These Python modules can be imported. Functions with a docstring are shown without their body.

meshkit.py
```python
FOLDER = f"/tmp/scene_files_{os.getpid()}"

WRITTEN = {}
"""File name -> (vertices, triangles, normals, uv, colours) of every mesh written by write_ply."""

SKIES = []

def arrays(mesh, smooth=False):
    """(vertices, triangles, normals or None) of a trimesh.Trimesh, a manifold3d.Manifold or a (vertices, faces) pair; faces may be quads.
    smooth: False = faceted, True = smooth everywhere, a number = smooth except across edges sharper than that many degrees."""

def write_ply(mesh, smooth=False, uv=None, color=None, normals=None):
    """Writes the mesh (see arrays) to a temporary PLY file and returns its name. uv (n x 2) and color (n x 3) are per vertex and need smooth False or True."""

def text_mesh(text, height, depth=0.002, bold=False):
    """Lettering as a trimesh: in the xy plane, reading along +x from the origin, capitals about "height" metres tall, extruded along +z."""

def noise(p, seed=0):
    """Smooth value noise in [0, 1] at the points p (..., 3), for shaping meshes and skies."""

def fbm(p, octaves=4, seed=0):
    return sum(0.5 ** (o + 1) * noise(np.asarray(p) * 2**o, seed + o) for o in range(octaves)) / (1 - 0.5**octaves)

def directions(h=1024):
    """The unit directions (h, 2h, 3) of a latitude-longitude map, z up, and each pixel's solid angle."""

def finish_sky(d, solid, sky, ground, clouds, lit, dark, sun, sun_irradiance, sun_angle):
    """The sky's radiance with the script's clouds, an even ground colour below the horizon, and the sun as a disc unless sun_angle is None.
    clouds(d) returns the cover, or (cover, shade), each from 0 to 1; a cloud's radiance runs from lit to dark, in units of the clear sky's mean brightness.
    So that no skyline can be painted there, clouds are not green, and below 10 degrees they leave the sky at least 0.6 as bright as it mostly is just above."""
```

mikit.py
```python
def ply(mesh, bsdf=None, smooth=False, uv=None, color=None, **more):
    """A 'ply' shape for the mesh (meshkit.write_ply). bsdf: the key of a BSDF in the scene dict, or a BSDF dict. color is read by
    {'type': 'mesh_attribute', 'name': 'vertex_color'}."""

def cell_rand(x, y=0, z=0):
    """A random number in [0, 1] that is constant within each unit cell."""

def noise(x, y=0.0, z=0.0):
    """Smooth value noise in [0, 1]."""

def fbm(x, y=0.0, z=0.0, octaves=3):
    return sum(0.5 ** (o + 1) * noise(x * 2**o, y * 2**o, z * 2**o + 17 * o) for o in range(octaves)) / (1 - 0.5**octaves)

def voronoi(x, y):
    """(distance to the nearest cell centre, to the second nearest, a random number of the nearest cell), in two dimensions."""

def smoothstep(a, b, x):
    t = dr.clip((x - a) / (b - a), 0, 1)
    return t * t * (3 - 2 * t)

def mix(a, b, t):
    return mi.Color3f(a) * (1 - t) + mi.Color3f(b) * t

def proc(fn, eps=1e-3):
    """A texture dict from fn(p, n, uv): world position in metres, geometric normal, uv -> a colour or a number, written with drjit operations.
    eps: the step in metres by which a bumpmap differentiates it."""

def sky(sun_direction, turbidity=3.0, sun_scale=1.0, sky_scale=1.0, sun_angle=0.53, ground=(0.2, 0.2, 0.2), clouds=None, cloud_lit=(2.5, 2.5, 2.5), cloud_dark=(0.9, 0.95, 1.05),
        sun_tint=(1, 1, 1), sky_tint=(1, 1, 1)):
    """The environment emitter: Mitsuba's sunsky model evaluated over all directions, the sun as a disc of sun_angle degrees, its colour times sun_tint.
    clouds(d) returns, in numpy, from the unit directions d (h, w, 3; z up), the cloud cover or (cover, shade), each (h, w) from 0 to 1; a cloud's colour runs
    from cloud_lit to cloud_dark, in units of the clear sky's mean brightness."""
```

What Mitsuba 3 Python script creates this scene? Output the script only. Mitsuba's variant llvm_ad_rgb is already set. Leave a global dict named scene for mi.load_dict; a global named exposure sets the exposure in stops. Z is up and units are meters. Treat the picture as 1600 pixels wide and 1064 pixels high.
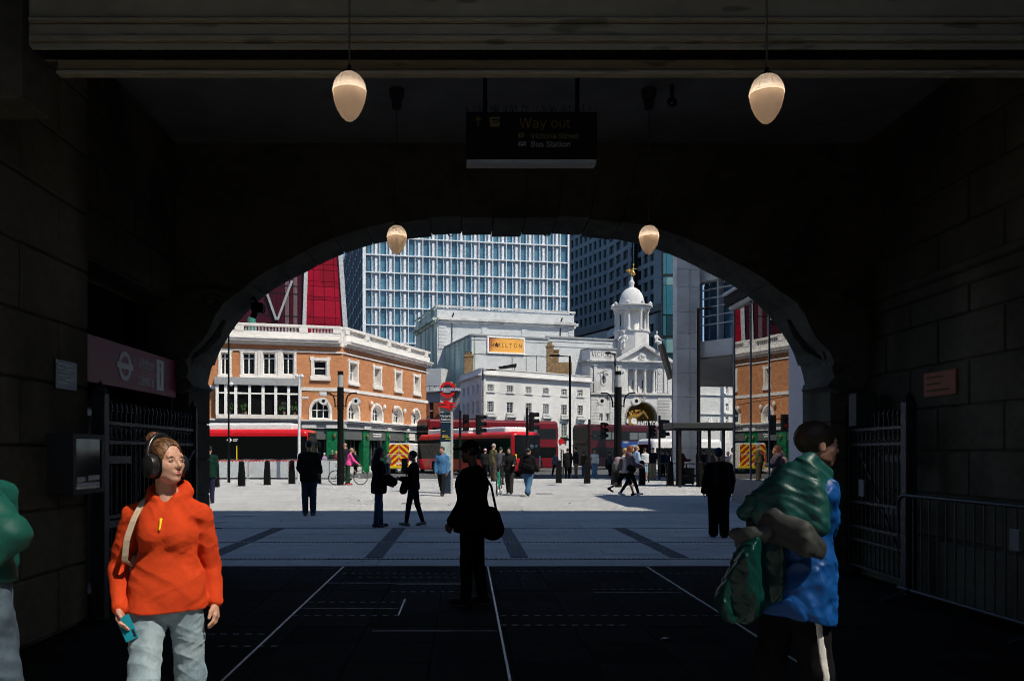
import math, random
import numpy as np
import trimesh, shapely
import shapely.geometry as sg
from shapely import affinity
import drjit as dr
import mitsuba as mi
import mikit, meshkit
from mikit import proc, noise, fbm, voronoi, cell_rand, smoothstep, mix

# ------------------------------------------------------------------ camera, sky, exposure
T = mi.ScalarTransform4f
scene, labels = {}, {}
CH, FPX, VX, VY = 1.53, 1250.0, 727.0, 706.0      # eye height; focal length and vanishing point measured on the photograph
scene['camera'] = {'type': 'perspective', 'fov': 2 * math.degrees(math.atan(800 / FPX)), 'fov_axis': 'x',
                   'principal_point_offset_x': (800 - VX) / 1600, 'principal_point_offset_y': -(VY - 532) / 1063.0,
                   'near_clip': 0.05, 'far_clip': 2000.0,
                   'to_world': T().look_at([0, 0, CH], [0, 10, CH], [0, 0, 1])}
AZ, EL = math.radians(46), math.radians(53)
SUN = [math.sin(AZ) * math.cos(EL), -math.cos(AZ) * math.cos(EL), math.sin(EL)]
scene['sky'] = mikit.sky(SUN, turbidity=3, sun_scale=1.0, sky_scale=1.0, ground=(.2, .2, .2), sun_tint=(.90, 1.0, 1.12))
exposure = 1.72

# ------------------------------------------------------------------ helpers
rnd = random.Random(7)
nrg = np.random.default_rng(11)
used = {}
PI = math.pi


def at(px, py, d):
    """world point seen at a photograph pixel, at distance d along the passage"""
    return np.array([(px - VX) * d / FPX, d, CH + (VY - py) * d / FPX])


def gd(py):
    return CH * FPX / (py - VY)


def key_for(name, parent=None):
    base = name if parent is None else parent + '__' + name
    n = used.get(base, 0)
    used[base] = n + 1
    return base if n == 0 else '%s_%03d' % (base, n)


def info(key, label=None, cat=None, group=None, kind=None):
    d = labels.setdefault(key, {})
    for k, v in (('label', label), ('category', cat), ('group', group), ('kind', kind)):
        if v:
            d[k] = v
    if not d:
        labels.pop(key)
    return key


def thing(name, label, cat, group=None):
    return info(key_for(name), label, cat, group)


class MB:
    """collects simple solids into one mesh"""

    def __init__(s):
        s.v, s.f, s.n = [], [], 0

    def add(s, v, f):
        v = np.asarray(v, float)
        f = np.asarray(f, int)
        if f.shape[1] == 4:
            f = np.vstack([f[:, [0, 1, 2]], f[:, [0, 2, 3]]])
        s.v.append(v)
        s.f.append(f + s.n)
        s.n += len(v)
        return s

    def tm(s, m):
        return s.add(m.vertices, m.faces)

    BF = np.array([[0, 3, 2, 1], [4, 5, 6, 7], [0, 1, 5, 4], [1, 2, 6, 5], [2, 3, 7, 6], [3, 0, 4, 7]])

    def hexa(s, p):
        """8 corners: bottom ring then top ring, counterclockwise from above"""
        return s.add(p, s.BF)

    def box(s, x0, x1, y0, y1, z0, z1):
        return s.hexa([(x0, y0, z0), (x1, y0, z0), (x1, y1, z0), (x0, y1, z0), (x0, y0, z1), (x1, y0, z1), (x1, y1, z1), (x0, y1, z1)])

    def cbox(s, x0, x1, y0, y1, z0, z1, c=0.01):
        """box with chamfered edges"""
        m = hull_pts([(x, y, z) for a in range(3) for x in ((x0, x1) if a == 0 else (x0 + c, x1 - c)) for y in ((y0, y1) if a == 1 else (y0 + c, y1 - c)) for z in ((z0, z1) if a == 2 else (z0 + c, z1 - c))])
        return s.tm(m)

    def tube(s, pts, r, sides=8, cap=True):
        p = np.asarray(pts, float)
        r = np.broadcast_to(np.asarray(r, float), (len(p),))
        t = np.gradient(p, axis=0)
        t /= np.linalg.norm(t, axis=1, keepdims=True) + 1e-12
        ref = np.array([0, 0, 1.0]) if abs(t[:, 2]).mean() < .8 else np.array([1.0, 0, 0])
        a = np.cross(t, ref)
        a /= np.linalg.norm(a, axis=1, keepdims=True) + 1e-12
        b = np.cross(t, a)
        an = np.arange(sides) * 2 * PI / sides
        v = (p[:, None] + r[:, None, None] * (np.cos(an)[None, :, None] * a[:, None] + np.sin(an)[None, :, None] * b[:, None])).reshape(-1, 3)
        f = []
        for i in range(len(p) - 1):
            for j in range(sides):
                k = (j + 1) % sides
                f.append((i * sides + j, i * sides + k, (i + 1) * sides + k, (i + 1) * sides + j))
        s.add(v, f)
        if cap:
            for i, rev in ((0, True), (len(p) - 1, False)):
                ring = v[i * sides:(i + 1) * sides]
                vv = np.vstack([ring, p[i:i + 1]])
                s.add(vv, [((j, sides, (j + 1) % sides) if not rev else ((j + 1) % sides, sides, j)) for j in range(sides)])
        return s

    def lathe(s, prof, c=(0, 0, 0), seg=20):
        """prof: (radius, height) from bottom to top"""
        pr = np.asarray(prof, float)
        an = np.arange(seg) * 2 * PI / seg
        v = np.stack([pr[:, None, 0] * np.cos(an) + c[0], pr[:, None, 0] * np.sin(an) + c[1], np.broadcast_to(pr[:, None, 1] + c[2], (len(pr), seg))], -1).reshape(-1, 3)
        f = [(i * seg + j, i * seg + (j + 1) % seg, (i + 1) * seg + (j + 1) % seg, (i + 1) * seg + j) for i in range(len(pr) - 1) for j in range(seg)]
        s.add(v, f)
        for i, rev in ((0, True), (len(pr) - 1, False)):
            if pr[i, 0] > 1e-6:
                ring = np.vstack([v[i * seg:(i + 1) * seg], [[c[0], c[1], pr[i, 1] + c[2]]]])
                s.add(ring, [((j, (j + 1) % seg, seg) if not rev else ((j + 1) % seg, j, seg)) for j in range(seg)])
        return s

    def ball(s, c, r, sub=2):
        m = trimesh.creation.icosphere(sub)
        return s.add(np.asarray(m.vertices) * np.asarray(r) + np.asarray(c), m.faces)

    def get(s):
        return np.vstack(s.v), np.vstack(s.f)


def hull_pts(p):
    return trimesh.convex.convex_hull(np.asarray(p, float))


def rbox(x0, x1, y0, y1, z0, z1, r, seg=3):
    """box with rounded edges"""
    s = trimesh.creation.icosphere(seg - 1)
    p = [np.asarray(s.vertices) * r + (x, y, z) for x in (x0 + r, x1 - r) for y in (y0 + r, y1 - r) for z in (z0 + r, z1 - r)]
    return hull_pts(np.vstack(p))


def mv(m, M):
    v, f = m.get() if isinstance(m, MB) else (np.asarray(m.vertices), np.asarray(m.faces)) if hasattr(m, 'vertices') else m
    M = np.asarray(M, float)
    return v @ M[:3, :3].T + M[:3, 3], f


def mat4(x=0, y=0, z=0, rz=0, s=1.0):
    c, n = math.cos(rz), math.sin(rz)
    return np.array([[c * s, -n * s, 0, x], [n * s, c * s, 0, y], [0, 0, s, z], [0, 0, 0, 1.0]])


def part(parent, name, mesh, bsdf, smooth=False, M=None, label=None, kind=None, cat=None, group=None, **more):
    key = key_for(name, parent)
    if isinstance(mesh, dict):
        d = dict(mesh)
        d['bsdf'] = {'type': 'ref', 'id': bsdf}
        if M is not None:
            d['to_world'] = T(M)
    else:
        if isinstance(mesh, MB):
            mesh = mesh.get()
        if M is not None:
            mesh = mv(mesh, M)
        d = mikit.ply(mesh, bsdf, smooth=smooth, **more)
    scene[key] = d
    return info(key, label, cat, group, kind)


class Fr:
    """facade frame: o origin on the ground line, u along the facade, n outwards"""

    def __init__(s, o, e):
        s.o = np.array([o[0], o[1], 0.0])
        d = np.array([e[0] - o[0], e[1] - o[1], 0.0])
        s.L = float(np.linalg.norm(d))
        s.u = d / s.L
        s.n = np.array([s.u[1], -s.u[0], 0.0])       # to the camera side when u runs to the right
        s.z = np.array([0, 0, 1.0])

    def pt(s, u, z, n=0.0):
        return s.o + s.u * u + s.n * n + s.z * z

    def M(s):
        m = np.eye(4)
        m[:3, 0], m[:3, 1], m[:3, 2], m[:3, 3] = s.u, s.z, s.n, s.o    # local (u, z, n): right handed
        return m

    def map(s, m):
        return mv(m, s.M())

    def box(s, mb, u0, u1, z0, z1, n0, n1):
        p = [s.pt(u, z, n) for z in (z0, z1) for (u, n) in ((u0, n1), (u1, n1), (u1, n0), (u0, n0))]
        return mb.hexa(p)

    def ext(s, poly, n0, n1):
        """polygon in (u, z) extruded from n0 to n1"""
        polys = [g for g in getattr(poly, 'geoms', [poly]) if g.area > 1e-7]
        m = [trimesh.creation.extrude_polygon(g, n1 - n0, engine='earcut') for g in polys]
        m = trimesh.util.concatenate(m)
        m.apply_translation((0, 0, n0))
        return s.map(m)

    def u_of_px(s, px):
        """u where the vertical line through px meets the facade plane"""
        k = (px - VX) / FPX
        return (k * s.o[1] - s.o[0]) / (s.u[0] - k * s.u[1])

    def z_of(s, px, py):
        p = s.pt(s.u_of_px(px), 0)
        return CH + (VY - py) * p[1] / FPX


def text_on(fr, txt, h, u, z, n, bold=False, depth=.004, center=True, wide=1.0):
    m = meshkit.text_mesh(txt, h, depth, bold)
    v = np.array(m.vertices)
    v[:, 0] *= wide
    if center:
        v[:, 0] -= (v[:, 0].min() + v[:, 0].max()) / 2
    v += (u, z, n)
    return fr.map((v, np.array(m.faces)))


def circle(cx, cy, r, n=32, a0=0, a1=2 * PI):
    a = np.linspace(a0, a1, n)
    return [(cx + r * math.cos(t), cy + r * math.sin(t)) for t in a]


def arch_poly(u0, u1, z0, zs, n=16, rise=None):
    """window opening with a round head springing at zs"""
    r = (u1 - u0) / 2
    rise = r if rise is None else rise
    c = (u0 + u1) / 2
    return sg.Polygon([(u0, z0), (u1, z0)] + [(c + r * math.cos(t), zs + rise * math.sin(t)) for t in np.linspace(0, PI, n)])


def R(u0, u1, z0, z1):
    return sg.box(u0, z0, u1, z1)


# ------------------------------------------------------------------ materials
def mat(name, color, rough=.8, spec=.3, metal=0.0, **more):
    c = color if isinstance(color, dict) else {'type': 'rgb', 'value': list(map(float, color))}
    b = {'type': 'principled', 'base_color': c, 'roughness': rough, 'specular': spec, 'metallic': metal, **more}
    scene[name] = {'type': 'twosided', 'bsdf': b}
    return name


def bumped(name, fn, scale, eps=1e-3):
    b = scene[name]['bsdf']
    scene[name] = {'type': 'twosided', 'bsdf': {'type': 'bumpmap', 'arbitrary': proc(fn, eps), 'scale': scale, 'bsdf': b}}
    return name


def mottled(a, b, f=1.0, g=8.0, lo=.35, hi=.65):
    """two tones mixed by noise of two sizes"""
    def fn(p, n, uv):
        t = .6 * fbm(p.x * f, p.y * f, p.z * f) + .4 * fbm(p.x * g, p.y * g, p.z * g)
        return mix(a, b, smoothstep(lo, hi, t))
    return proc(fn)


def sooty(p, n, uv):
    t = fbm(p.x * .9, p.y * .9, p.z * .5, octaves=4)
    s = fbm(p.x * 14, p.y * 14, p.z * 14)
    r = noise(p.x * 5, p.y * 5, p.z * .35)
    c = mix((.125, .110, .080), (.06, .053, .040), smoothstep(.35, .68, t))
    return c * (.75 + .5 * s) * (.8 + .3 * r)


mat('m_stone', proc(sooty), .9, .05)
mat('m_arch_stone', proc(lambda p, n, uv: mix((.23, .205, .155), (.12, .108, .085), smoothstep(.35, .68, fbm(p.x * .9, p.y * .9, p.z * .7, octaves=4))) * (.8 + .4 * fbm(p.x * 12, p.y * 12, p.z * 12))), .9, .05)
bumped('m_stone', lambda p, n, uv: fbm(p.x * 25, p.y * 25, p.z * 25), .006)
mat('m_beam', proc(lambda p, n, uv: mix((.34, .30, .215), (.28, .245, .175), smoothstep(.3, .7, fbm(p.x * 1.1, p.y * 3, p.z * 2))) * (.85 + .25 * fbm(p.x * 12, p.y * 9, p.z * 14)) * (1 - .45 * smoothstep(.66, .74, fbm(p.x * 2.2, p.y, p.z * 9)))), .8, .2)
mat('m_ceiling', mottled((.22, .225, .23), (.16, .165, .17), .8, 4), .9, .1)
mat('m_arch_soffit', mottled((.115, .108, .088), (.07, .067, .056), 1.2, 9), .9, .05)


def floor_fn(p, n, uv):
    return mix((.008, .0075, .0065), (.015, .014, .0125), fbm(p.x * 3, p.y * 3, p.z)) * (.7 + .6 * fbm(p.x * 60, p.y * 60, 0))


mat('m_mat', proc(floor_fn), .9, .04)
mat('m_metal_strip', (.36, .35, .33), .4, .5, .6)
mat('m_rib_strip', (.10, .10, .095), .45, .4, .5)
mat('m_slab', proc(lambda p, n, uv: mix((.30, .30, .295), (.345, .342, .335), fbm(p.x * .35, p.y * .8, 0)) * (.86 + .28 * fbm(p.x * 22, p.y * 22, 0)) * (.9 + .2 * cell_rand(dr.floor(p.x / 1.2 + .37 * dr.floor(p.y / .6)), dr.floor(p.y / .6)))), .75, .25)  # same paving as the plaza, made paler to lift the shaded part


def plaza_fn(p, n, uv):
    row = dr.floor(p.y / .6)
    u = p.x / 1.2 + .37 * row
    fu, fv = u - dr.floor(u), p.y / .6 - row
    joint = dr.maximum(smoothstep(.985, .998, dr.maximum(fu, 1 - fu)), smoothstep(.97, .995, dr.maximum(fv, 1 - fv)))
    tone = .94 + .12 * cell_rand(dr.floor(u), row)
    c = mix((.255, .257, .257), (.305, .304, .30), fbm(p.x * .35, p.y * .8, 0)) * tone * (.96 + .08 * fbm(p.x * 12, p.y * 12, 0))
    blot = smoothstep(.6, .75, fbm(p.x * .9, p.y * .4, 3))
    return c * (1 - .14 * joint) * (1 - .12 * blot)


mat('m_plaza', proc(plaza_fn), .8, .2)
mat('m_strip_dark', (.05, .055, .06), .7, .3)
mat('m_road', proc(lambda p, n, uv: mix((.05, .052, .056), (.075, .075, .078), fbm(p.x * .5, p.y * .5, 0)) * (.8 + .4 * fbm(p.x * 30, p.y * 30, 0))), .85, .2)
mat('m_kerb', (.36, .35, .33), .8)
mat('m_line', (.7, .7, .66), .8)
mat('m_iron', proc(lambda p, n, uv: mix((.004, .0042, .0045), (.009, .009, .009), fbm(p.x * 9, p.y * 9, p.z * 9))), .65, .08)
mat('m_gate', (.022, .023, .024), .5, .3)
mat('m_black', (.005, .005, .0055), .5, .3)
mat('m_black_matte', (.006, .006, .0065), .9, .1)
mat('m_steel', (.5, .5, .5), .35, .5, .9)
mat('m_galv', mottled((.36, .38, .39), (.46, .47, .48), 1.5, 9), .5, .4, .3)
mat('m_white_paint', (.8, .8, .78), .5, .4)
mat('m_white_plastic', (.7, .7, .7), .4, .4)
mat('m_stucco', proc(lambda p, n, uv: mix((.67, .665, .65), (.59, .585, .57), smoothstep(.45, .75, fbm(p.x * .5, p.y * .5, p.z * .25))) * (.95 + .08 * fbm(p.x * 4, p.y * 4, p.z * 2))), .8, .2)
mat('m_white_stone', proc(lambda p, n, uv: mix((.62, .615, .605), (.46, .455, .445), smoothstep(.45, .75, fbm(p.x * .8, p.y * .8, p.z * .35))) * (.93 + .1 * fbm(p.x * 6, p.y * 6, p.z * 6))), .8, .2)
mat('m_trim', mottled((.76, .735, .70), (.68, .655, .62), .5, 5), .75, .2)
mat('m_patina', proc(lambda p, n, uv: mix((.54, .63, .54), (.24, .34, .28), smoothstep(.35, .7, fbm((p.x + p.y) * 1.6, 0, p.z * .10))) * (.85 + .25 * fbm((p.x + p.y) * 6, 1, p.z * .5))), .8, .2)
mat('m_rear_white', mottled((.58, .595, .605), (.50, .52, .53), .25, 2), .85, .15)
mat('m_lead', mottled((.26, .27, .28), (.34, .35, .36), .6, 5), .6, .3)


def brick_fn(p, n, uv):
    h = p.x * .82 + p.y * .57
    row = dr.floor(p.z / .15)
    t = .35 + .5 * cell_rand(dr.floor(h / .3 + .5 * row), row, 2)
    s = fbm(p.x * .35, p.y * .35, p.z * .25)
    c = mix((.56, .265, .13), (.42, .18, .085), t)
    return c * (.82 + .36 * s)


mat('m_brick', proc(brick_fn), .9, .15)
mat('m_brick_old', proc(lambda p, n, uv: mix((.32, .22, .12), (.17, .11, .06), cell_rand(dr.floor((p.x + p.y) / .25 + .5 * dr.floor(p.z / .12)), dr.floor(p.z / .12)))), .9, .1)
mat('m_green_tile', proc(lambda p, n, uv: mix((.008, .16, .065), (.004, .09, .035), cell_rand(dr.floor((p.x * .8 + p.y * .6) / .2), dr.floor(p.z / .2)))), .25, .6)
mat('m_fascia', (.10, .115, .115), .5, .3)
mat('m_dark_glass', (.012, .016, .018), .06, .6)
mat('m_shop_glass', (.008, .009, .01), .15, .5)
mat('m_tower_glass', proc(lambda p, n, uv: mix((.04, .125, .185), (.065, .18, .255), cell_rand(dr.floor(p.x / 1.5), dr.floor(p.z / 3.7))) * (.85 + .3 * noise(p.x * .4, p.z * .25))), .08, .7)
mat('m_tower_white', (.72, .75, .78), .5, .4)
mat('m_tower_grey', (.33, .38, .43), .5, .4)
mat('m_tower_side', (.06, .085, .11), .3, .5)  # dark blue holds the shade of the tower side face
mat('m_red_glass', proc(lambda p, n, uv: mix((.30, .002, .016), (.22, .003, .013), smoothstep(.4, .7, noise(p.x * .5 + p.z * .1, p.z * .35)))), .2, .2)
mat('m_red_dark', (.045, .003, .009), .3, .2)
mat('m_grey_panel', (.45, .46, .47), .6, .3)
mat('m_dtower', mottled((.15, .19, .21), (.19, .23, .25), .15, 2), .7, .3)
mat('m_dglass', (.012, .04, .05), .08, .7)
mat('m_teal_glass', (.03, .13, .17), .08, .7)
mat('m_concrete', proc(lambda p, n, uv: mix((.56, .545, .53), (.43, .42, .41), smoothstep(.35, .7, fbm(p.x * .5, p.y * .5, p.z * .7))) * (.9 + .2 * fbm(p.x * 7, p.y * 7, p.z * 7))), .85, .2)
mat('m_soffit_panel', (.16, .165, .17), .5, .3)
scene['m_window_clear'] = {'type': 'thindielectric', 'int_ior': 1.5}
scene['m_mirror'] = {'type': 'twosided', 'bsdf': {'type': 'conductor', 'material': 'none', 'specular_reflectance': {'type': 'rgb', 'value': [.40, .40, .39]}}}
mat('m_bus_red', (.55, .006, .010), .28, .5, clearcoat=.6, clearcoat_gloss=.9)
mat('m_bus_dark_red', (.05, .002, .005), .4, .4)
mat('m_bus_mid_red', (.13, .003, .008), .35, .4)
mat('m_bus_glass', (.005, .006, .006), .12, .25)
mat('m_tyre', (.02, .02, .02), .9, .1)
mat('m_yellow', (.85, .62, .02), .5, .3)
mat('m_chevron_red', (.55, .03, .015), .5, .3)
mat('m_sign_red', (.65, .015, .02), .5, .3)
mat('m_sign_blue', (.03, .05, .25), .5, .3)
mat('m_navy', (.012, .028, .055), .35, .4)
mat('m_map', mottled((.40, .52, .48), (.55, .62, .60), 3, 9), .5, .3)
mat('m_gold', (.80, .48, .12), .3, .5, .9)
mat('m_lamp_red', (.8, .03, .02), .4, .4, emissive={'type': 'rgb', 'value': [0, 0, 0]}) if False else mat('m_lamp_off', (.02, .02, .02), .3, .5)
mat('m_maroon_sign', (.20, .022, .045), .5, .3)
mat('m_sign_print', (.62, .62, .62), .6, .2)
mat('m_dim_print', (.20, .20, .20), .6, .2)
mat('m_dim_box', (.035, .036, .035), .6, .2)
mat('m_sign_yellow', (.09, .065, .012), .7, .1)
mat('m_plant', (.05, .13, .03), .7, .2)
# ------------------------------------------------------------------ the passage through the station building
XL, XR, DI, DO = -3.62, 5.02, 10.1, 10.9       # side walls; inner and outer face of the arch wall
CEIL = 5.42
AX = (791 - VX) * DO / FPX                       # the arch's middle
S_ = DO / FPX

# floor inside: dark mats with studs, thin metal strips
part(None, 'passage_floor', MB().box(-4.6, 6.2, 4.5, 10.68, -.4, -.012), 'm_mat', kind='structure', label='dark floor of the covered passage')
part(None, 'stand_floor', MB().box(-9, 12, -14, 4.497, -.4, -.004), 'm_plaza', kind='structure', label='unseen floor before the passage, pale to bounce sunlight onto the beam')  # out of view; pale so that sunlight bounces up to the beam
rows = np.arange(4.6, 10.6, .608)
pav = mikit.ply(MB().cbox(0, .6, 0, .6, -.03, 0, .004).get(), 'm_mat')


def stud_bump(p, n, uv):
    u, v = p.x / .075, p.y / .075
    a, b = u - dr.floor(u) - .5, v - dr.floor(v) - .5
    return smoothstep(.32, .2, dr.sqrt(a * a + b * b))


mat('m_stud_mat', proc(floor_fn), .85, .06)
bumped('m_stud_mat', stud_bump, .006, 2e-3)
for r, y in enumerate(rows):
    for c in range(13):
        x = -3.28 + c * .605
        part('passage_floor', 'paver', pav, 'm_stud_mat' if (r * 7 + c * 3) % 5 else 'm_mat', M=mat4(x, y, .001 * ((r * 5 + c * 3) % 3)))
for px0 in (537, 762, 1010):
    x = (px0 - VX) * 10.68 / FPX
    part('passage_floor', 'metal_strip', MB().box(x - .009, x + .009, 4.51, 10.66, -.01, .0065), 'm_metal_strip')
for (a, b, y, dash) in ((404, 530, 888, 1), (535, 722, 896, 1), (512, 720, 911, 0), (620, 720, 913, 0), (612, 722, 925, 1), (482, 630, 941, 1), (470, 622, 951, 0), (457, 620, 962, 1), (325, 422, 991, 1), (582, 778, 986, 0),
                        (1030, 1120, 896, 1), (927, 1065, 926, 0), (925, 1065, 921, 1), (782, 1122, 962, 1), (782, 975, 977, 1), (560, 722, 902, 1), (780, 1000, 893, 1), (340, 440, 1010, 1)):
    d = gd(y)
    x0, x1 = (a - VX) * d / FPX, (b - VX) * d / FPX
    m = MB()
    if dash:
        for x in np.arange(x0, x1, .105):
            m.box(x, x + .052, d - .008, d + .008, -.005, .0065)
    else:
        m.box(x0, x1, d - .009, d + .009, -.005, .0055)
    part('passage_floor', 'tactile_rib', m, 'm_rib_strip')
d0, d1 = gd(962), gd(936)
part('passage_floor', 'metal_strip', MB().hexa([((621 - VX) * d0 / FPX, d0, 0), ((621 - VX) * d0 / FPX + .015, d0, 0), ((632 - VX) * d1 / FPX + .015, d1, 0), ((632 - VX) * d1 / FPX, d1, 0)] + [((621 - VX) * d0 / FPX, d0, .006), ((621 - VX) * d0 / FPX + .015, d0, .006), ((632 - VX) * d1 / FPX + .015, d1, .006), ((632 - VX) * d1 / FPX, d1, .006)]), 'm_metal_strip')


# side walls of rusticated stone blocks on a backing wall
def block_wall(key, x_face, inward, y0, y1, z0, z1, seed, ch=.46, ln=1.05, skip=()):
    rr = random.Random(seed)
    k, z = 0, z0
    while z < z1 - .05:
        zt = min(z + ch, z1)
        y = y0 - (.5 * ln if k % 2 else 0)
        while y < y1:
            a, b = max(y, y0), min(y + ln, y1)
            if b - a > .06 and not any(a < s[1] and b > s[0] and z < s[3] and zt > s[2] for s in skip):
                pr = .035 + rr.uniform(-.004, .006)
                xa, xb = sorted((x_face - inward * .02, x_face + inward * pr))
                part(key, 'stone_block', MB().cbox(xa, xb, a + .008, b - .008, z + .009, zt - .009, .013), 'm_stone')
            y += ln
        z = zt
        k += 1


wr = thing('passage_wall', 'sooty rusticated stone side wall of the passage behind the crowd barrier and red plaque', 'wall')
part(wr, 'backing', MB().box(XR + .036, XR + .6, -14, DI, 0, CEIL + .5), 'm_stone')
block_wall(wr, XR + .036, -1, 6.4, DI - .003, .62, CEIL - .02, 5)
part(wr, 'plinth', MB().cbox(XR - .08, XR + .05, 5.2, DI - .003, 0, .6, .02), 'm_stone')
part(wr, 'string_course', MB().cbox(XR - .07, XR + .05, 5.2, DI - .003, 3.34, 3.44, .02).cbox(XR - .045, XR + .05, 5.2, DI - .003, 3.2, 3.34, .02), 'm_stone')

wl = thing('passage_wall', 'sooty stone side wall of the passage around the recessed doorway of the visitor office', 'wall')
part(wl, 'backing', MB().box(XL - .6, XL - .036, -14, 7.42, 0, CEIL + .5).box(XL - .6, XL - .036, 9.95, DI, 0, CEIL + .5).box(XL - .6, XL - .036, 7.42, 9.95, 3.4, CEIL + .5), 'm_stone')
block_wall(wl, XL - .036, 1, 5.0, 7.40, .02, CEIL - .02, 6, .5, .92)
block_wall(wl, XL - .036, 1, 7.43, 9.95, 3.42, CEIL - .02, 7, .48, .9)
# pier standing forward on the left
pl = thing('stone_pier', 'tall sooty stone pier at the left edge, carrying the poster case', 'pier')
part(pl, 'core', MB().box(XL + .05, -3.44, 4.4, 7.2, 0, CEIL - .004), 'm_stone')
block_wall(pl, -3.44, 1, 4.4, 7.2, .02, CEIL - .02, 16, .52, 1.15)
for k in range(10):
    z = .02 + k * .52
    if z < CEIL - .1:
        part(pl, 'stone_block', MB().cbox(XL + .06, -3.41, 7.19, 7.235, z + .009, min(z + .52, CEIL - .03) - .009, .013), 'm_stone')

# doorway of the visitor centre: dark glazed shop front in the recess
vc = thing('shop_front', 'dark glazed doorway of the visitor office under the maroon sign', 'shop front')
part(vc, 'pane', MB().box(XL - .5, XL - .48, 7.44, 9.94, .1, 2.0), 'm_shop_glass')
part(vc, 'upper_panel', MB().box(XL - .5, XL - .46, 7.44, 9.94, 2.02, 3.38), 'm_black_matte')
for q in ((7.44, 7.5, .0, 2.1), (8.66, 8.72, 0, 2.1), (9.88, 9.94, 0, 2.1), (7.5, 8.66, 1.92, 1.99)):
    part(vc, 'frame', MB().box(XL - .5, XL - .42, *q), 'm_galv')
part(vc, 'notice', MB().box(XL - .479, XL - .473, 7.7, 8.5, 1.25, 1.8), 'm_sign_print', label='pale notices behind the glass')
fvc = Fr((XL - .40, 7.44), (XL - .40, 9.94))
fvc.n = np.array([1.0, 0, 0])


def wall_frame(x, y0, y1):
    """frame on the left wall facing +x; u runs away from the camera"""
    f = Fr((x, y0), (x, y1))
    f.n = np.array([1.0, 0, 0])
    return f


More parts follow.
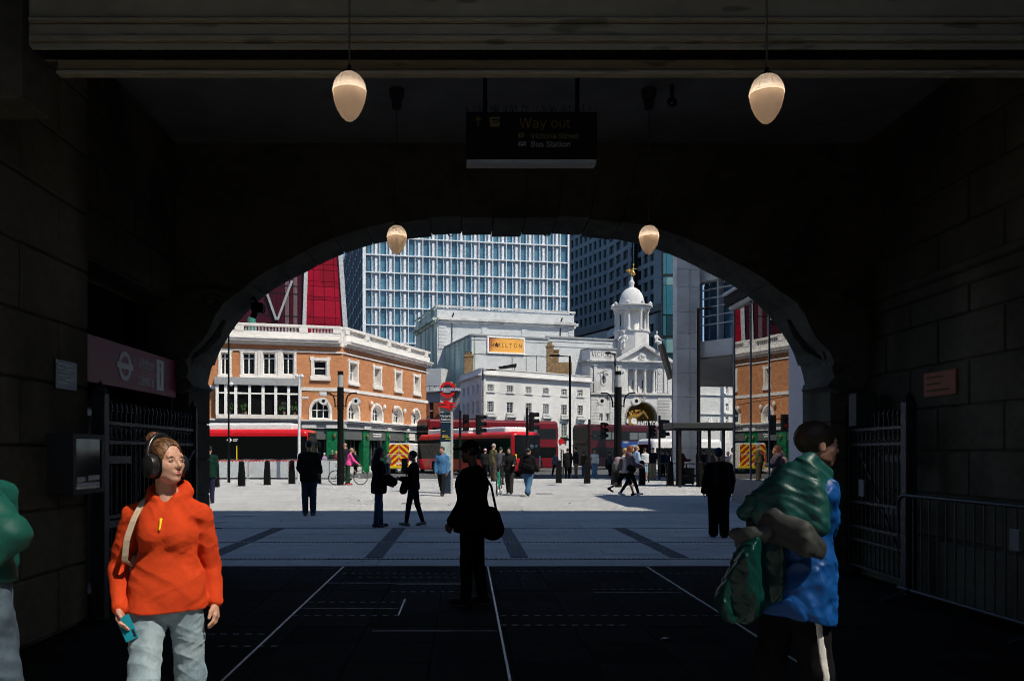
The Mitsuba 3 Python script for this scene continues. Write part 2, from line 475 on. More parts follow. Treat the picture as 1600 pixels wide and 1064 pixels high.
vs = thing('visitor_sign', 'maroon illuminated-style sign with roundel reading visitor centre over the left doorway', 'sign')
fs = wall_frame(XL - .02, 7.55, 9.9)
m = MB()
fs.box(m, 0, 2.35, 2.20, 2.65, 0, .06)
part(vs, 'board', m, 'm_maroon_sign')
for t, z in (('visitor', 2.455), ('centre', 2.27)):
    part(vs, 'lettering', text_on(fs, t, .115, 1.42, z, .061, wide=.92), 'm_sign_print')
ring = sg.Polygon(circle(.86, 2.43, .155)).difference(sg.Polygon(circle(.86, 2.43, .105))).union(R(.66, 1.06, 2.40, 2.46))
part(vs, 'roundel', fs.ext(ring, .061, .066), 'm_sign_print')
tab = R(1.72, 1.93, 2.25, 2.60).difference(sg.Polygon(circle(1.825, 2.54, .025))).difference(R(1.81, 1.84, 2.30, 2.48))
part(vs, 'information_symbol', fs.ext(tab, .061, .066), 'm_sign_print')
ar = thing('arrow_sign', 'pale arrow pointing left on the dark panel above the maroon sign', 'sign')
part(ar, 'arrow', wall_frame(XL - .455, 7.5, 9.9).ext(sg.Polygon([(.12, 3.0), (.42, 3.12), (.38, 3.03), (1.1, 2.98), (1.1, 2.90), (.38, 2.95), (.4, 2.87)]), 0, .006), 'm_sign_print')
cb = thing('notice_board', 'small blue-grey enamel notice on the left stone pier', 'notice')
fp = wall_frame(-3.40, 5.0, 7.2)
m = MB()
fp.box(m, 1.62, 1.98, 2.06, 2.30, 0, .012)
part(cb, 'plate', m, 'm_navy')
m = MB()
for k in range(6):
    fp.box(m, 1.66, 1.66 + .27 * (1 - .25 * ((k * 7) % 3) / 2), 2.26 - k * .03, 2.268 - k * .03, .0121, .0135)
part(cb, 'print', m, 'm_map', kind='stuff', label='lines of small print')

# poster case on the pier
pc = thing('poster_case', 'grey metal poster case with a glass front on the left pier', 'display case')
part(pc, 'box', MB().cbox(-3.41, -3.2, 6.5, 7.06, 1.18, 1.68, .008), 'm_dim_box')
part(pc, 'rim', MB().box(-3.2, -3.185, 6.5, 6.55, 1.18, 1.68).box(-3.2, -3.185, 7.01, 7.06, 1.18, 1.68).box(-3.2, -3.185, 6.55, 7.01, 1.18, 1.22).box(-3.2, -3.185, 6.55, 7.01, 1.64, 1.68), 'm_dim_box')
part(pc, 'pane', MB().box(-3.199, -3.194, 6.55, 7.01, 1.22, 1.64), 'm_dark_glass')
part(pc, 'poster', MB().box(-3.1935, -3.191, 6.58, 6.98, 1.24, 1.27).box(-3.1935, -3.191, 6.58, 6.72, 1.28, 1.32).box(-3.1935, -3.191, 6.78, 6.98, 1.29, 1.33), 'm_sign_print')

# arch wall: opening profile (photograph pixels, half arch), solid wall, voussoirs, consoles
HALF = [(0, 365), (60, 366), (110, 368), (152, 372), (192, 379), (230, 389), (272, 405), (317, 428), (352, 446), (378, 464), (402, 486), (430, 520), (450, 556), (464, 612)]
from scipy.interpolate import PchipInterpolator
_hx, _hy = np.array(HALF, float).T
_t = np.concatenate([[0], np.cumsum(np.hypot(np.diff(_hx), np.diff(_hy)))])
_tt = np.linspace(0, _t[-1], 60)
HALF = list(zip(PchipInterpolator(_t, _hx)(_tt), PchipInterpolator(_t, _hy)(_tt)))
prof = [((dx) * S_, CH + (VY - py) * S_) for dx, py in HALF]
hx = prof[-1][0]
pts = [(AX - x, z) for x, z in prof[::-1]] + [(AX + x, z) for x, z in prof[1:]]
opening = sg.Polygon(pts + [(AX + hx, -.5), (AX - hx, -.5)])
outer = sg.box(-4.3, 0, 5.75, CEIL + .02)
fa = Fr((0, DI), (1, DI))
fa.o = np.array([0.0, DI, 0.0])
aw = thing('arch_wall', 'dark stone wall with a wide flat arch framing the sunlit square', 'arch')
part(aw, 'wall', fa.ext(outer.difference(opening.buffer(.03)), -.79, -.04), 'm_arch_soffit')
# voussoirs as wedges between normals of the curve
line = sg.LineString(pts)
L = line.length
ncut = 23
cx, cz = AX, -.9
for k in range(ncut):
    s0, s1 = L * (.035 + .93 * k / ncut), L * (.035 + .93 * (k + 1) / ncut)
    arc_ = [np.array(line.interpolate(q).coords[0]) for q in np.linspace(s0, s1, 7)]
    c_off = k - ncut // 2
    drop = -.045 if c_off == 0 else (-.022 if abs(c_off) in (1, 3) else 0.0)
    inner, outer_ = [], []
    for p in arc_:
        dd = p - np.array([cx, cz])
        dd /= np.linalg.norm(dd)
        inner.append(p + dd * drop)
        outer_.append(p + dd * (2.4 if abs(c_off) < 6 else 1.5))
    poly = sg.Polygon(inner + outer_[::-1]).buffer(0).buffer(-.004 if abs(c_off) > 3 else -.007).intersection(sg.box(-9, 0, 9, CEIL - .01))
    if poly.area > .001:
        part(aw, 'voussoir', fa.ext(poly, -.8 - (.03 if c_off == 0 else 0), .012 + (.03 if c_off == 0 else .006 * (k % 2))), 'm_arch_soffit')
for sgn, ex in ((-1, AX - hx), (1, AX + hx)):
    z = .02
    k = 0
    while z < 2.45:
        x0, x1 = sorted((ex - sgn * .004, ex + sgn * (.5 if k % 2 else .75)))
        part(aw, 'quoin', MB().cbox(x0, x1, DI - .02, DO + .02, z + .006, min(z + .47, 2.45) - .006, .012), 'm_stone')
        z += .47
        k += 1
# scrolled consoles under the springing
for sgn in (-1, 1):
    c = thing('console_bracket', 'carved scrolled stone console under the %s end of the arch' % ('left' if sgn < 0 else 'right'), 'bracket')
    pr = [(386, 478), (408, 493), (420, 510), (427, 527), (437, 545), (455, 563), (462, 577), (461, 600), (452, 612), (470, 622), (505, 612), (520, 560), (505, 500), (450, 470)]
    pq = [(AX + sgn * a * S_, CH + (VY - b) * S_) for a, b in pr]
    part(c, 'scroll', fa.ext(sg.Polygon(pq).buffer(0), -.62, .16), 'm_arch_soffit')
    for r0, (a, b) in ((.20, (478, 590)), (.13, (424, 497))):
        ctr = at(791 + sgn * a, b, DO)
        sp = [(ctr[0] + sgn * r0 * (1 - t / 4.2 / PI) * math.cos(t), DI - .17, ctr[2] + r0 * (1 - t / 4.2 / PI) * math.sin(t)) for t in np.linspace(0, 3.4 * PI, 60)]
        part(c, 'volute', MB().tube(sp, .028, 6), 'm_arch_soffit', 50)
    part(c, 'leaf', MB().tube([at(791 + sgn * a, b, DI - .12) for a, b in ((440, 500), (452, 525), (470, 545), (492, 560))], [.03, .05, .045, .02], 8), 'm_arch_soffit', 50)

# ceiling, beam across the passage
part(None, 'passage_ceiling', MB().box(-4.3, 5.75, 5.74, DI - .002, CEIL, CEIL + .15), 'm_ceiling', kind='structure', label='dark painted ceiling of the passage')
be = thing('ceiling_beam', 'broad moulded beam across the top of the picture', 'beam')
BZ = 4.29
m = MB().box(-3.0, 5.3, 5.5, 5.72, BZ + .03, 9.0)
part(be, 'core', m, 'm_beam')
for (z0, z1, pj) in ((BZ, BZ + .045, .0), (BZ + .05, BZ + .085, .03), (BZ + .09, BZ + .17, .012), (BZ + .175, BZ + .20, .045), (BZ + .21, BZ + .38, .02), (BZ + .385, BZ + .41, .05), (BZ + .42, BZ + .9, .03)):
    part(be, 'moulding', MB().cbox(-2.98, 5.28, 5.5 - .01 - pj, 5.503, z0, z1, .006), 'm_beam')
part(be, 'rear_moulding', MB().cbox(-2.9, 5.2, 5.66, 5.735, BZ - .085, BZ - .055, .008).cbox(-2.9, 5.2, 5.685, 5.735, BZ - .05, BZ + .029, .008), 'm_beam')
part(be, 'soffit', MB().box(-2.98, 5.28, 5.52, 5.66, BZ + .012, BZ + .03), 'm_black_matte')  # shade under the beam is put into this black colour
part(be, 'end_block', MB().cbox(XL - .5, -3.0, 5.4, 5.78, CEIL - 1.5, 9, .02), 'm_stone')
part(be, 'end_block', MB().cbox(5.28, 6.2, 5.4, 5.78, 4.2, 9, .02), 'm_stone')

# the mass of the building above (its roof line throws the shade on the square) and the unseen roof behind the camera, slotted to let sun onto the near people
tanE, cosA, sinA = math.tan(EL), math.cos(AZ), math.sin(AZ)


def caster(xs, ys, H, y_face):
    """height and x of a parapet point at depth y_face that shades ground point (xs, ys)"""
    Hh = (ys - y_face) * tanE / cosA
    return xs + Hh * sinA / tanE, Hh


st = thing('station_building', 'station building over the passage, outside the frame', 'building')
x1, H1 = caster(5.0, 19.95, 0, DO)
x2, H2 = caster(4.42, 25.15, 0, DO)
up = sg.Polygon([(-40, CEIL + .2), (60, CEIL + .2), (60, H2), (x2, H2), (x1, H1), (-40, H1 + .05)])
part(st, 'upper_wall', Fr((0, DO), (1, DO)).ext(up, -.9, 0), 'm_stone')
part(st, 'front_wall', MB().box(-40, -4.31, DO - .9, DO - .01, 0, CEIL + .19).box(5.76, 12, DO - .9, DO - .01, 0, CEIL + .19), 'm_stone')
part(st, 'roof_deck', MB().box(-40, 60, 5.76, DO - .91, 8.6, 8.9), 'm_lead')
part(st, 'rear_wall', MB().box(-40, -3.63, 5.5, 5.74, CEIL, 8.9).box(5.29, 60, 5.5, 5.74, CEIL, 8.9), 'm_stone')
part(st, 'infill', MB().box(-4.3, 5.75, 5.74, DI + .05, CEIL + .16, CEIL + .3), 'm_stone')
nb = thing('neighbour_block', 'unseen block to the right, outside the frame, placed to shade the concrete building', 'building')  # out of view, placed to keep sun off the concrete pier
part(nb, 'wall', MB().box(21.5, 46, 31.5, 40, -.2, 33), 'm_concrete')
part(nb, 'roof', MB().box(21.3, 46.2, 31.3, 40.2, 33, 33.6), 'm_lead')
sr = thing('stand_roof', 'unseen roof behind the camera, slot placed to let sun reach the near people', 'roof')  # out of view; its slot sets where sun falls in the passage
SLOT0, SLOT1 = -4.2, 1.6
part(sr, 'rear_deck', MB().box(-9, 12, -16, SLOT0, 6.0, 6.2), 'm_ceiling')
part(sr, 'front_deck', MB().box(-9, 12, SLOT1, 5.49, 6.0, 6.2), 'm_ceiling')
part(sr, 'rear_wall', MB().box(-9, 12, -14.3, -14, -.2, 6.0), 'm_stone')
part(sr, 'side_wall', MB().box(-9.2, -9, -14, 5.5, -.2, 6.0).box(12, 12.2, -14, 5.5, -.2, 6.0), 'm_stone')
for k in range(9):
    x = (-6.2, -4.3, -2.9, -1.5, -.4, .35, 2.15, 5.2, 7.1)[k]
    part(sr, 'glazing_bar', MB().box(x, x + .06, SLOT0 + .003, SLOT1 - .003, 6.02, 6.14), 'm_iron')  # unseen bars, spaced to leave the person in orange in sun

part(sr, 'valley_girder', MB().box(3.78, 3.98, SLOT0 + .003, SLOT1 - .003, 5.98, 6.3), 'm_iron')  # out of view, placed to half-shade the person with the quilts

# hanging egg lamps
scene['m_lamp_shell'] = {'type': 'principledthin', 'base_color': {'type': 'rgb', 'value': [.92, .85, .77]}, 'roughness': .25, 'diff_trans': 1.5, 'spec_trans': 0.0, 'eta': 1.45}


def egg(z0, z1, top=True, n=14, rad=.106):
    zs = np.linspace(z0, z1, n)
    out = []
    for z in zs:
        t = z / (.125 if z > 0 else -.195)
        r = rad * (max(0, 1 - t ** 2) ** .5 if z > 0 else max(0.0, 1 - t ** 1.75) ** .62)
        out.append((max(r, 1e-4) * (1.0), z))
    return out


def lamp(x, y, z, ztop, label):
    k = thing('pendant_lamp', label, 'lamp', None)
    part(k, 'lower_shell', MB().lathe(egg(-.195, -.004), (x, y, z), 28), 'm_lamp_shell', 60)
    part(k, 'upper_shell', MB().lathe(egg(.006, .12), (x, y, z), 28), 'm_lamp_top', 60)
    part(k, 'band', MB().lathe([(.1045, -.006), (.109, -.004), (.109, .005), (.1045, .007)], (x, y, z), 28), 'm_lamp_band', 30)
    part(k, 'cap', MB().lathe([(.046, .112), (.05, .118), (.03, .132), (.012, .14), (.012, .165), (.0001, .166)], (x, y, z), 16), 'm_iron', 40)
    m = MB()
    for i in range(16):
        a = i * PI / 8
        m.tube([(x + .995 * r_ * math.cos(a), y + .995 * r_ * math.sin(a), z + q) for r_, q in egg(.012, .112, n=6)], .0022, 4, cap=False)
    part(k, 'glass_ribs', m, 'm_lamp_shell', kind='stuff')
    part(k, 'lamp_holder', MB().lathe([(.012, -.03), (.018, .0), (.018, .10), (.0001, .11)], (x, y, z), 12), 'm_iron', 40)
    kk = key_for('bulb', k)
    scene[kk] = {**mikit.ply(MB().tube([(x + .088 * math.cos(t), y + .088 * math.sin(t), z + .006) for t in np.linspace(0, 2 * PI, 33)], .007, 8, cap=False).get(), 'm_black', smooth=True), 'emitter': {'type': 'area', 'radiance': {'type': 'rgb', 'value': [2.2, 1.8, 1.4]}}}
    part(k, 'cord', MB().tube([(x, y, z + .16), (x, y, ztop - .1)], .006, 6), 'm_cord')
    part(k, 'ceiling_rose', MB().lathe([(.02, -.22), (.05, -.2), (.055, -.1), (.075, -.08), (.08, 0)], (x, y, ztop), 14), 'm_dim_box' if y > 7 else 'm_iron', 40)


scene['m_lamp_top'] = {'type': 'principledthin', 'base_color': {'type': 'rgb', 'value': [.74, .69, .63]}, 'roughness': .25, 'diff_trans': 1.4, 'eta': 1.45}
scene['m_lamp_band'] = {'type': 'principledthin', 'base_color': {'type': 'rgb', 'value': [.95, .88, .78]}, 'roughness': .2, 'diff_trans': 1.2, 'eta': 1.5}
mat('m_brass', (.5, .38, .2), .35, .5, .8)
mat('m_cord', (.10, .09, .07), .6, .3)
lamp(*at(546, 152, 5.1)[:2], 3.825, 6.0, 'lit egg-shaped glass pendant lamp, larger one at upper left')
lamp(*at(1198, 155, 5.1)[:2], 3.81, 6.0, 'lit egg-shaped glass pendant lamp, larger one at upper right')
lamp(*at(620, 371, 8.6)[:2], 3.84, CEIL, 'lit egg-shaped pendant lamp, smaller one left of the hanging way-out sign')
lamp(*at(1014, 371, 8.6)[:2], 3.84, CEIL, 'lit egg-shaped pendant lamp, smaller one right of the hanging way-out sign')

# hanging direction sign
ws = thing('way_out_sign', 'black hanging sign reading Way out on two poles below the beam', 'sign')
dS = 5.85
a, b = at(728, 255, dS), at(933, 175, dS)
fw = Fr((0, dS), (1, dS))
fw.o = np.array([0.0, dS, 0.0])
part(ws, 'panel', MB().cbox(a[0], b[0], dS, dS + .12, a[2] + .03, b[2], .006), 'm_black_matte')
part(ws, 'light_trough', MB().cbox(a[0] + .005, b[0] - .005, dS + .004, dS + .116, a[2], a[2] + .029, .004), 'm_lead')
for px in (758, 902):
    x = at(px, 0, dS + .06)[0]
    part(ws, 'pole', MB().tube([(x, dS + .06, b[2]), (x, dS + .06, CEIL)], .016, 10), 'm_iron', 40)
    part(ws, 'collar', MB().lathe([(.05, 0), (.05, .02), (.025, .05)], (x, dS + .06, at(0, 102, dS)[2]), 12), 'm_iron', 40)


def sign_text(t, px, py, h, mt):
    p = at(px, py, dS)
    part(ws, 'lettering', text_on(fw, t, h * dS / FPX, p[0], p[2], .001, center=False, depth=.002), mt)


mat('m_sign_yellow_dim', (.13, .10, .03), .6, .2)
sign_text('Way out', 811, 200, 15, 'm_sign_yellow')
sign_text('Victoria Street', 829, 217, 8.2, 'm_sign_yellow_dim')
sign_text('Bus Station', 829, 230, 8.6, 'm_dim_print')
arrow = sg.LineString([(0, -.03), (0, .03)]).buffer(.005, cap_style=2).union(sg.LineString([(-.02, .01), (0, .032), (.02, .01)]).buffer(.005, cap_style=2))
p = at(747, 191, dS)
part(ws, 'arrow', fw.ext(affinity.translate(arrow, p[0], p[2]), .001, .004), 'm_sign_yellow')
p = at(773, 191, dS)
icon = sg.box(-.036, -.034, .036, .034).difference(sg.LineString([(-.036, -.02), (-.01, .0), (.012, -.012), (.036, .016)]).buffer(.004)).difference(sg.box(-.02, .008, .022, .024))
part(ws, 'stairs_symbol', fw.ext(affinity.translate(icon, p[0], p[2]), .001, .004), 'm_sign_yellow_dim')
p = at(814, 212, dS)
part(ws, 'station_symbol', fw.ext(affinity.translate(sg.box(-.018, -.016, .018, .016).difference(sg.box(-.004, -.01, .004, .012)), p[0], p[2]), .001, .004), 'm_sign_yellow_dim')
p = at(816, 225.5, dS)
part(ws, 'bus_symbol', fw.ext(affinity.translate(sg.box(-.026, -.016, .026, .016).difference(sg.box(-.02, .0, .02, .01)).difference(sg.Point(-.014, -.012).buffer(.005)).difference(sg.Point(.014, -.012).buffer(.005)), p[0], p[2]), .001, .004), 'm_dim_print')
m = MB()
for k in range(70):
    x = a[0] + .01 + (b[0] - a[0] - .02) * k / 69
    m.tube([(x, dS + .06, b[2]), (x + rnd.uniform(-.03, .03), dS + .06 + rnd.uniform(-.03, .03), b[2] + rnd.uniform(.05, .085))], .0016, 4)
part(ws, 'bird_spike', m, 'm_iron', kind='stuff', label='rows of thin bird spikes')

# small fittings on beam and ceiling
k = thing('ceiling_fitting', 'small flat dark fitting under the beam left of the sign poles', 'light fitting')
p = at(655, 90, 6.4)
part(k, 'plate', MB().cbox(p[0] - .13, p[0] + .13, 6.3, 6.5, p[2], p[2] + .02, .006), 'm_iron')
part(k, 'box', MB().cbox(p[0] - .05, p[0] + .05, 6.34, 6.46, p[2] - .04, p[2], .006), 'm_iron')
part(k, 'hanger', MB().box(p[0] - .01, p[0] + .01, 6.39, 6.41, p[2] + .02, CEIL), 'm_iron')
k = thing('conduit', 'dark cable conduit running under the ceiling behind the sign', 'conduit')
p = at(850, 92, 6.2)
part(k, 'pipe', MB().tube([(p[0] - .95, 6.2, CEIL - .03), (p[0] + 1.0, 6.2, CEIL - .03)], .014, 8), 'm_iron', 40)
for q in (-.7, 0, .7):
    part(k, 'clip', MB().box(p[0] + q - .02, p[0] + q + .02, 6.18, 6.22, CEIL - .05, CEIL), 'm_iron')
k = thing('security_camera', 'small dome camera on the ceiling right of the hanging sign', 'camera')
p = at(1050, 148, 8.5)
part(k, 'bracket', MB().tube([(p[0], 8.5, CEIL), (p[0], 8.5, CEIL - .14)], .02, 8), 'm_iron', 40)
part(k, 'dome', MB().ball((p[0], 8.5, CEIL - .18), .055, 2), 'm_dark_glass', True)
for i, px in enumerate((706, 850)):
    k = thing('iron_hook', 'small iron hook under the arch crown, the %s of two' % ('left' if i == 0 else 'right'), 'hook')
    p = at(px - 6 if i == 0 else px, 362, 10.85)
    pts_h = [(p[0], 10.85, p[2] + .08), (p[0], 10.85, p[2] - .03)] + [(p[0] + (.035 - .035 * math.cos(t)) * 1, 10.85, p[2] - .035 - .03 * math.sin(t)) for t in np.linspace(0, 1.25 * PI, 8)]
    part(k, 'hook', MB().tube(pts_h, .007, 6), 'm_iron', 40)
k = thing('security_camera', 'black bracketed camera silhouetted at the left haunch of the arch', 'camera')
p = at(398, 478, 10.6)
part(k, 'arm', MB().tube([p + (-.16, 0, .1), p + (0, 0, .1), p + (.06, 0, -.02)], .022, 8), 'm_iron', 40)
part(k, 'housing', MB().cbox(p[0] - .03, p[0] + .13, 10.5, 10.68, p[2] - .09, p[2] + .03, .02), 'm_iron')
part(k, 'lens', MB().tube([p + (.0, -.0, -.09), p + (-.02, 0, -.16)], .04, 10), 'm_iron', 40)

# red plaque and grey box on the right wall
k = thing('wall_plaque', 'small red plaque with pale lines of text on the right stone wall', 'plaque')
mat('m_plaque', (.30, .07, .03), .6, .3)
m = MB().cbox(XR - .025, XR + .0, 8.15, 8.72, 2.12, 2.38, .004)
part(k, 'plate', m, 'm_plaque')
m = MB()
for i, w in enumerate((.30, .26, .40)):
    m.box(XR - .027, XR - .0245, 8.66 - w, 8.66, 2.315 - i * .07, 2.335 - i * .07)
part(k, 'print', m, 'm_sign_yellow', kind='stuff', label='faint lines of lettering')
k = thing('junction_box', 'pale grey metal box fixed above the right gate', 'box')
p = at(1352, 640, 9.6)
part(k, 'box', MB().cbox(p[0] - .13, p[0] + .13, 9.55, 9.75, p[2] - .2, p[2] + .2, .01), 'm_dim_box')
part(k, 'wall_bracket', MB().box(p[0] + .13, XR + .05, 9.62, 9.68, p[2] - .03, p[2] + .03), 'm_iron')


# folded iron gates along both walls
def gate(x0, y0, x1, y1, label, h=2.02, brace=True):
    k = thing('iron_gate', label, 'gate')
    f = Fr((x0, y0), (x1, y1))
    m = MB()
    Lg = f.L
    for z in (.14, .46, .62, 1.0 if False else .92, 1.62, 1.80):
        r_ = MB()
        f.box(r_, .03, Lg - .03, z - .016, z + .016, -.022, .022)
        part(k, 'rail', r_, 'm_gate')
    n = int(Lg / .115)
    bar = None
    for i in range(1, n):
        u = Lg * i / n
        b_ = MB()
        p0, p1 = f.pt(u, .15), f.pt(u, h - .12)
        b_.tube([p0, p1, f.pt(u, h - .07), f.pt(u, h)], [.009, .009, .02, .001], 6)
        part(k, 'bar', b_, 'm_gate')
        if i < n - 1:
            rg = [f.pt(u + Lg / n / 2 + .045 * math.cos(t), 1.71 + .06 * math.sin(t)) for t in np.linspace(0, 2 * PI, 13)]
            part(k, 'ring', MB().tube(rg, .006, 5, cap=False), 'm_gate')
    for u, w in ((0, .06), (Lg, .045)):
        p_ = f.pt(u, 0)
        part(k, 'post', MB().cbox(p_[0] - w, p_[0] + w, p_[1] - w, p_[1] + w, 0, h + .05, .012).lathe([(w * .9, h + .05), (w * 1.1, h + .08), (w * .5, h + .12), (.001, h + .16)], (p_[0], p_[1], 0), 10), 'm_gate')
    for z in (1.42, .82):
        h_ = MB()
        f.box(h_, .05, .62, z, z + .07, .024, .04)
        part(k, 'hinge', h_, 'm_gate')
    if brace:
        part(k, 'brace', MB().tube([f.pt(.1, .16, .05), f.pt(Lg - .15, 1.55, .05)], .018, 8), 'm_gate')
    return k, f


gate(4.74, 8.55, 4.84, 10.05, 'black iron gate with spikes folded against the right wall')
gl_, fl_ = gate(-3.33, 7.3, -3.40, 10.0, 'black iron gate with spikes folded along the left wall behind the woman in orange')
k = thing('paper_tag', 'white card tied to the bars of the right gate', 'card')
p = at(1303, 762, 9.6)
part(k, 'card', MB().cbox(4.73, 4.745, 9.5, 9.62, p[2] - .1, p[2] + .1, .002), 'm_dim_print')
k = thing('crowd_barrier', 'dark steel crowd barrier standing along the right wall', 'barrier')
f = Fr((4.52, 8.35), (4.62, 6.15))
loop = [f.pt(u, z) for u, z in ((.0, .12), (0, 1.0), (.02, 1.05), (.08, 1.08), (f.L - .08, 1.08), (f.L - .02, 1.05), (f.L, 1.0), (f.L, .12), (0, .12))]
part(k, 'frame', MB().tube(loop, .02, 8), 'm_barrier', 50)
for i in range(1, 17):
    u = f.L * i / 17
    part(k, 'bar', MB().tube([f.pt(u, .13), f.pt(u, 1.07)], .008, 6), 'm_barrier')
for u in (.2, f.L - .2):
    part(k, 'foot', MB().tube([f.pt(u, .02, -.3), f.pt(u, .05, -.2), f.pt(u, .13, 0), f.pt(u, .05, .2), f.pt(u, .02, .3)], .016, 8), 'm_barrier', 50)
part(k, 'label_plate', MB().cbox(4.5, 4.515, 6.5, 6.62, .72, .9, .002), 'm_dim_print')
mat('m_barrier', (.05, .055, .06), .5, .3, .3)
k = thing('bird', 'small grey pigeon feather scrap lying on the dark floor', 'litter')
p = at(1040, 999, gd(999))
part(k, 'scrap', MB().add([(p[0] - .05, p[1], .004), (p[0] + .02, p[1] - .02, .02), (p[0] + .045, p[1] + .01, .006), (p[0] - .0, p[1] + .03, .014)], [(0, 1, 3), (1, 2, 3), (0, 3, 2), (0, 2, 1)]), 'm_sign_print')
# ------------------------------------------------------------------ the square and the road
part(None, 'plaza', MB().box(-60, 40, 10.68, 45.0, -.3, 0), 'm_plaza', kind='structure', label='pale stone paved square, shaded near the arch and sunlit beyond')
part(None, 'road', MB().box(-400, 400, 45.0, 600, -.5, -.11).box(-400, -60, -60, 45, -.5, -.11).box(40, 400, -60, 45, -.5, -.11).box(-60, 40, -60, -14.4, -.5, -.11), 'm_road', kind='structure', label='dark asphalt road with the buses')
slab_plys = {}
for r in range(15):
    y0 = 10.69 + r * .6
    if y0 > 19.4:
        break
    off = (.37 * r % 1) * 1.2
    for c in range(-5, 7):
        x0 = c * 1.2 + off
        xm = x0 + .6
        if not (-5.2 * (y0 / 12) ** .6 < xm < 5.8 * (y0 / 12) ** .6):
            continue
        if 'a' not in slab_plys:
            slab_plys['a'] = mikit.ply(MB().cbox(.004, 1.196, .004, .596, -.02, .008, .003).get(), 'm_slab')
        part('plaza', 'slab', slab_plys['a'], 'm_slab', M=mat4(x0, y0, .0015 * ((r * 5 + c * 7) % 3)))
for py, w in ((825.5, .10), (848, .10), (874, .12)):
    d = gd(py)
    m = MB().box(-6, 7, d - w / 2, d + w / 2, .0, .0125)
    part('plaza', 'drain_channel', m, 'm_strip_dark')
    m = MB()
    for x in np.arange(-5, 6, .07):
        m.box(x, x + .035, d - w / 2 + .01, d + w / 2 - .01, .0125, .018)
    part('plaza', 'drain_grating', m, 'm_slab', kind='stuff')
for x, y0, y1 in ((-3.72, 11.5, 16.0), (-1.32, 11.5, 16.0), (.78, 11.5, 16.0), (3.08, 11.5, 16.0)):
    part('plaza', 'tactile_strip', MB().box(x - .13, x + .13, y0, y1, .0, .0125), 'm_strip_dark')
    for i in range(5):
        xx = x - .1 + i * .05
        part('plaza', 'tactile_rib', MB().cbox(xx - .014, xx + .014, y0 + .02, y1 - .02, .0125, .018, .002), 'm_strip_dark')
part(None, 'kerb', MB().cbox(-60, 40, 44.85, 45.15, -.2, .02, .02), 'm_kerb', kind='structure', label='stone kerb at the far edge of the square')
part(None, 'far_pavement', MB().hexa([(-60, 53.6, -.2), (-9.6, 54.6, -.2), (-4.0, 70, -.2), (-60, 70, -.2), (-60, 53.6, .0), (-9.6, 54.6, .0), (-4.0, 70, .0), (-60, 70, .0)]), 'm_plaza', kind='structure', label='pavement in front of the brick pub')
for i in range(9):
    x = -30 + i * 6
    part('road', 'lane_marking', MB().box(x, x + 3, 49.9, 50.05, -.12, -.104), 'm_line')

m = MB()
rg_ = random.Random(12)
for i in range(110):
    y = rg_.uniform(10.9, 40)
    x = rg_.uniform(-.3 * y, .34 * y)
    r_ = rg_.uniform(.012, .035)
    zt = .0135 if y < 19.6 else .004
    m.add([(x + r_ * math.cos(t) * rg_.uniform(.8, 1.2), y + r_ * math.sin(t), zt) for t in np.arange(7) * 2 * PI / 7] + [(x, y, zt + .001)], [(k, (k + 1) % 7, 7) for k in range(7)])
part('plaza', 'gum_spots', m, 'm_strip_dark', kind='stuff', label='dark trodden gum spots on the paving')
for i, (px, py) in enumerate(((815, 797), (702, 789), (560, 782), (890, 786))):
    k = thing('litter_scrap', 'small pale scrap of litter on the sunlit paving, %s' % ('near the shade edge at its middle', 'just left of the cap wearer', 'far left of the square', 'right of the striding person in jeans')[i], 'litter')
    d = gd(py)
    p = at(px, py, d)
    part(k, 'scrap', MB().add([(p[0] - .06, d, .006), (p[0] + .03, d - .05, .03), (p[0] + .06, d + .02, .008), (p[0], d + .05, .02)], [(0, 1, 3), (1, 2, 3), (0, 3, 2), (0, 2, 1)]), 'm_white_plastic')
for i, (x, y) in enumerate(((-1.9, 23.5), (2.6, 29.0))):
    part('plaza', 'drain_cover', MB().cbox(x, x + .6, y, y + .6, -.02, .006, .004), 'm_drain')
mat('m_drain', (.10, .10, .10), .6, .3)
# ------------------------------------------------------------------ brick pub on the left
A0, C0, B1 = at(296, 0, 54.4), at(535, 0, 57), at(666, 0, 71)
FA, FB = Fr(A0, C0), Fr(C0, B1)
pub = thing('brick_pub', 'orange brick corner pub with white balustrade and green tiled ground floor', 'building')
ZT, ZW = 9.42, 3.55


def ring_of(poly, w):
    return poly.buffer(w, join_style=2).difference(poly)


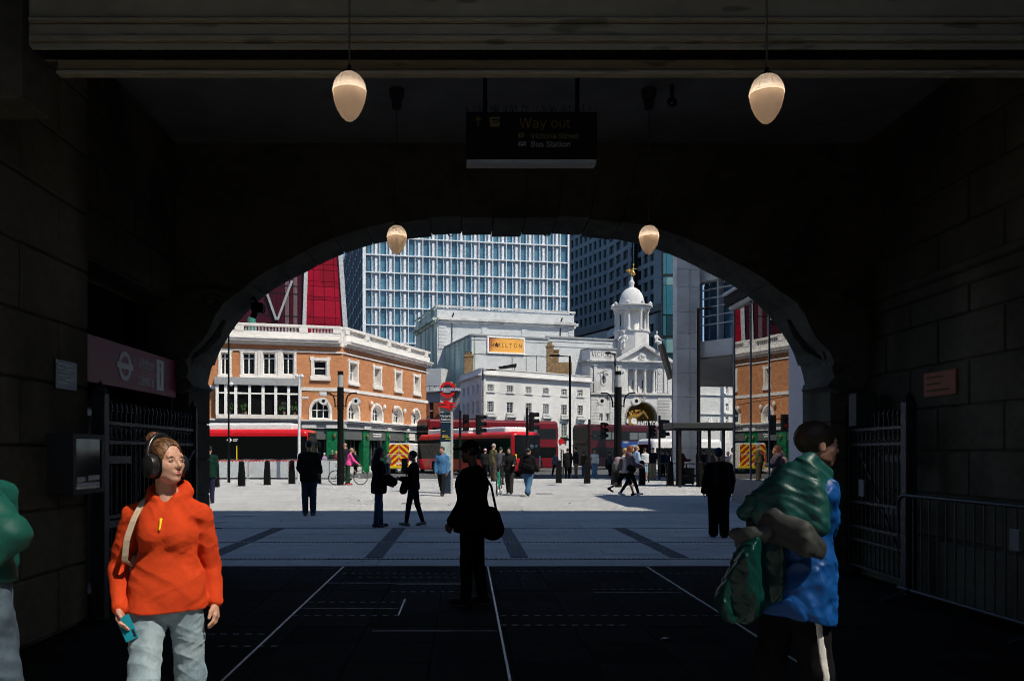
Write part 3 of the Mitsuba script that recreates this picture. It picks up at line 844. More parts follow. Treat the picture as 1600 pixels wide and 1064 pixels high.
def window(parent, fr, hole, rec, trim_w, mullions=(), transoms=(), fw=.06, trim='m_trim', pane='m_dark_glass', proud=.07, sill=True, frame='m_white_paint', ears=False):
    """pane, sash and (as one surround) the stone trim round one window opening"""
    u0, z0, u1, z1 = hole.bounds
    w = part(parent, 'window', fr.ext(hole.buffer(-.005), -rec - .02, -rec), pane)
    sash = hole.difference(hole.buffer(-fw, join_style=2))
    for u in mullions:
        sash = sash.union(R(u - fw * .5, u + fw * .5, z0, z1).intersection(hole))
    for z in transoms:
        sash = sash.union(R(u0, u1, z - fw * .5, z + fw * .5).intersection(hole))
    part(w, 'sash', fr.ext(sash, -rec + .002, -rec + .06), frame)
    if trim_w:
        t = ring_of(hole, trim_w)
        if ears:
            for a, b in ((u0 - trim_w * 1.35, u0 - trim_w * .2), (u1 + trim_w * .2, u1 + trim_w * 1.35)):
                t = t.union(R(a, b, z1 + trim_w * .1, z1 + trim_w * 1.35)).union(R(a, b, z0 - trim_w * 1.35, z0 - trim_w * .1))
        part(w, 'surround', fr.ext(t.difference(hole), -.02, proud), trim)
        lin = hole.buffer(.001).difference(hole.buffer(-.02, join_style=2))
        part(w, 'reveal', fr.ext(lin, -rec, -.021), trim)
    if sill:
        s_ = MB()
        fr.box(s_, u0 - trim_w - .05, u1 + trim_w + .05, z0 - trim_w - .16, z0 - trim_w - .003, -.02, proud + .09)
        part(w, 'sill', s_, trim)
    return w


def px_hole(fr, x0, x1, y0, y1, arch=False):
    u0, u1 = fr.u_of_px(x0), fr.u_of_px(x1)
    xm = (x0 + x1) / 2
    za, zb = fr.z_of(xm, y1), fr.z_of(xm, y0)
    return arch_poly(u0, u1, za, zb - (u1 - u0) / 2 * .95, rise=(u1 - u0) / 2 * .95) if arch else R(u0, u1, za, zb)


wa, wb = [], []
for x0, x1 in ((345, 358), (379.5, 398.5), (411, 430.5), (442, 459.5)):
    wa.append(px_hole(FA, x0, x1, 551, 585))
wa.append(R(FA.u_of_px(490.5), FA.u_of_px(510.5), 6.92, 7.98))
waa = [arch_poly(FA.u_of_px(486.5), FA.u_of_px(515), 3.9, 4.45, rise=.72)]
bay = R(FA.u_of_px(338), FA.u_of_px(470), 3.75, 6.1)
part(pub, 'wall', FA.ext(R(0, FA.L + .0, ZW, ZT).difference(shapely.union_all(wa + waa + [bay.buffer(-.1)])), -.35, 0), 'm_brick')
for (x0, x1) in ((546, 557.5), (584.5, 594), (617.5, 625.8), (647, 654.8)):
    wb.append(R(FB.u_of_px(x0), FB.u_of_px(x1), 6.72, 8.0))
wba = [arch_poly(FB.u_of_px(a), FB.u_of_px(b), 3.9, 4.35, rise=.78) for a, b in ((543.5, 560), (580.8, 596.6), (613.8, 627.8), (643.5, 655.5))]
part(pub, 'wall', FB.ext(R(.003, FB.L, ZW, ZT).difference(shapely.union_all(wb + wba)), -.35, 0), 'm_brick')
for i, h in enumerate(wa):
    u0, z0, u1, z1 = h.bounds
    if i < 4:
        window(pub, FA, h, .28, .16, ((u0 + u1) / 2,), (z0 + (z1 - z0) * .74,), .075, ears=True)
    else:
        window(pub, FA, h, .28, .2, (), ((z0 + z1) / 2,), .07, ears=True)
for i in (1, 2):
    m = MB()
    u = (wa[i].bounds[2] + wa[i + 1].bounds[0]) / 2
    FA.box(m, u - .09, u + .09, 6.5, 8.55, -.02, .13)
    part(pub, 'pilaster', m, 'm_trim')
for h in wb:
    u0, z0, u1, z1 = h.bounds
    window(pub, FB, h, .42, .2, (), ((z0 + z1) / 2,), .07, ears=True)
for fr, hs in ((FA, waa), (FB, wba)):
    for h in hs:
        u0, z0, u1, z1 = h.bounds
        window(pub, fr, h, .4, .17, ((u0 * .68 + u1 * .32), (u0 * .32 + u1 * .68)), (4.5,), .07)
# bands and cornices along both facades (mitred by running each to the corner)
for fr, e0, e1 in ((FA, 0, .0), (FB, .0, .3)):
    prevu = (0 + e0, fr.L + e1)
    for nm, z0, z1, pj, mt in (('string_course', 8.52, 8.62, .10, 'm_trim'), ('string_course', 8.62, 8.68, .06, 'm_brick'), ('band', 5.84, 6.08, .06, 'm_trim'), ('lower_cornice', 3.70, 3.80, .42, 'm_trim'), ('lower_cornice', 3.58, 3.695, .34, 'm_lead'), ('lower_cornice', 3.42, 3.575, .2, 'm_lead'), ('lower_cornice', 3.2, 3.415, .12, 'm_white_stone'),
                               ('cornice', 8.98, 9.10, .10, 'm_trim'), ('cornice', 9.10, 9.2, .26, 'm_trim'), ('cornice', 9.2, 9.34, .52, 'm_trim'), ('cornice', 9.34, 9.44, .60, 'm_trim'), ('parapet', 9.445, 9.9, .22, 'm_trim'), ('rail', 10.26, 10.42, .28, 'm_trim')):
        m = MB()
        n0 = -.3
        k0 = 0 if fr is FA else .0
        # the end at the shared corner is mitred
        s = math.tan(.5 * math.acos(np.clip(FA.u @ FB.u, -1, 1)))
        if fr is FA:
            p = [fr.pt(0, z0, pj), fr.pt(fr.L - s * pj * 1, z0, pj), fr.pt(fr.L - s * n0, z0, n0), fr.pt(0, z0, n0)]
        else:
            p = [fr.pt(s * pj * 1, z0, pj), fr.pt(prevu[1], z0, pj), fr.pt(prevu[1], z0, n0), fr.pt(s * n0, z0, n0)]
        p = [q + (0, 0, 0) for q in p] + [q + (0, 0, z1 - z0) for q in p]
        m.hexa(p)
        part(pub, nm, m, mt)
    # dentils
    m = MB()
    for u in np.arange(.2, fr.L - .2, .3):
        fr.box(m, u, u + .15, 9.0, 9.097, .1, .22)
    part(pub, 'dentil_row', m, 'm_trim', kind='stuff', label='row of small dentils under the cornice')
bal = mikit.ply(MB().lathe([(.07, 0), (.07, .04), (.045, .06), (.085, .15), (.04, .27), (.06, .31), (.06, .35)], (0, 0, 0), 8).get(), 'm_trim', smooth=40)
for fr in (FA, FB):
    posts = [FA.u_of_px(x) for x in (320, 374, 474, 527)] if fr is FA else [.35] + [FB.u_of_px(x) for x in (570, 604.5, 635.5, 663)]
    for u in posts:
        m = MB()
        fr.box(m, u - .3, u + .3, 9.9, 10.262, -.28, .26)
        part(pub, 'balustrade_pier', m, 'm_trim')
    u = posts[0] if fr is FA else 1.0
    while u < posts[-1] - .4:
        u += .225
        if min(abs(u - q) for q in posts) > .38:
            p = fr.pt(u, 9.9, -.02)
            part(pub, 'baluster', bal, 'm_trim', M=mat4(*p))
# glazed bay
by = part(pub, 'bay', None or FA.ext(R(bay.bounds[0], bay.bounds[2], 3.82, 4.1), -.2, .55), 'm_trim')
u0, _, u1, _ = bay.bounds
part(by, 'roof', FA.ext(R(u0 - .1, u1 + .05, 6.12, 6.62), -.3, .66), 'm_lead')
ms = [u0 + .08] + [FA.u_of_px(x) for x in (353, 368.5, 390, 411, 430.5, 450.5)] + [u1 - .08]
for i in range(len(ms) - 1):
    for z0, z1 in ((4.14, 5.5), (5.6, 6.08)):
        m = MB()
        FA.box(m, ms[i] + .09, ms[i + 1] - .09, z0, z1, .42, .44)
        part(by, 'pane', m, 'm_window_clear')
for u in ms:
    m = MB()
    FA.box(m, u - .1, u + .1, 4.1, 6.118, .4, .53)
    part(by, 'mullion', m, 'm_white_paint')
m = MB()
FA.box(m, u0 + .18, u1 - .18, 5.5, 5.6, .425, .52)
part(by, 'transom', m, 'm_white_paint')
m = MB()
FA.box(m, u0, u1, 4.1, 6.1, -.34, .3)
part(by, 'interior', m, 'm_black_matte')
# plants inside the bay windows
for px in (358, 384, 444, 460):
    u = FA.u_of_px(px)
    wp = thing('window_plant', 'green pot plant on the sill of the glazed bay, about %s' % {358: 'at its left end', 384: 'in its second pane', 444: 'in its fifth pane', 460: 'at its right end'}[px], 'plant')
    q = FA.pt(u, 4.12, .36)
    part(wp, 'pot', MB().lathe([(.08, 0), (.11, .18), (.001, .181)], q, 8), 'm_brick_old')
    m = MB()
    for i in range(16):
        a, r_ = rnd.uniform(0, 6.28), rnd.uniform(.05, .35)
        c_ = q + FA.u * (r_ * math.cos(a)) + (0, 0, .22 + abs(r_ * math.sin(a)) * 1.6)
        m.add([c_, c_ + FA.u * .07 + (0, 0, .12), c_ + (0, 0, .2), c_ - FA.u * .05 + (0, 0, .1)], [(0, 1, 2, 3)])
    part(wp, 'leaves', m, 'm_plant', kind='stuff')
# ground floor: green tiled piers, fascia boards, dark shop windows
for fr, cols, lo, hi in ((FA, [(472, 493), (510, 534.8)], 0, FA.L), (FB, [(535.3, 537), (566, 575.5), (602.5, 607.5), (632.5, 636.5), (661, 665.5)], .003, FB.L)):
    m = MB()
    fr.box(m, lo, hi, 2.42, 3.19, -.3, -.02)
    part(pub, 'fascia_board', m, 'm_fascia')
    m = MB()
    fr.box(m, lo, hi, .0, 2.419, -.9, -.55)
    part(pub, 'shop_window', m, 'm_shop_glass')
    m = MB()
    fr.box(m, lo, hi, 0.0, .42, -.5, -.06)
    part(pub, 'stall_riser', m, 'm_white_stone')
    for a, b in cols:
        m = MB()
        fr.box(m, fr.u_of_px(a), fr.u_of_px(b), .0, 3.199, -.3, .09)
        q = part(pub, 'tiled_pier', m, 'm_green_tile', label='pier of green glazed tiles')
        m = MB()
        fr.box(m, fr.u_of_px(a) - .03, fr.u_of_px(b) + .03, 3.2, 3.46, -.3, .235)
        part(q, 'capital', m, 'm_white_stone')
        u = (fr.u_of_px(a) + fr.u_of_px(b)) / 2
        if b - a > 3:
            p = fr.pt(u, 2.62, .2)
            part(q, 'lantern', MB().lathe([(.02, -.12), (.09, -.05), (.1, .12), (.03, .2), (.001, .22)], p, 8), 'm_brass', 40)
    us = np.arange(lo + .3, hi - .3, .55)
    for u in us:
        if not any(fr.u_of_px(a) - .1 < u < fr.u_of_px(b) + .1 for a, b in cols):
            m = MB()
            fr.box(m, u, u + .07, .42, 2.41, -.5, -.4)
            part(pub, 'glazing_bar', m, 'm_fascia')
fu = FB.u_of_px(590)
for zz, t in ((2.84, 'THE STAGE'), (2.66, 'DOOR')):
    part(pub, 'lettering', text_on(FB, t, .13, fu, zz, -.018), 'm_sign_print') if False else None
m = MB()
for i, w in enumerate((1.5, 1.3)):
    FB.box(m, fu - w / 2, fu + w / 2, 2.86 - i * .17, 2.95 - i * .17, -.019, -.012)
part(pub, 'faded_lettering', m, 'm_sign_print', kind='stuff', label='illegible pale lettering on the fascia')
m = MB()
FB.box(m, FB.u_of_px(637), FB.u_of_px(646), 2.5, 3.05, .1, .16)
part(pub, 'hanging_board', m, 'm_trim')
foot = sg.Polygon([A0[:2], C0[:2], B1[:2], B1[:2] + (-12, 14), A0[:2] + (0, 26)]).buffer(-.36, join_style=2)
m = trimesh.creation.extrude_polygon(foot, .2, engine='earcut')
m.apply_translation((0, 0, 9.2))
part(pub, 'flat_roof', MB().tm(m), 'm_lead')
m = MB()
fe = Fr(B1, B1 + (-12, 14, 0))
fe.box(m, .01, fe.L, 0, 9.4, -.34, 0)
part(pub, 'end_wall', m, 'm_brick')
for i, (px, y) in enumerate(((577, 631), (597, 636), (613, 638), (629, 642), (643, 644))):
    q = part(pub, 'flood_light', MB().ball(FB.pt(FB.u_of_px(px), FB.z_of(px, y), .22), (.13, .16, .2), 1), 'm_trim', True)
tk = thing('roof_tank', 'green tank on the roof of the brick pub behind the balustrade', 'tank')
p = at(393, 0, 58)
part(tk, 'drum', MB().lathe([(.3, 9.4), (.3, 11.15), (.22, 11.3), (.001, 11.35)], (p[0], 58, 0), 14), 'm_patina_green', 40)
mat('m_patina_green', (.05, .22, .16), .6, .3)

# ------------------------------------------------------------------ red glass building behind the pub
rg = thing('red_glass_building', 'red glass office building with pale leaning piers behind the brick pub', 'building')
FR_ = Fr(at(380, 0, 108), at(548, 0, 112))


def slant(fr, b0, b1, t0, t1, z0, z1, n0, n1):
    return fr.ext(sg.Polygon([(b0, z0), (b1, z0), (t1, z1), (t0, z1)]), n0, n1)


def uu(px):
    return FR_.u_of_px(px)


ZR0, ZR1 = 4, 33
zy = lambda y: CH + (VY - y) * 110 / FPX
xs = [474, 489.5, 507.5, 525, 541]
zs = [4] + [zy(y) for y in (533, 519, 505, 494, 467, 462, 446, 438, 420, 411, 392, 380, 360, 345)]
for i in range(4):
    for j in range(len(zs) - 1):
        # the panel field narrows upwards between the leaning piers
        def lx(px, z):
            t = (z - zy(505)) / (zy(405) - zy(505))
            return px + (px - 474) / 67 * (-8 * t) + t * 2
        q = [(uu(lx(xs[i], zs[j])) + .03, zs[j] + .03), (uu(lx(xs[i + 1], zs[j])) - .03, zs[j] + .03), (uu(lx(xs[i + 1], zs[j + 1])) - .03, zs[j + 1] - .03), (uu(lx(xs[i], zs[j + 1])) + .03, zs[j + 1] - .03)]
        part(rg, 'red_pane', FR_.ext(sg.Polygon(q), -.05 - .02 * ((i * 3 + j) % 2), 0), 'm_red_pale' if j in (4, 6) and i > 0 else 'm_red_glass')
mat('m_red_pale', (.33, .008, .026), .3, .12)
part(rg, 'backing', FR_.ext(R(uu(330), uu(529), 0, ZR1 + 4), -3, -.2), 'm_red_dark')
for a, b, t0, t1 in ((467.5, 473.5, 477.5, 483), (541.5, 549.5, 525, 531.5)):
    zz0, zz1 = 4, zy(345)
    part(rg, 'leaning_pier', slant(FR_, uu(a) + (-.05 if a < 500 else .45), uu(b) + (-.05 if a < 500 else .45), uu(t0), uu(t1), zz0, zz1, -.3, .35), 'm_grey_panel')
for (a, b) in (((417, 462), (431.5, 502)), ((456, 440), (433.5, 502))):
    ln_ = sg.LineString([(uu(a[0]), zy(a[1])), (uu(b[0]), zy(b[1]))])
    part(rg, 'strut', FR_.ext(ln_.buffer(.15, cap_style=2), .1, .4), 'm_strut')
for i, px in enumerate(np.arange(400, 466, 6.5)):
    q = R(uu(px), uu(px + 6.1), 4, ZR1)
    part(rg, 'glass_strip', FR_.ext(q, -.15, -.05), 'm_red_dark' if i < 6 else ('m_grey_red' if i % 2 else 'm_red_dark'))
mat('m_strut', (.30, .32, .32), .6, .2)
mat('m_grey_red', (.13, .085, .095), .4, .2)
for y in (448, 460, 495):
    m = MB()
    FR_.box(m, uu(398), uu(466), zy(y), zy(y) + .08, -.05, .02)
    part(rg, 'floor_line', m, 'm_black')

# ------------------------------------------------------------------ white gridded office tower
ot = thing('office_tower', 'tall white gridded office tower with blue windows', 'building')
FT = Fr(at(567, 0, 168), at(889, 0, 176))
FS = Fr(at(524, 0, 262), at(567, 0, 168))
nm, W0 = 14, .5
mw = (FT.L - 2 * W0 + .4) / 14.6
zz = [24.5 + 3.7 * k for k in range(-2, 9)]
part(ot, 'core', FT.ext(R(.3, FT.L - .2, 0, 56), -12, -.75), 'm_black_matte')
for k in range(15):
    u = W0 + k * mw
    last = k == 14
    m = MB()
    FT.box(m, u - .07, u + .07, 14, 56, -.6, .16)
    part(ot, 'mullion', m, 'm_tower_white')
    for j in range(len(zz) - 1):
        z0, z1 = zz[j] + .18, zz[j + 1] - .16
        ue = u + (.44 * mw if not last else .5 * mw)
        m = MB()
        FT.box(m, u + .07, ue, z0, z1, -.5, -.46)
        part(ot, 'window', m, 'm_tower_glass')
        if not last:
            m = MB()
            FT.box(m, ue + .11, u + .64 * mw, z0, z1, -.5, -.44)
            part(ot, 'side_pane', m, 'm_tower_glass2')
            m = MB()
            FT.box(m, u + .665 * mw, u + .82 * mw, z0, z1 - .55, -.48, -.02)
            part(ot, 'fin_panel', m, 'm_tower_white')
    if not last:
        m = MB()
        FT.box(m, ue, ue + .10, 14, 56, -.52, .02)
        part(ot, 'mullion', m, 'm_tower_white')
        m = MB()
        FT.box(m, u + .645 * mw, u + mw - .07, 14, 56, -.6, -.45)
        part(ot, 'grey_strip', m, 'm_tower_grey')
mat('m_tower_glass2', (.20, .31, .39), .12, .6)
for z in zz:
    m = MB()
    FT.box(m, .0, FT.L, z - .11, z + .11, -.55, .2)
    part(ot, 'floor_band', m, 'm_tower_white')
m = MB()
FT.box(m, -.02, .46, 0, 56, -1.5, .24)
part(ot, 'corner_pier', m, 'm_tower_white')
m = MB()
FT.box(m, FT.L - .3, FT.L + .02, 0, 56, -1.5, .24)
part(ot, 'corner_pier', m, 'm_tower_white')
part(ot, 'base', FT.ext(R(0, FT.L, 0, 14), -3, -.1), 'm_tower_grey')
part(ot, 'side_wall', FS.ext(R(0, FS.L - .1, 0, 56), -1, -.4), 'm_tower_side')
for k in range(22):
    m = MB()
    u = k * FS.L / 22
    FS.box(m, u, u + .3, 0, 56, -.4, .1)
    part(ot, 'side_fin', m, 'm_tower_grey2')
mat('m_tower_grey2', (.12, .15, .18), .5, .4)  # fins of the side face, darkened for its shade
for z in zz:
    m = MB()
    FS.box(m, 0, FS.L - .1, z - .3, z + .3, -.4, -.05)
    part(ot, 'side_band', m, 'm_tower_side')

# ------------------------------------------------------------------ dark curved tower on the right
dt = thing('dark_tower', 'dark grey curved office tower with square windows behind the domed theatre', 'building')
D0, D1, D2, D3 = at(870, 0, 238), at(950, 0, 212), at(983, 0, 199), at(1036, 0, 184)


def tower_face(fr, ncol, z0, z1, dz, mg, wf=.64):
    holes = []
    for j in range(int((z1 - z0) / dz)):
        for i in range(ncol):
            w = (fr.L - 2 * mg) / ncol
            holes.append(R(mg + (i + (1 - wf) / 2) * w, mg + (i + (1 + wf) / 2) * w, z0 + j * dz + .9, z0 + j * dz + dz - .25))
    part(dt, 'wall', fr.ext(R(0, fr.L, 0, z1 + 1).difference(shapely.union_all(holes)), -.45, 0), 'm_dtower')
    for h in holes:
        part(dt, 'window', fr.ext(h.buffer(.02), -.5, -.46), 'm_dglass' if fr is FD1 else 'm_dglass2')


DZ = 3.35
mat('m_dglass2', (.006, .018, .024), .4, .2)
FD1, FD2, FD3 = Fr(D0, D1), Fr(D1, D2), Fr(D2, D3)
tower_face(FD1, 11, 22.2, 72.5, DZ, .3)
tower_face(FD2, 3, 22.2, 72.5, DZ, .1, .72)
tower_face(FD3, 5, 22.2, 72.5, DZ, .2, .7)
for fr in (FD1, FD2, FD3):
    m = MB()
    fr.box(m, 0, fr.L, 34.0, 35.6, .0, 1.3)
    part(dt, 'balcony', m, 'm_dtower2')
    m = MB()
    fr.box(m, 0, fr.L, 31.6, 33.9, .001, .3)
    part(dt, 'dark_band', m, 'm_dglass')
mat('m_dtower2', (.11, .13, .145), .6, .3)
m = MB()
FD3.box(m, .15 * FD3.L, .27 * FD3.L, 22, 73.6, .0, .6)
part(dt, 'service_shaft', m, 'm_black_matte')
m = MB()
FD3.box(m, .205 * FD3.L, .225 * FD3.L, 22, 73.7, .6, .75)
part(dt, 'pipe', m, 'm_dtower')
for fr in (FD1, FD2, FD3):
    m = MB()
    fr.box(m, 0, fr.L, 0, 73, -6, -.6)
    part(dt, 'core', m, 'm_dtower')
m = MB()
FD3.box(m, FD3.L * .78, FD3.L + 3, 0, 73, .01, .4)
part(dt, 'glass_corner', m, 'm_dglass')

# ------------------------------------------------------------------ theatre: fly tower, lower blocks, facade, domed turret
th = thing('theatre', 'white theatre with columned pediment front, domed turret and high stage house behind', 'building')


def block(fr, zt, depth, mt, side_mt, cornice=True, zb=0):
    m = MB()
    fr.box(m, 0, fr.L, zb, zt, -.4, 0)
    part(th, 'wall', m, mt)
    p0 = fr.pt(0, 0)
    fs_ = Fr(p0 + depth, p0)
    m = MB()
    fs_.box(m, 0, fs_.L - .01, zb, zt, -.4, 0)
    part(th, 'side_wall', m, side_mt)
    p1 = fr.pt(fr.L, 0)
    fe_ = Fr(p1, p1 + np.array([depth[0] * .2, depth[1], 0]))
    m = MB()
    fe_.box(m, .01, fe_.L, zb, zt, -.4, 0)
    part(th, 'side_wall', m, mt)
    part(th, 'roof', MB().hexa([tuple(q[:2]) + (z,) for z in (zt - .5, zt - .2) for q in (fr.pt(.1, 0, -.1), fr.pt(fr.L - .1, 0, -.1), p1 + (-.2, depth[1], 0), p0 + depth + (.2, 0, 0))]), 'm_lead')
    return fs_, fe_


FK = Fr(at(683, 0, 95), at(897, 0, 99.5))
fks, fke = block(FK, 18.6, np.array([-3.2, 11, 0]), 'm_rear_white', 'm_patina')
Zk = lambda y: CH + (VY - y) * 95 / FPX
for fr, mt, ee in ((FK, 'm_rear_white', (0, 0)), (fks, 'm_patina', (0, 0)), (fke, 'm_rear_white', (0, 0))):
    for z0, z1, pj in ((Zk(504), Zk(500.5), .25), (Zk(500), Zk(496), .55), (Zk(480), Zk(477), .18)):
        m = MB()
        fr.box(m, -.0 if fr is not fks else 0, fr.L + (.0 if fr is not fks else 0), z0, z1, .002, pj)
        part(th, 'cornice', m, mt if fr is not FK else 'm_white_stone')
for px0, px1 in ((685, 697), (888, 896)):
    for i in range(9):
        z = Zk(545) + i * .42
        m = MB()
        FK.box(m, FK.u_of_px(px0), FK.u_of_px(px1), z, z + .36, .0, .09)
        part(th, 'quoin', m, 'm_rear_white')
for px0, px1 in ((752, 761), (815, 824)):
    m = MB()
    FK.box(m, FK.u_of_px(px0), FK.u_of_px(px1), 8, Zk(505), .0, .08)
    part(th, 'pilaster', m, 'm_rear_white')
for px in (706, 875):
    m = MB()
    u = FK.u_of_px(px)
    m.tube([FK.pt(u, Zk(548), .12), FK.pt(u, Zk(505), .12)], .05, 6)
    m.tube([FK.pt(u, Zk(495), .3), FK.pt(u + .1, Zk(489), .5)], .09, 6)
    part(th, 'drain_pipe', m, 'm_iron', kind='stuff')
FL_ = Fr(at(737, 0, 85), at(857, 0, 88))
fls, fle = block(FL_, CH + 184 * 85 / FPX, np.array([-3.6, 12, 0]), 'm_rear_white', 'm_patina')
FM_ = Fr(at(853, 0, 90), at(964, 0, 93))
block(FM_, CH + 181 * 90 / FPX, np.array([0, 8, 0]), 'm_rear_white', 'm_rear_white')
for fr, d in ((FL_, 85), (FM_, 90), (fls, 90)):
    zt = CH + (184 if d != 90 or fr is fls else 181) * (85 if fr is fls else d) / FPX
    for a, b, pj in ((zt - .14, zt + .02, .16), (zt - .55, zt - .46, .07)):
        m = MB()
        fr.box(m, 0, fr.L, a, b, .003, pj)
        part(th, 'coping', m, 'm_lead' if pj > .1 else 'm_rear_white')
m = MB()
FM_.box(m, 0, FM_.L, CH + 165 * 90 / FPX, CH + 165.8 * 90 / FPX, .002, .05)
part(th, 'ledge', m, 'm_lead')
m = MB()
for px in (800, 822, 838):
    u = FL_.u_of_px(px)
    m.tube([FL_.pt(u, 9.5, .03), FL_.pt(u, FL_.z_of(px, 556), .03)], .022, 5)
m.tube([FL_.pt(FL_.u_of_px(740), FL_.z_of(740, 553), .03), FL_.pt(FL_.L - .1, FL_.z_of(850, 557), .03)], .025, 5)
part(th, 'cable', m, 'm_iron', kind='stuff')
bb = thing('theatre_billboard', 'framed orange and gold billboard of the musical high on the white theatre wall', 'billboard')
bu0, bu1, bz0, bz1 = FL_.u_of_px(763), FL_.u_of_px(817), FL_.z_of(790, 551), FL_.z_of(790, 529)


def poster_fn(p, n, uv):
    t = smoothstep(.3, 3.4, p.x - 1.0 - .35 * (p.z - 13)) * .6 + .4 * fbm(p.x * .9, p.z * 1.3, 0)
    return mix((.30, .07, .03), (.85, .42, .08), smoothstep(.25, .85, t))


mat('m_poster', proc(poster_fn), .5, .3)
m = MB()
FL_.box(m, bu0, bu1, bz0, bz1, .08, .14)
part(bb, 'panel', m, 'm_poster')
for (a, b, c, d) in ((bu0 - .16, bu1 + .16, bz0 - .16, bz0), (bu0 - .16, bu1 + .16, bz1, bz1 + .16), (bu0 - .16, bu0, bz0, bz1), (bu1, bu1 + .16, bz0, bz1)):
    m = MB()
    FL_.box(m, a, b, c, d, .002, .2)
    part(bb, 'frame', m, 'm_white_paint')
hz = (bz0 + bz1) / 2 - .22
mat('m_ink', (.06, .02, .012), .5, .3)
part(bb, 'lettering', text_on(FL_, 'H', .44, bu0 + .42, hz, .141, wide=1.0), 'm_ink')
part(bb, 'lettering', text_on(FL_, 'M I L T O N', .44, bu0 + 2.36, hz, .141, wide=.92), 'm_ink')
sp = [(math.cos(PI / 2 + i * PI / 5) * (.36 if i % 2 == 0 else .15), math.sin(PI / 2 + i * PI / 5) * (.36 if i % 2 == 0 else .15)) for i in range(10)]
part(bb, 'star', FL_.ext(affinity.translate(sg.Polygon(sp), bu0 + .88, hz + .22), .141, .145), 'm_ink')
# chimneys and brick bits
for i, (x0, x1, y0, y1, d, lab) in enumerate(((725.5, 739.5, 554, 580, 83, 'brown brick chimney stack beside the white wall left of the terrace'), (855, 865, 539, 566, 84, 'yellow brick chimney at the right end of the white wall'), (865, 873, 546, 566, 84.4, 'lower yellow brick chimney next to the taller one'))):
    a, b = at(x0, y1, d), at(x1, y0, d)
    c = thing('chimney', lab, 'chimney')
    part(c, 'stack', MB().box(a[0], b[0], d, d + 1.0, 0 if i else 7, b[2]), 'm_brick_old')
    part(c, 'cap', MB().box(a[0] - .07, b[0] + .07, d - .07, d + 1.07, b[2] - .22, b[2] - .04), 'm_brick_old')
    if i < 2:
        for q in range(3):
            part(c, 'pot', MB().lathe([(.12, 0), (.1, .35), (.13, .4), (.001, .41)], (a[0] + .2 + q * (b[0] - a[0] - .4) / 2, d + .5, b[2] - .04), 8), 'm_brick_old', 40)
part(th, 'brick_return', MB().box(at(866, 0, 84.8)[0], at(894, 0, 84.8)[0], 84.9, 86, 0, at(0, 566, 84.8)[2]), 'm_brick_old')

# theatre facade
FV = Fr(at(922, 0, 90), at(1056, 0, 92))
vz = lambda y: CH + (VY - y) * 91 / FPX
vu = FV.u_of_px
cent = (963, 1046)
ap = at(1003, 0, 91)
arch_o = arch_poly(vu(978), vu(1026), -.2, vz(652), rise=vz(628) - vz(652))
log_ = R(vu(979), vu(1025), vz(614), vz(577))
wing_holes = [R(vu(936.5), vu(942), vz(626), vz(618)), R(vu(946.5), vu(952), vz(626), vz(618)), R(vu(936.5), vu(942), vz(658), vz(646)), R(vu(946.5), vu(952), vz(658), vz(646)),
              R(vu(1049), vu(1053), vz(627), vz(620)), R(vu(1049), vu(1053), vz(658), vz(647))]
oval = affinity.scale(sg.Point(vu(943), vz(594)).buffer(1), .26, .55)
part(th, 'front_wall', FV.ext(R(0, FV.L, 0, vz(566)).difference(shapely.union_all([arch_o, log_, oval] + wing_holes)), -.5, 0), 'm_white_stone')
for h in wing_holes:
    u0, z0, u1, z1 = h.bounds
    window(th, FV, h, .3, 0, ((u0 + u1) / 2,), (z0 + (z1 - z0) / 3, z0 + (z1 - z0) * 2 / 3), .05, sill=False)
window(th, FV, oval, .3, .12, (vu(943),), (vz(594),), .05, trim='m_white_stone', sill=False)
# rusticated courses
m = MB()
for i in range(30):
    z = .2 + i * .36
    if z + .3 > vz(617):
        break
    for a, b in ((vu(923), vu(935.5)), (vu(953), vu(963)), (vu(964), vu(976)), (vu(1028), vu(1047))):
        FV.box(m, a, b, z, z + .3, -.01, .07)
for i in range(9):
    z = vz(613) + i * .31
    for a, b in ((vu(922.2), vu(926.5)), (vu(1027), vu(1035))):
        FV.box(m, a, b, z, z + .26, -.01, .07)
part(th, 'rusticated_courses', m, 'm_white_stone', kind='stuff', label='banded stone courses')
for z0, z1, pj in ((vz(617), vz(614.5), .28), (vz(569), vz(566.5), .3), (vz(572), vz(569.2), .15), (vz(566.3), vz(564), .5)):
    m = MB()
    FV.box(m, 0, FV.L, z0, z1, .003, pj)
    part(th, 'entablature', m, 'm_white_stone')
m = MB()
FV.box(m, 0, vu(963), vz(564), vz(547), -.4, -.05)
part(th, 'attic', m, 'm_white_stone')
m = MB()
FV.box(m, 0, vu(964), vz(547.2), vz(545), -.45, .1)
part(th, 'attic_coping', m, 'm_lead')
m = MB()
FV.box(m, vu(926), vu(960), vz(560), vz(549.5), -.048, -.01)
part(th, 'name_panel', m, 'm_white_stone')
part(th, 'lettering', text_on(FV, 'VICTORIA', .56, vu(942.5), vz(559), -.009, wide=.70), 'm_iron')
fvs = Fr(FV.pt(0, 0) + np.array([-2.2, 4.2, 0]), FV.pt(0, 0))
m = MB()
fvs.box(m, 0, fvs.L - .01, 0, vz(547), -.4, -.05)
part(th, 'return_wall', m, 'm_rear_white')
for z0, z1, pj in ((vz(566.3), vz(564), .45), (vz(547.2), vz(545), .1), (vz(571), vz(567), .2)):
    m = MB()
    fvs.box(m, 0, fvs.L, z0, z1, -.04, pj)
    part(th, 'return_cornice', m, 'm_lead')
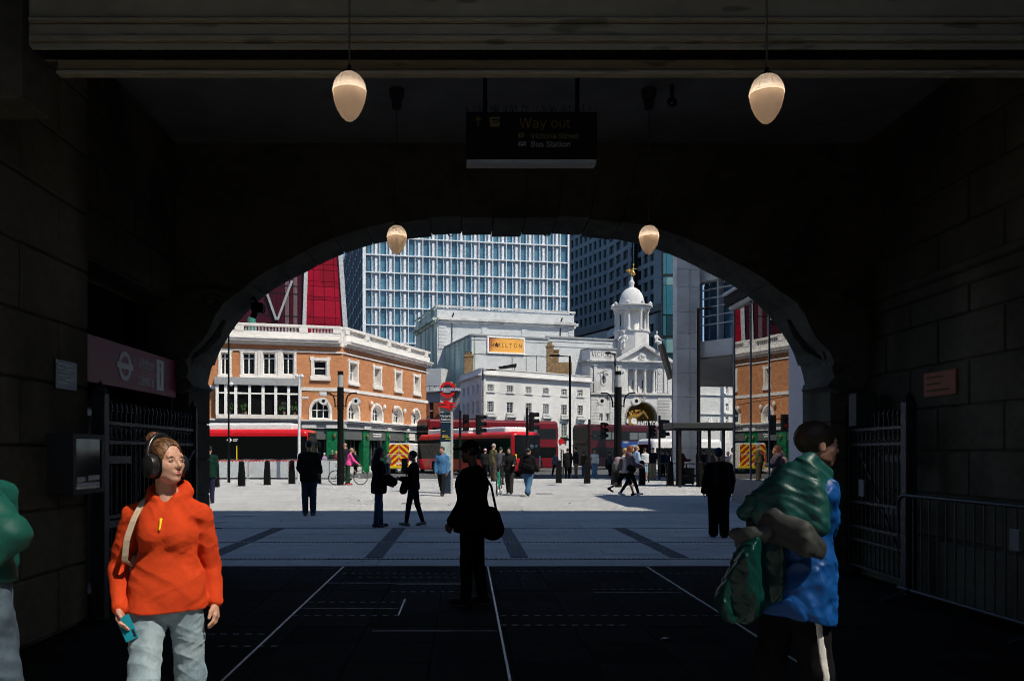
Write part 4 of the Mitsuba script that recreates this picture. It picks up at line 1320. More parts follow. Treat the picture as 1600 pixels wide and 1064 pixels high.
# wing pilasters, loggia columns
for px in (929.5, 960.5, 966.5, 1039, 1044.5):
    m = MB()
    FV.box(m, vu(px) - .17, vu(px) + .17, vz(613.5), vz(573), .002, .2)
    FV.box(m, vu(px) - .26, vu(px) + .26, vz(573), vz(571.8), .002, .27)
    part(th, 'pilaster', m, 'm_white_stone')
for px in (979.5, 993.5, 1008.5, 1022.5):
    p = FV.pt(vu(px), 0, -.22)
    part(th, 'column', MB().lathe([(.26, vz(614)), (.26, vz(613)), (.2, vz(612.5)), (.165, vz(580)), (.25, vz(578.5)), (.27, vz(577)), (.1, vz(576.9))], (p[0], p[1], 0), 12), 'm_white_stone', 40)
m = MB()
FV.box(m, vu(978.5), vu(1025.5), vz(614), vz(576.5), -1.6, -1.3)
part(th, 'loggia_back', m, 'm_trim')
for px in (983.5, 997, 1012):
    h = R(vu(px - 1.7), vu(px + 1.7), vz(606), vz(592))
    q = part(th, 'loggia_window', FV.ext(h, -1.29, -1.25), 'm_dark_glass')
    part(q, 'muntin', FV.ext(R(vu(px) - .02, vu(px) + .02, vz(606), vz(592)).union(R(vu(px - 1.7), vu(px + 1.7), vz(599.3), vz(598.7))), -1.249, -1.23), 'm_white_paint')
for px in (990, 1004):
    m = MB()
    FV.box(m, vu(px - 1.7), vu(px + 1.7), vz(614), vz(594), -1.2, -1.12)
    part(th, 'banner', m, 'm_white_paint')
# swags: small carved ornament
for px, py, s in ((943, 583, 1), (971, 580, .8), (1031, 580, .8), (1003, 622, 1.0)):
    m = MB()
    rs = random.Random(px)
    for i in range(26):
        a = rs.uniform(0, 2 * PI)
        r_ = rs.uniform(.1, .55) * s
        p = FV.pt(vu(px) + r_ * math.cos(a) * (1.2 if px == 943 else .8), vz(py) + r_ * math.sin(a) * .8, .06)
        m.ball(p, rs.uniform(.05, .11), 1)
    part(th, 'carved_ornament', m, 'm_white_stone', kind='stuff')
# pediment
apx, apz = vu(1004), vz(540.5)
pe = sg.Polygon([(vu(963), vz(564)), (vu(1046), vz(564)), (apx, apz)])
part(th, 'pediment', FV.ext(pe, -.5, .05), 'm_white_stone')
for a, b in (((vu(961.5), vz(564.5)), (apx, apz + .1)), ((vu(1047.5), vz(564.5)), (apx, apz + .1))):
    ln_ = sg.LineString([a, b])
    part(th, 'raking_cornice', FV.ext(ln_.buffer(.17, cap_style=2).union(ln_.parallel_offset(.0).buffer(.1)), .051, .6), 'm_white_stone')
part(th, 'medallion', FV.ext(sg.Point(apx - .05, vz(556)).buffer(.42).difference(sg.Point(apx - .05, vz(556)).buffer(.3)), .051, .2), 'm_white_stone')
part(th, 'boss', MB().ball(FV.pt(apx - .05, vz(556), .06), .3, 2), 'm_white_stone', True)
# arch interior with clock sign
part(th, 'entrance_back', FV.ext(R(vu(976), vu(1028), 0, vz(627)), -3.6, -3.3), 'm_black_matte')
part(th, 'arch_moulding', FV.ext(arch_o.buffer(.14).difference(arch_o).intersection(R(0, 99, 0, 99)), .003, .13), 'm_lead')
part(th, 'vault', FV.ext(arch_o.difference(arch_o.buffer(-.12)).intersection(R(0, 99, 2, 99)), -3.2, -.5), 'm_gold_dark')
mat('m_gold_dark', (.24, .17, .06), .5, .4, .3)
part(th, 'vault_panel', FV.ext(arch_o.buffer(-.12).intersection(R(0, 99, vz(660), 99)), -2.4, -2.3), 'm_gold_dark')
cs = thing('marquee_clock', 'gilded clock kiosk sign with white letters over the theatre entrance arch', 'sign')
m = MB()
FV.box(m, vu(981), vu(994), vz(664), vz(652), -.3, .3)
part(cs, 'clock_case', m, 'm_gold')
part(cs, 'pediment', FV.ext(sg.Polygon([(vu(979.5), vz(652)), (vu(995.5), vz(652)), (vu(991), vz(648)), (vu(984), vz(648))]), -.35, .38), 'm_gold')
part(cs, 'clock_face', FV.ext(sg.Point(vu(988.5), vz(658)).buffer(.33), .301, .33), 'm_white_paint')
part(cs, 'clock_hand', FV.ext(sg.LineString([(vu(988.5), vz(658)), (vu(988.5) + .02, vz(658) + .24)]).buffer(.02).union(sg.LineString([(vu(988.5), vz(658)), (vu(988.5) + .16, vz(658) + .05)]).buffer(.02)), .331, .34), 'm_ink')
part(cs, 'clock_face', FV.ext(affinity.scale(sg.Point(vu(980), vz(658)).buffer(.3), .6, 1), .2, .25), 'm_white_paint')
part(cs, 'lettering', text_on(FV, 'HAMILTON', .52, vu(1007.5), vz(665.5), .5, wide=.78, bold=True), 'm_white_paint')
m = MB()
FV.box(m, vu(979), vu(1027), vz(672), vz(666), .1, .9)
part(cs, 'canopy', m, 'm_black')
m = MB()
rs = random.Random(3)
for i in range(40):
    p = FV.pt(vu(990) + rs.uniform(-.9, .9), vz(646) + rs.uniform(-.25, .35), rs.uniform(-.1, .25))
    m.ball(p, rs.uniform(.05, .12), 1)
part(cs, 'gilded_foliage', m, 'm_gold', kind='stuff')
m = MB()
m.tube([FV.pt(vu(996), vz(652), .0), FV.pt(vu(1004), vz(644), .1), FV.pt(vu(1012), vz(654), .1)], [.1, .28, .08], 8)
part(cs, 'gilded_star', m, 'm_gold')
# turret
tc = at(987, 0, 93.5)
tz = lambda y: CH + (VY - y) * 93.5 / FPX
tu = lambda r: r * 93.5 / FPX
tt = part(th, 'turret', MB().lathe([(tu(27), vz(566)), (tu(27), tz(521)), (tu(29), tz(520.5)), (tu(29), tz(519)), (tu(14), tz(518.9))], (tc[0], 93.5, 0), 8), 'm_white_stone')
for i in range(8):
    a = (i + .5) * PI / 4
    x, y = tc[0] + tu(24.5) * math.cos(a), 93.5 + tu(24.5) * math.sin(a)
    part(tt, 'column', MB().lathe([(.26, tz(519)), (.26, tz(517)), (.19, tz(516)), (.16, tz(490)), (.27, tz(487.5)), (.27, tz(486))], (x, y, 0), 10), 'm_white_stone', 40)
    x, y = tc[0] + tu(29) * math.cos(a), 93.5 + tu(29) * math.sin(a)
    part(tt, 'urn', MB().lathe([(.12, tz(480)), (.2, tz(478)), (.22, tz(476)), (.08, tz(474)), (.001, tz(473))], (x, y, 0), 8), 'm_white_stone', 40)
part(tt, 'drum', MB().lathe([(tu(13), tz(519)), (tu(13), tz(486))], (tc[0], 93.5, 0), 8), 'm_trim')
part(tt, 'entablature', MB().lathe([(tu(13), tz(486.2)), (tu(28), tz(486)), (tu(28), tz(483)), (tu(32), tz(481)), (tu(32), tz(479.5)), (tu(20), tz(479)), (tu(20), tz(473)), (tu(18), tz(472.6))], (tc[0], 93.5, 0), 24), 'm_white_stone', 30)
part(tt, 'dome', MB().lathe([(tu(18.6) * math.cos(t), tz(472.5) + (tz(449.5) - tz(472.5)) * math.sin(t)) for t in np.linspace(0, PI / 2 * .97, 14)], (tc[0], 93.5, 0), 28), 'm_white_stone', True)
part(tt, 'lantern', MB().lathe([(tu(4), tz(451)), (tu(3.6), tz(445)), (tu(4.6), tz(443.5)), (tu(4.2), tz(440.5)), (tu(2.4), tz(439)), (tu(1.8), tz(433))], (tc[0], 93.5, 0), 12), 'm_white_stone', 40)
# gilded figure on the dome
gs = thing('gilded_statue', 'small gilded dancing figure on top of the theatre dome', 'statue')
g = lambda px, py, dy=0: at(px, py, 93.5) + (0, dy, 0)
m = MB()
m.tube([g(987, 434), g(987, 428), g(988, 424), g(989.5, 419)], [.06, .09, .17, .11], 8)
m.tube([g(989, 421), g(992.5, 420), g(996, 420.5)], [.06, .045, .03], 6)
m.tube([g(989.5, 419), g(990, 415.5)], [.05, .05], 6)
m.ball(g(990, 414), (.1, .1, .13), 1)
m.tube([g(989, 420), g(986, 423), g(983, 425)], [.06, .05, .1], 6)
part(gs, 'figure', m, 'm_gold', 60)
m = MB()
m.tube([g(984.5, 429, -.1), g(988, 426, -.15), g(992, 430, -.1)], [.1, .33, .12], 8)
m.tube([g(985, 420.5, .1), g(981, 423, .1), g(984, 427, .1)], [.1, .3, .1], 8)
part(gs, 'drapery', m, 'm_gold', 60)

# ------------------------------------------------------------------ white terrace with sash windows
tr = thing('white_terrace', 'white three-storey stucco terrace with rows of sash windows', 'building')
FH = Fr(at(753, 0, 76), at(922, 0, 84.5))
hz_ = lambda y: CH + (VY - y) * 76 / FPX
hu = FH.u_of_px
holes, cols = [], (766.5, 797, 826, 853, 881.5, 906.5)
ztop = (FH.z_of(766, 611), FH.z_of(766, 600.5))
zlow = (FH.z_of(766, 643.5), FH.z_of(766, 627))
zgr = (FH.z_of(882, 681), FH.z_of(882, 661))
for c in cols:
    u = hu(c)
    for z0, z1 in (ztop, zlow):
        holes.append((R(u - .39, u + .39, z0, z1), 0))
    if c > 820:
        holes.append((R(u - .39, u + .39, zgr[0], zgr[1]), 1))
part(tr, 'wall', FH.ext(R(0, FH.L, 0, hz_(584)).difference(shapely.union_all([h for h, _ in holes])), -.4, 0), 'm_stucco')
for i, (h, gnd) in enumerate(holes):
    u0, z0, u1, z1 = h.bounds
    half = (i % 3 == 0)
    window(tr, FH, h, .16, 0, (u0 * 2 / 3 + u1 / 3, u0 / 3 + u1 * 2 / 3) if not half else ((u0 + u1) / 2,), (z0 + (z1 - z0) * .25, (z0 + z1) / 2, z0 + (z1 - z0) * .75), .02, sill=False, pane='m_shop_glass' if i % 4 else 'm_curtain')
    s_ = MB()
    FH.box(s_, u0 - .14, u1 + .14, z0 - .14, z0 - .02, .002, .13)
    part(tr, 'sill', s_, 'm_stucco')
    if gnd or (abs(z0 - zlow[0]) < .01):
        zz_ = zlow[0] - .42
        s_ = MB()
        if abs(z0 - zlow[0]) < .01:
            FH.box(s_, u0 - .22, u1 + .22, zz_ - .06, zz_ + .05, .002, .34)
            FH.box(s_, u0 - .16, u1 + .16, zz_ + .05, zz_ + .16, .002, .2)
            FH.box(s_, u0 - .2, u0 - .08, zz_ - .3, zz_ - .06, .002, .2)
            FH.box(s_, u1 + .08, u1 + .2, zz_ - .3, zz_ - .06, .002, .2)
            part(tr, 'window_hood', s_, 'm_lead_pale')
mat('m_curtain', (.10, .11, .115), .15, .4)
mat('m_lead_pale', (.5, .51, .5), .7, .2)
FHs = Fr(at(719, 0, 84.5), at(753, 0, 76))
hs = []
for c in (724.5, 731.5, 739, 746.5):
    u = FHs.u_of_px(c)
    for z0, z1 in (ztop, zlow):
        hs.append(R(u - .42, u + .42, z0 - .1, z1 + .12))
part(tr, 'side_wall', FHs.ext(R(0, FHs.L - .01, 0, hz_(584)).difference(shapely.union_all(hs)), -.4, 0), 'm_stucco')
for h in hs:
    u0, z0, u1, z1 = h.bounds
    window(tr, FHs, h, .16, 0, ((u0 + u1) / 2,), ((z0 + z1) / 2,), .05, sill=False, pane='m_curtain')
for fr in (FH, FHs):
    for z0, z1, pj in ((hz_(584), hz_(576), .05), (hz_(586), hz_(584.2), .4), (hz_(575.8), hz_(574.6), .14), (hz_(613), hz_(612.4), .03)):
        m = MB()
        fr.box(m, 0 if fr is FH else .0, fr.L + (.2 if fr is FH else 0), z0, z1, -.4 if pj != .03 else -.01, pj)
        part(tr, 'cornice', m, 'm_stucco')
part(tr, 'roof', MB().hexa([tuple(q[:2]) + (z,) for z in (hz_(590), hz_(587)) for q in (FH.pt(.3, 0, -.4), FH.pt(FH.L, 0, -.4), FH.pt(FH.L, 0, -9), FHs.pt(0, 0, -.4))]), 'm_lead')
rp = thing('roof_panel', 'dark tilted panel on the roof of the white terrace', 'roof panel')
a, b = at(780, 577, 79), at(806, 569.5, 80)
part(rp, 'panel', MB().hexa([(a[0], 79, a[2]), (b[0], 79, a[2] + .2), (b[0], 80.2, a[2] + .3), (a[0], 80.2, a[2] + .1), (a[0], 79, a[2] + .25), (b[0], 79, b[2]), (b[0], 80.2, b[2] + .1), (a[0], 80.2, a[2] + .4)]), 'm_black')
part(rp, 'leg', MB().box(a[0] + .1, a[0] + .18, 79.5, 79.58, 8.6, a[2] + .1), 'm_iron')
part(rp, 'leg', MB().box(b[0] - .18, b[0] - .1, 79.5, 79.58, 8.6, a[2] + .3), 'm_iron')
# small buildings between pub and terrace
gb = thing('side_street_building', 'narrow grey stone and red brick house between the pub and the terrace', 'building')
Fg = Fr(at(664, 0, 88), at(722, 0, 86))
gz = lambda y: CH + (VY - y) * 87 / FPX
part(gb, 'wall', Fg.ext(R(0, Fg.L, 0, gz(612)), -3, 0), 'm_lead')
part(gb, 'wall', Fg.ext(R(0, Fg.u_of_px(689), gz(612), gz(575)), -3, -.02), 'm_rear_white')
m = MB()
Fg.box(m, 0, Fg.L, gz(612), gz(610), .0, .4)
part(gb, 'cornice', m, 'm_lead_pale')
for a, b, c, d in ((678, 686, 655, 628), (700, 712, 622, 600), (666, 671, 650, 630)):
    part(gb, 'brick_panel', Fg.ext(R(Fg.u_of_px(a), Fg.u_of_px(b), gz(c), gz(d)), .002, .12), 'm_red_brick')
for a, b in ((689, 696), (672, 677)):
    q = part(gb, 'window', Fg.ext(R(Fg.u_of_px(a), Fg.u_of_px(b), gz(655), gz(628)), .003, .04), 'm_dark_glass')
    part(q, 'frame', Fg.ext(R(Fg.u_of_px(a), Fg.u_of_px(b), gz(642), gz(640.8)), .041, .07), 'm_white_paint')
mat('m_red_brick', (.32, .10, .05), .85, .2)
for px in (666, 673, 681):
    part(gb, 'railing_bar', MB().tube([Fg.pt(Fg.u_of_px(px), gz(611), .3), Fg.pt(Fg.u_of_px(px), gz(602), .3)], .03, 5), 'm_iron')
part(gb, 'railing_rail', MB().tube([Fg.pt(.1, gz(603), .3), Fg.pt(Fg.u_of_px(689), gz(603), .3)], .03, 5), 'm_iron')

# ------------------------------------------------------------------ right: glass block, concrete block, far white fronts
gt = thing('teal_glass_building', 'teal glass corner block beside the concrete pier', 'building')
d = 98
a0, a1 = at(1034, 0, d), at(1062, 0, d)
rows_ = [556, 545, 512, 492, 431, 429, 360, 330]
part(gt, 'core', MB().box(a0[0] + .1, a1[0], d + .25, d + .8, 0, 38), 'm_dglass')
for j, (y0, y1, mt) in enumerate(((551, 527, 'm_tealpale'), (524, 493, 'm_dglass'), (491, 446, 'm_teal_glass'), (445, 431, 'm_tealpale'), (428, 396, 'm_teal_glass'), (393, 352, 'm_teal_glass'))):
    for i, (x0, x1) in enumerate(((1036.5, 1041), (1041.6, 1057.5))):
        p, q = at(x0, y0, d), at(x1, y1, d)
        part(gt, 'pane', MB().box(p[0], q[0], d + .1, d + .2, p[2], q[2]), mt if i else 'm_teal_glass')
mat('m_tealpale', (.16, .28, .28), .2, .5)
for y in (429.5, 526):
    p = at(1034, y, d)
    part(gt, 'transom', MB().box(p[0], a1[0], d - .02, d + .2, p[2] - .1, p[2] + .1), 'm_black')
for px in (1034.5, 1058):
    p = at(px, 0, d)
    part(gt, 'mullion', MB().box(p[0] - .08, p[0] + .08, d - .04, d + .2, 9, 38), 'm_black')
# raking dark gantry (escalator housing) at the right of the theatre
gn = thing('raking_gantry', 'dark sloping steel truss running down beside the theatre', 'gantry')
m = MB()
p = [at(1032, 537, 70), at(1038, 537, 70), at(1052, 587, 70), at(1049, 592, 70)]
part(gn, 'truss', MB().hexa([tuple(q) for q in (p[0], p[1], p[2], p[3])] + [tuple(q + (0, 1.2, 0)) for q in (p[0], p[1], p[2], p[3])]), 'm_black')
cbk = thing('concrete_building', 'grey concrete building on stout piers with louvred blue windows at the right', 'building')
d = 42.0
c0, c1 = at(1057.5, 0, d), at(1090, 0, d)
FC = Fr(at(1057.5, 0, d), at(1078, 0, d))
zc = lambda y, dd=d: CH + (VY - y) * dd / FPX
# pier: front slab courses
ys_ = [770, 700, 662, 620, 583, 545, 520, 487, 448, 421, 400, 380, 350]
for i in range(len(ys_) - 1):
    z0, z1 = max(zc(ys_[i]), 0), zc(ys_[i + 1])
    part(cbk, 'pier_panel', MB().cbox(c0[0], at(1077, 0, d)[0], d, d + .8, z0 + .006, z1 - .006, .012), 'm_concrete')
    part(cbk, 'pier_panel', MB().cbox(at(1077, 0, d)[0] + .01, at(1090, 0, d + .5)[0], d + .12, d + .9, z0 + .006, z1 - .006, .012), 'm_concrete')
# receding front from the pier towards the camera at the right
FQ = Fr(at(1084, 0, 43.2), at(1178, 0, 40.3))
qz = lambda px, py: FQ.z_of(px, py)
for nm_, ya, yb, pj in (('upper_band', 443, 421, .25), ('sill_band', 560, 536, .25)):
    z0, z1 = qz(1090, ya), qz(1090, yb)
    m = MB()
    FQ.box(m, 0, FQ.L, z0, z1, -.6, pj)
    part(cbk, nm_, m, 'm_concrete')
z0, z1 = qz(1090, 536), qz(1090, 443)
m = MB()
FQ.box(m, 0, FQ.L, z0, z1, -1.2, -.9)
part(cbk, 'dark_room', m, 'm_dglass')
for a, b in ((1093, 1101), (1101, 1122), (1124, 1150), (1152, 1172)):
    m = MB()
    FQ.box(m, FQ.u_of_px(a), FQ.u_of_px(b) - .06, z0, z1, -.5, -.46)
    part(cbk, 'window', m, 'm_blue_glass')
mat('m_blue_glass', (.05, .115, .18), .1, .6)
for a in (1089, 1122.5, 1157.5):
    m = MB()
    u = FQ.u_of_px(a)
    FQ.box(m, u - .04, u + .04, z0, z1, -.44, .07)
    part(cbk, 'mullion', m, 'm_grey_panel')
for k in range(5):
    z = z0 + (z1 - z0) * (.28 + .145 * k)
    m = MB()
    FQ.box(m, FQ.u_of_px(1087), FQ.L, z - .02, z + .02, -.1, .05)
    part(cbk, 'louvre_blade', m, 'm_grey_panel')
# soffit under the upper floor, back to the white fronts
zs_ = qz(1090, 561)
part(cbk, 'soffit', MB().hexa([tuple(FQ.pt(.2, 0, -.0)[:2]) + (zs_ - .05,), tuple(FQ.pt(FQ.L, 0, 0)[:2]) + (zs_ - .05,), (22, 52, zs_ - .75), (14.6, 52, zs_ - .75), tuple(FQ.pt(.2, 0, -.0)[:2]) + (zs_ + .1,), tuple(FQ.pt(FQ.L, 0, 0)[:2]) + (zs_ + .1,), (22, 52, zs_ + .1), (14.6, 52, zs_ + .1)]), 'm_soffit_panel')
m = MB()
FQ.box(m, 0, FQ.L, z1 + 2.5, 16, -8, -.2)
part(cbk, 'upper_storeys', m, 'm_concrete')
# brown stone strip left of the pier
part(cbk, 'brown_edge', MB().box(at(1054, 0, 46)[0], at(1058.5, 0, 46)[0], 46, 46.6, 0, CH + (VY - 566) * 46 / FPX), 'm_brown_stone')
mat('m_brown_stone', (.30, .21, .16), .8, .2)
for i, (x0, x1, ytop, d, mt, lab) in enumerate(((1088, 1133, 540, 100, 'm_lead_pale', 'plain pale grey building seen under the concrete building'), (1131, 1156, 560, 80, 'm_white_stone', 'narrow white fronted building with dark windows under the concrete building'))):
    k = thing('far_building', lab, 'building')
    F_ = Fr(at(x0, 0, d), at(x1, 0, d + 2))
    z_ = lambda y: CH + (VY - y) * d / FPX
    hs = []
    if i == 1:
        for c in (1136, 1148.5):
            for y0, y1 in ((615, 600), (642, 630), (662, 650)):
                hs.append(R(F_.u_of_px(c - 2.2), F_.u_of_px(c + 2.2), z_(y0), z_(y1)))
    w_ = R(0, F_.L, 0, z_(ytop))
    part(k, 'wall', F_.ext(w_.difference(shapely.union_all(hs)) if hs else w_, -.4, 0), mt)
    for h in hs:
        u0, q0, u1, q1 = h.bounds
        window(k, F_, h, .2, 0, ((u0 + u1) / 2,), ((q0 + q1) / 2,), .06, sill=False)
    for y in (647, 617, 600):
        m = MB()
        F_.box(m, 0, F_.L, z_(y), z_(y) + .12, .002, .2)
        part(k, 'string_course', m, 'm_white_stone')
    if i == 0:
        for px in (1103, 1107, 1117):
            part(k, 'finial', MB().lathe([(.15, z_(663)), (.2, z_(660)), (.1, z_(656)), (.001, z_(650))], F_.pt(F_.u_of_px(px), 0, .5), 8), 'm_white_paint', 40)
# glass kiosk with mirror panes
ki = thing('glass_kiosk', 'mirror-glazed kiosk on a stone plinth reflecting the brick pub', 'kiosk')
KX = 8.30
K0 = np.array([KX, 24.6, 0])
FKk = Fr(K0, (KX + .004, 18.9))                 # receding glass side, towards the camera
FKk.n = -np.array([-FKk.u[1], FKk.u[0], 0]) if FKk.n[0] > 0 else FKk.n
L_ = FKk.L
zk0, zk1 = .72, CH + (VY - 484) * 24.6 / FPX
n_ = 3
ug = FKk.u_of_px(1236)
for i in range(n_):
    ua, ub = ug * i / n_ + .008, ug * (i + 1) / n_ - .008
    tl = math.radians((-.12, .22, -.1)[i])
    for j, (za, zb) in enumerate(((zk0, 2.95), (2.97, zk1))):
        m = [FKk.pt(u, z, .02 + (u - ua) * math.tan(tl)) for u, z in ((ua, za), (ub, za), (ub, zb), (ua, zb))]
        mm = [p - FKk.n * .02 for p in m]
        part(ki, 'pane', MB().add(mm + m, [(0, 3, 2, 1), (4, 5, 6, 7), (0, 1, 5, 4), (1, 2, 6, 5), (2, 3, 7, 6), (3, 0, 4, 7)]), 'm_mirror')
m = MB()
FKk.box(m, ug, L_, zk0, zk1 + 1, -.3, .06)
part(ki, 'cladding_panel', m, 'm_mauve')
mat('m_mauve', (.50, .455, .46), .6, .2)
for i in (0, 1, 2, 3):
    m = MB()
    u = ug * i / n_
    FKk.box(m, u - .012, u + .012, zk0, zk1, -.05, .045)
    part(ki, 'mullion', m, 'm_lead')
m = MB()
FKk.box(m, -.05, L_, .0, zk0 - .005, -.4, .08)
part(ki, 'plinth', m, 'm_plinth')
mat('m_plinth', (.20, .185, .175), .6, .3)
for z0, z1, pj in ((zk1 + .005, zk1 + .10, .16), (zk1 + .1, zk1 + .42, .28), (zk1 + .42, zk1 + .5, .36)):
    m = MB()
    FKk.box(m, -.1, L_, z0, z1, -.3, pj)
    part(ki, 'roof_edge', m, 'm_grey_panel' if pj != .28 else 'm_iron')
part(ki, 'front', MB().box(KX + .02, KX + 6, 24.62, 24.9, 0, zk1 + .4), 'm_black')
# ------------------------------------------------------------------ buses, ambulance, coach
def car_M(front, rear, z=-.11):
    """local x runs from the rear (0) to the front; y to the left; the given points lie on the near or middle line"""
    f, r_ = np.array(front, float), np.array(rear, float)
    a = math.atan2(f[1] - r_[1], f[0] - r_[0])
    return mat4(r_[0], r_[1], z, a), float(np.linalg.norm(f - r_))


wheel_tyre = MB().tube([(0, -.14, 0), (0, .14, 0)], .47, 18)
wheel_rim = MB().tube([(0, -.15, 0), (0, .15, 0)], .26, 12)


def section_body(L, W, H, z0, r=.28, fr=.3, xs=6):
    """rounded bus shell: cross sections along x with the ends tucked in"""
    def ring(x, inset):
        w, h0, h1 = W / 2 - inset, z0 + inset * .3, H - inset
        rr = max(.03, r - inset * .3)
        p = []
        for (cy, cz, a0) in ((w - rr, h1 - rr, 0), (-w + rr, h1 - rr, 90), (-w + .06, h0 + .06, 180), (w - .06, h0 + .06, 270)):
            q = rr if a0 < 180 else .06
            for k in range(5):
                t = math.radians(a0 + 22.5 * k)
                p.append((x, cy + q * math.cos(t), cz + q * math.sin(t)))
        return p
    st = [(0, fr), (fr * .12, fr * .55), (fr * .45, fr * .2), (fr, 0), (L - fr, 0), (L - fr * .45, fr * .2), (L - fr * .12, fr * .55), (L, fr)]
    v, f = [], []
    for x, i in st:
        v += ring(x, i)
    n = 20
    for s in range(len(st) - 1):
        for k in range(n):
            f.append((s * n + k, s * n + (k + 1) % n, (s + 1) * n + (k + 1) % n, (s + 1) * n + k))
    m = MB().add(v, f)
    for base, c in ((0, (0, 0, (z0 + H) / 2)), ((len(st) - 1) * n, (L, 0, (z0 + H) / 2))):
        m.add(v[base:base + n] + [c], [(k, (k + 1) % n, n) for k in range(n)])
    return m


def roundel(M, k, x, y, z, r, nx, mt='m_white_paint'):
    """ring and bar on a vertical face; nx = 'side+' 'side-' or 'end'"""
    sh = sg.Point(0, 0).buffer(r).difference(sg.Point(0, 0).buffer(r * .62)).union(sg.box(-r * 1.3, -r * .2, r * 1.3, r * .2))
    m = trimesh.util.concatenate([trimesh.creation.extrude_polygon(g, .006, engine='earcut') for g in getattr(sh, 'geoms', [sh])])
    A = {'side-': [[1, 0, 0], [0, 0, -1], [0, 1, 0]], 'side+': [[-1, 0, 0], [0, 0, 1], [0, 1, 0]], 'rear': [[0, 0, -1], [-1, 0, 0], [0, 1, 0]]}[nx]
    B = np.eye(4)
    B[:3, :3] = np.array(A)
    B[:3, 3] = (x, y, z)
    part(k, 'roundel', mv(m, B), mt, M=M)


def bus(label, front, rear, kind='single', red='m_bus_red', W=2.5, near='side-', pods=True, detail=True, H=None):
    M, L = car_M(front, rear)
    k = thing('double_decker_bus' if kind == 'double' else 'single_decker_bus', label, 'bus', None)
    H = H or (4.3 if kind == 'double' else 2.98)
    part(k, 'body', section_body(L, W, H, .3), red, 50, M=M)
    rows_ = [(1.12, 2.56)] if kind == 'single' else [(1.15, 2.05), (2.72, 3.62)]
    for ri, (z0, z1) in enumerate(rows_):
        n = 7
        for sd in (-1, 1):
            y = sd * (W / 2 + .004)
            m = MB()
            m.box(.3, L - (.08 if kind == 'single' else .35), min(y, y - sd * .03), max(y, y - sd * .03), z0, z1)
            band = part(k, 'window_band', m, 'm_bus_glass', M=M)
            for i in range(n):
                xa = .55 + (L - 1.0) * i / n
                m = MB().box(xa + .05, xa + (L - 1.0) / n - .05, min(y, y + sd * .006), max(y, y + sd * .006), z0 + .1, z1 - .12)
                part(band, 'pane', m, 'm_pane_see' if ri == 1 and i in (1, 2, 4, 5) else 'm_bus_glass', M=M)
        if kind == 'double' or True:
            for x, sx in ((-.004, -1), (L + .004, 1)):
                zt = z1 + (.1 if sx < 0 else .22)
                if kind == 'single' and sx < 0:
                    zt = z1 + .2
                m = MB().box(min(x, x - sx * .04), max(x, x - sx * .04), -W / 2 + .16, W / 2 - .16, z0 + (.1 if sx < 0 else -.02), zt)
                part(k, 'rear_window' if sx < 0 else 'windscreen', m, 'm_bus_glass', M=M)
    for x in (2.3, L - 2.6):
        for sd in (-1, 1):
            B = M @ mat4(x, sd * (W / 2 - .12), .47)
            w = part(k, 'wheel', wheel_tyre, 'm_tyre', 30, M=B)
            part(w, 'rim', wheel_rim, 'm_lead', 30, M=B)
            part(w, 'arch', MB().box(x - .58, x + .58, sd * (W / 2) - .02, sd * (W / 2) + .003, .29, .95), 'm_black_matte', M=M)
    for sd in (-1, 1):
        for z in (.75, .95, 1.12, 1.3):
            part(k, 'tail_light', MB().lathe([(.075, 0), (.075, .02), (.05, .03), (.001, .032)], seg=10), 'm_tail', M=M @ np.array([[0, 0, -1, .02], [1, 0, 0, sd * (W / 2 - .17)], [0, 1, 0, z], [0, 0, 0, 1.0]]) if True else None)
        part(k, 'headlight', MB().box(L - .02, L + .012, sd * (W / 2 - .42) - .16, sd * (W / 2 - .42) + .16, .62, .86), 'm_white_plastic', M=M)
        part(k, 'mirror', MB().cbox(L + .05, L + .15, sd * (W / 2 + .14) - .09, sd * (W / 2 + .14) + .09, 1.9, 2.25, .02).tube([(L - .1, sd * (W / 2 - .1), 2.3), (L + .1, sd * (W / 2 + .14), 2.25)], .02, 6), 'm_black', M=M)
    part(k, 'destination_display', MB().box(L + .005, L + .03, -.7, .7, z1 + .02 if kind == 'single' else 2.2, z1 + .2 if kind == 'single' else 2.5), 'm_black', M=M)
    part(k, 'number_plate', MB().box(-.03, -.005, -.28, .28, .5, .62), 'm_yellow', M=M)
    part(k, 'rear_grille', MB().box(-.02, -.001, -.7, .7, .68, 1.05), red, M=M)
    for sd in (-1,):
        y = -(W / 2 + .012)
        part(k, 'door', MB().box(L - 1.75, L - .45, y - .004, y + .01, .42, 2.4).box(L * .5 - .6, L * .5 + .6, y - .004, y + .01, .42, 2.4), 'm_bus_glass', M=M) if near == 'door' else None
    if pods and kind == 'single':
        for a, b, h in ((.1, .42, .34), (.46, .92, .36)):
            v = rbox(L * a, L * b, -W / 2 + .25, W / 2 - .25, H - .12, H + h, .14)
            part(k, 'roof_pod', (np.asarray(v.vertices), np.asarray(v.faces)), 'm_white_plastic', 40, M=M)
    return k, M, L


mat('m_pane_see', (.11, .125, .125), .15, .4)  # opaque grey painted as if bright buildings showed through the glass
mat('m_tail', (.75, .72, .70), .3, .4)
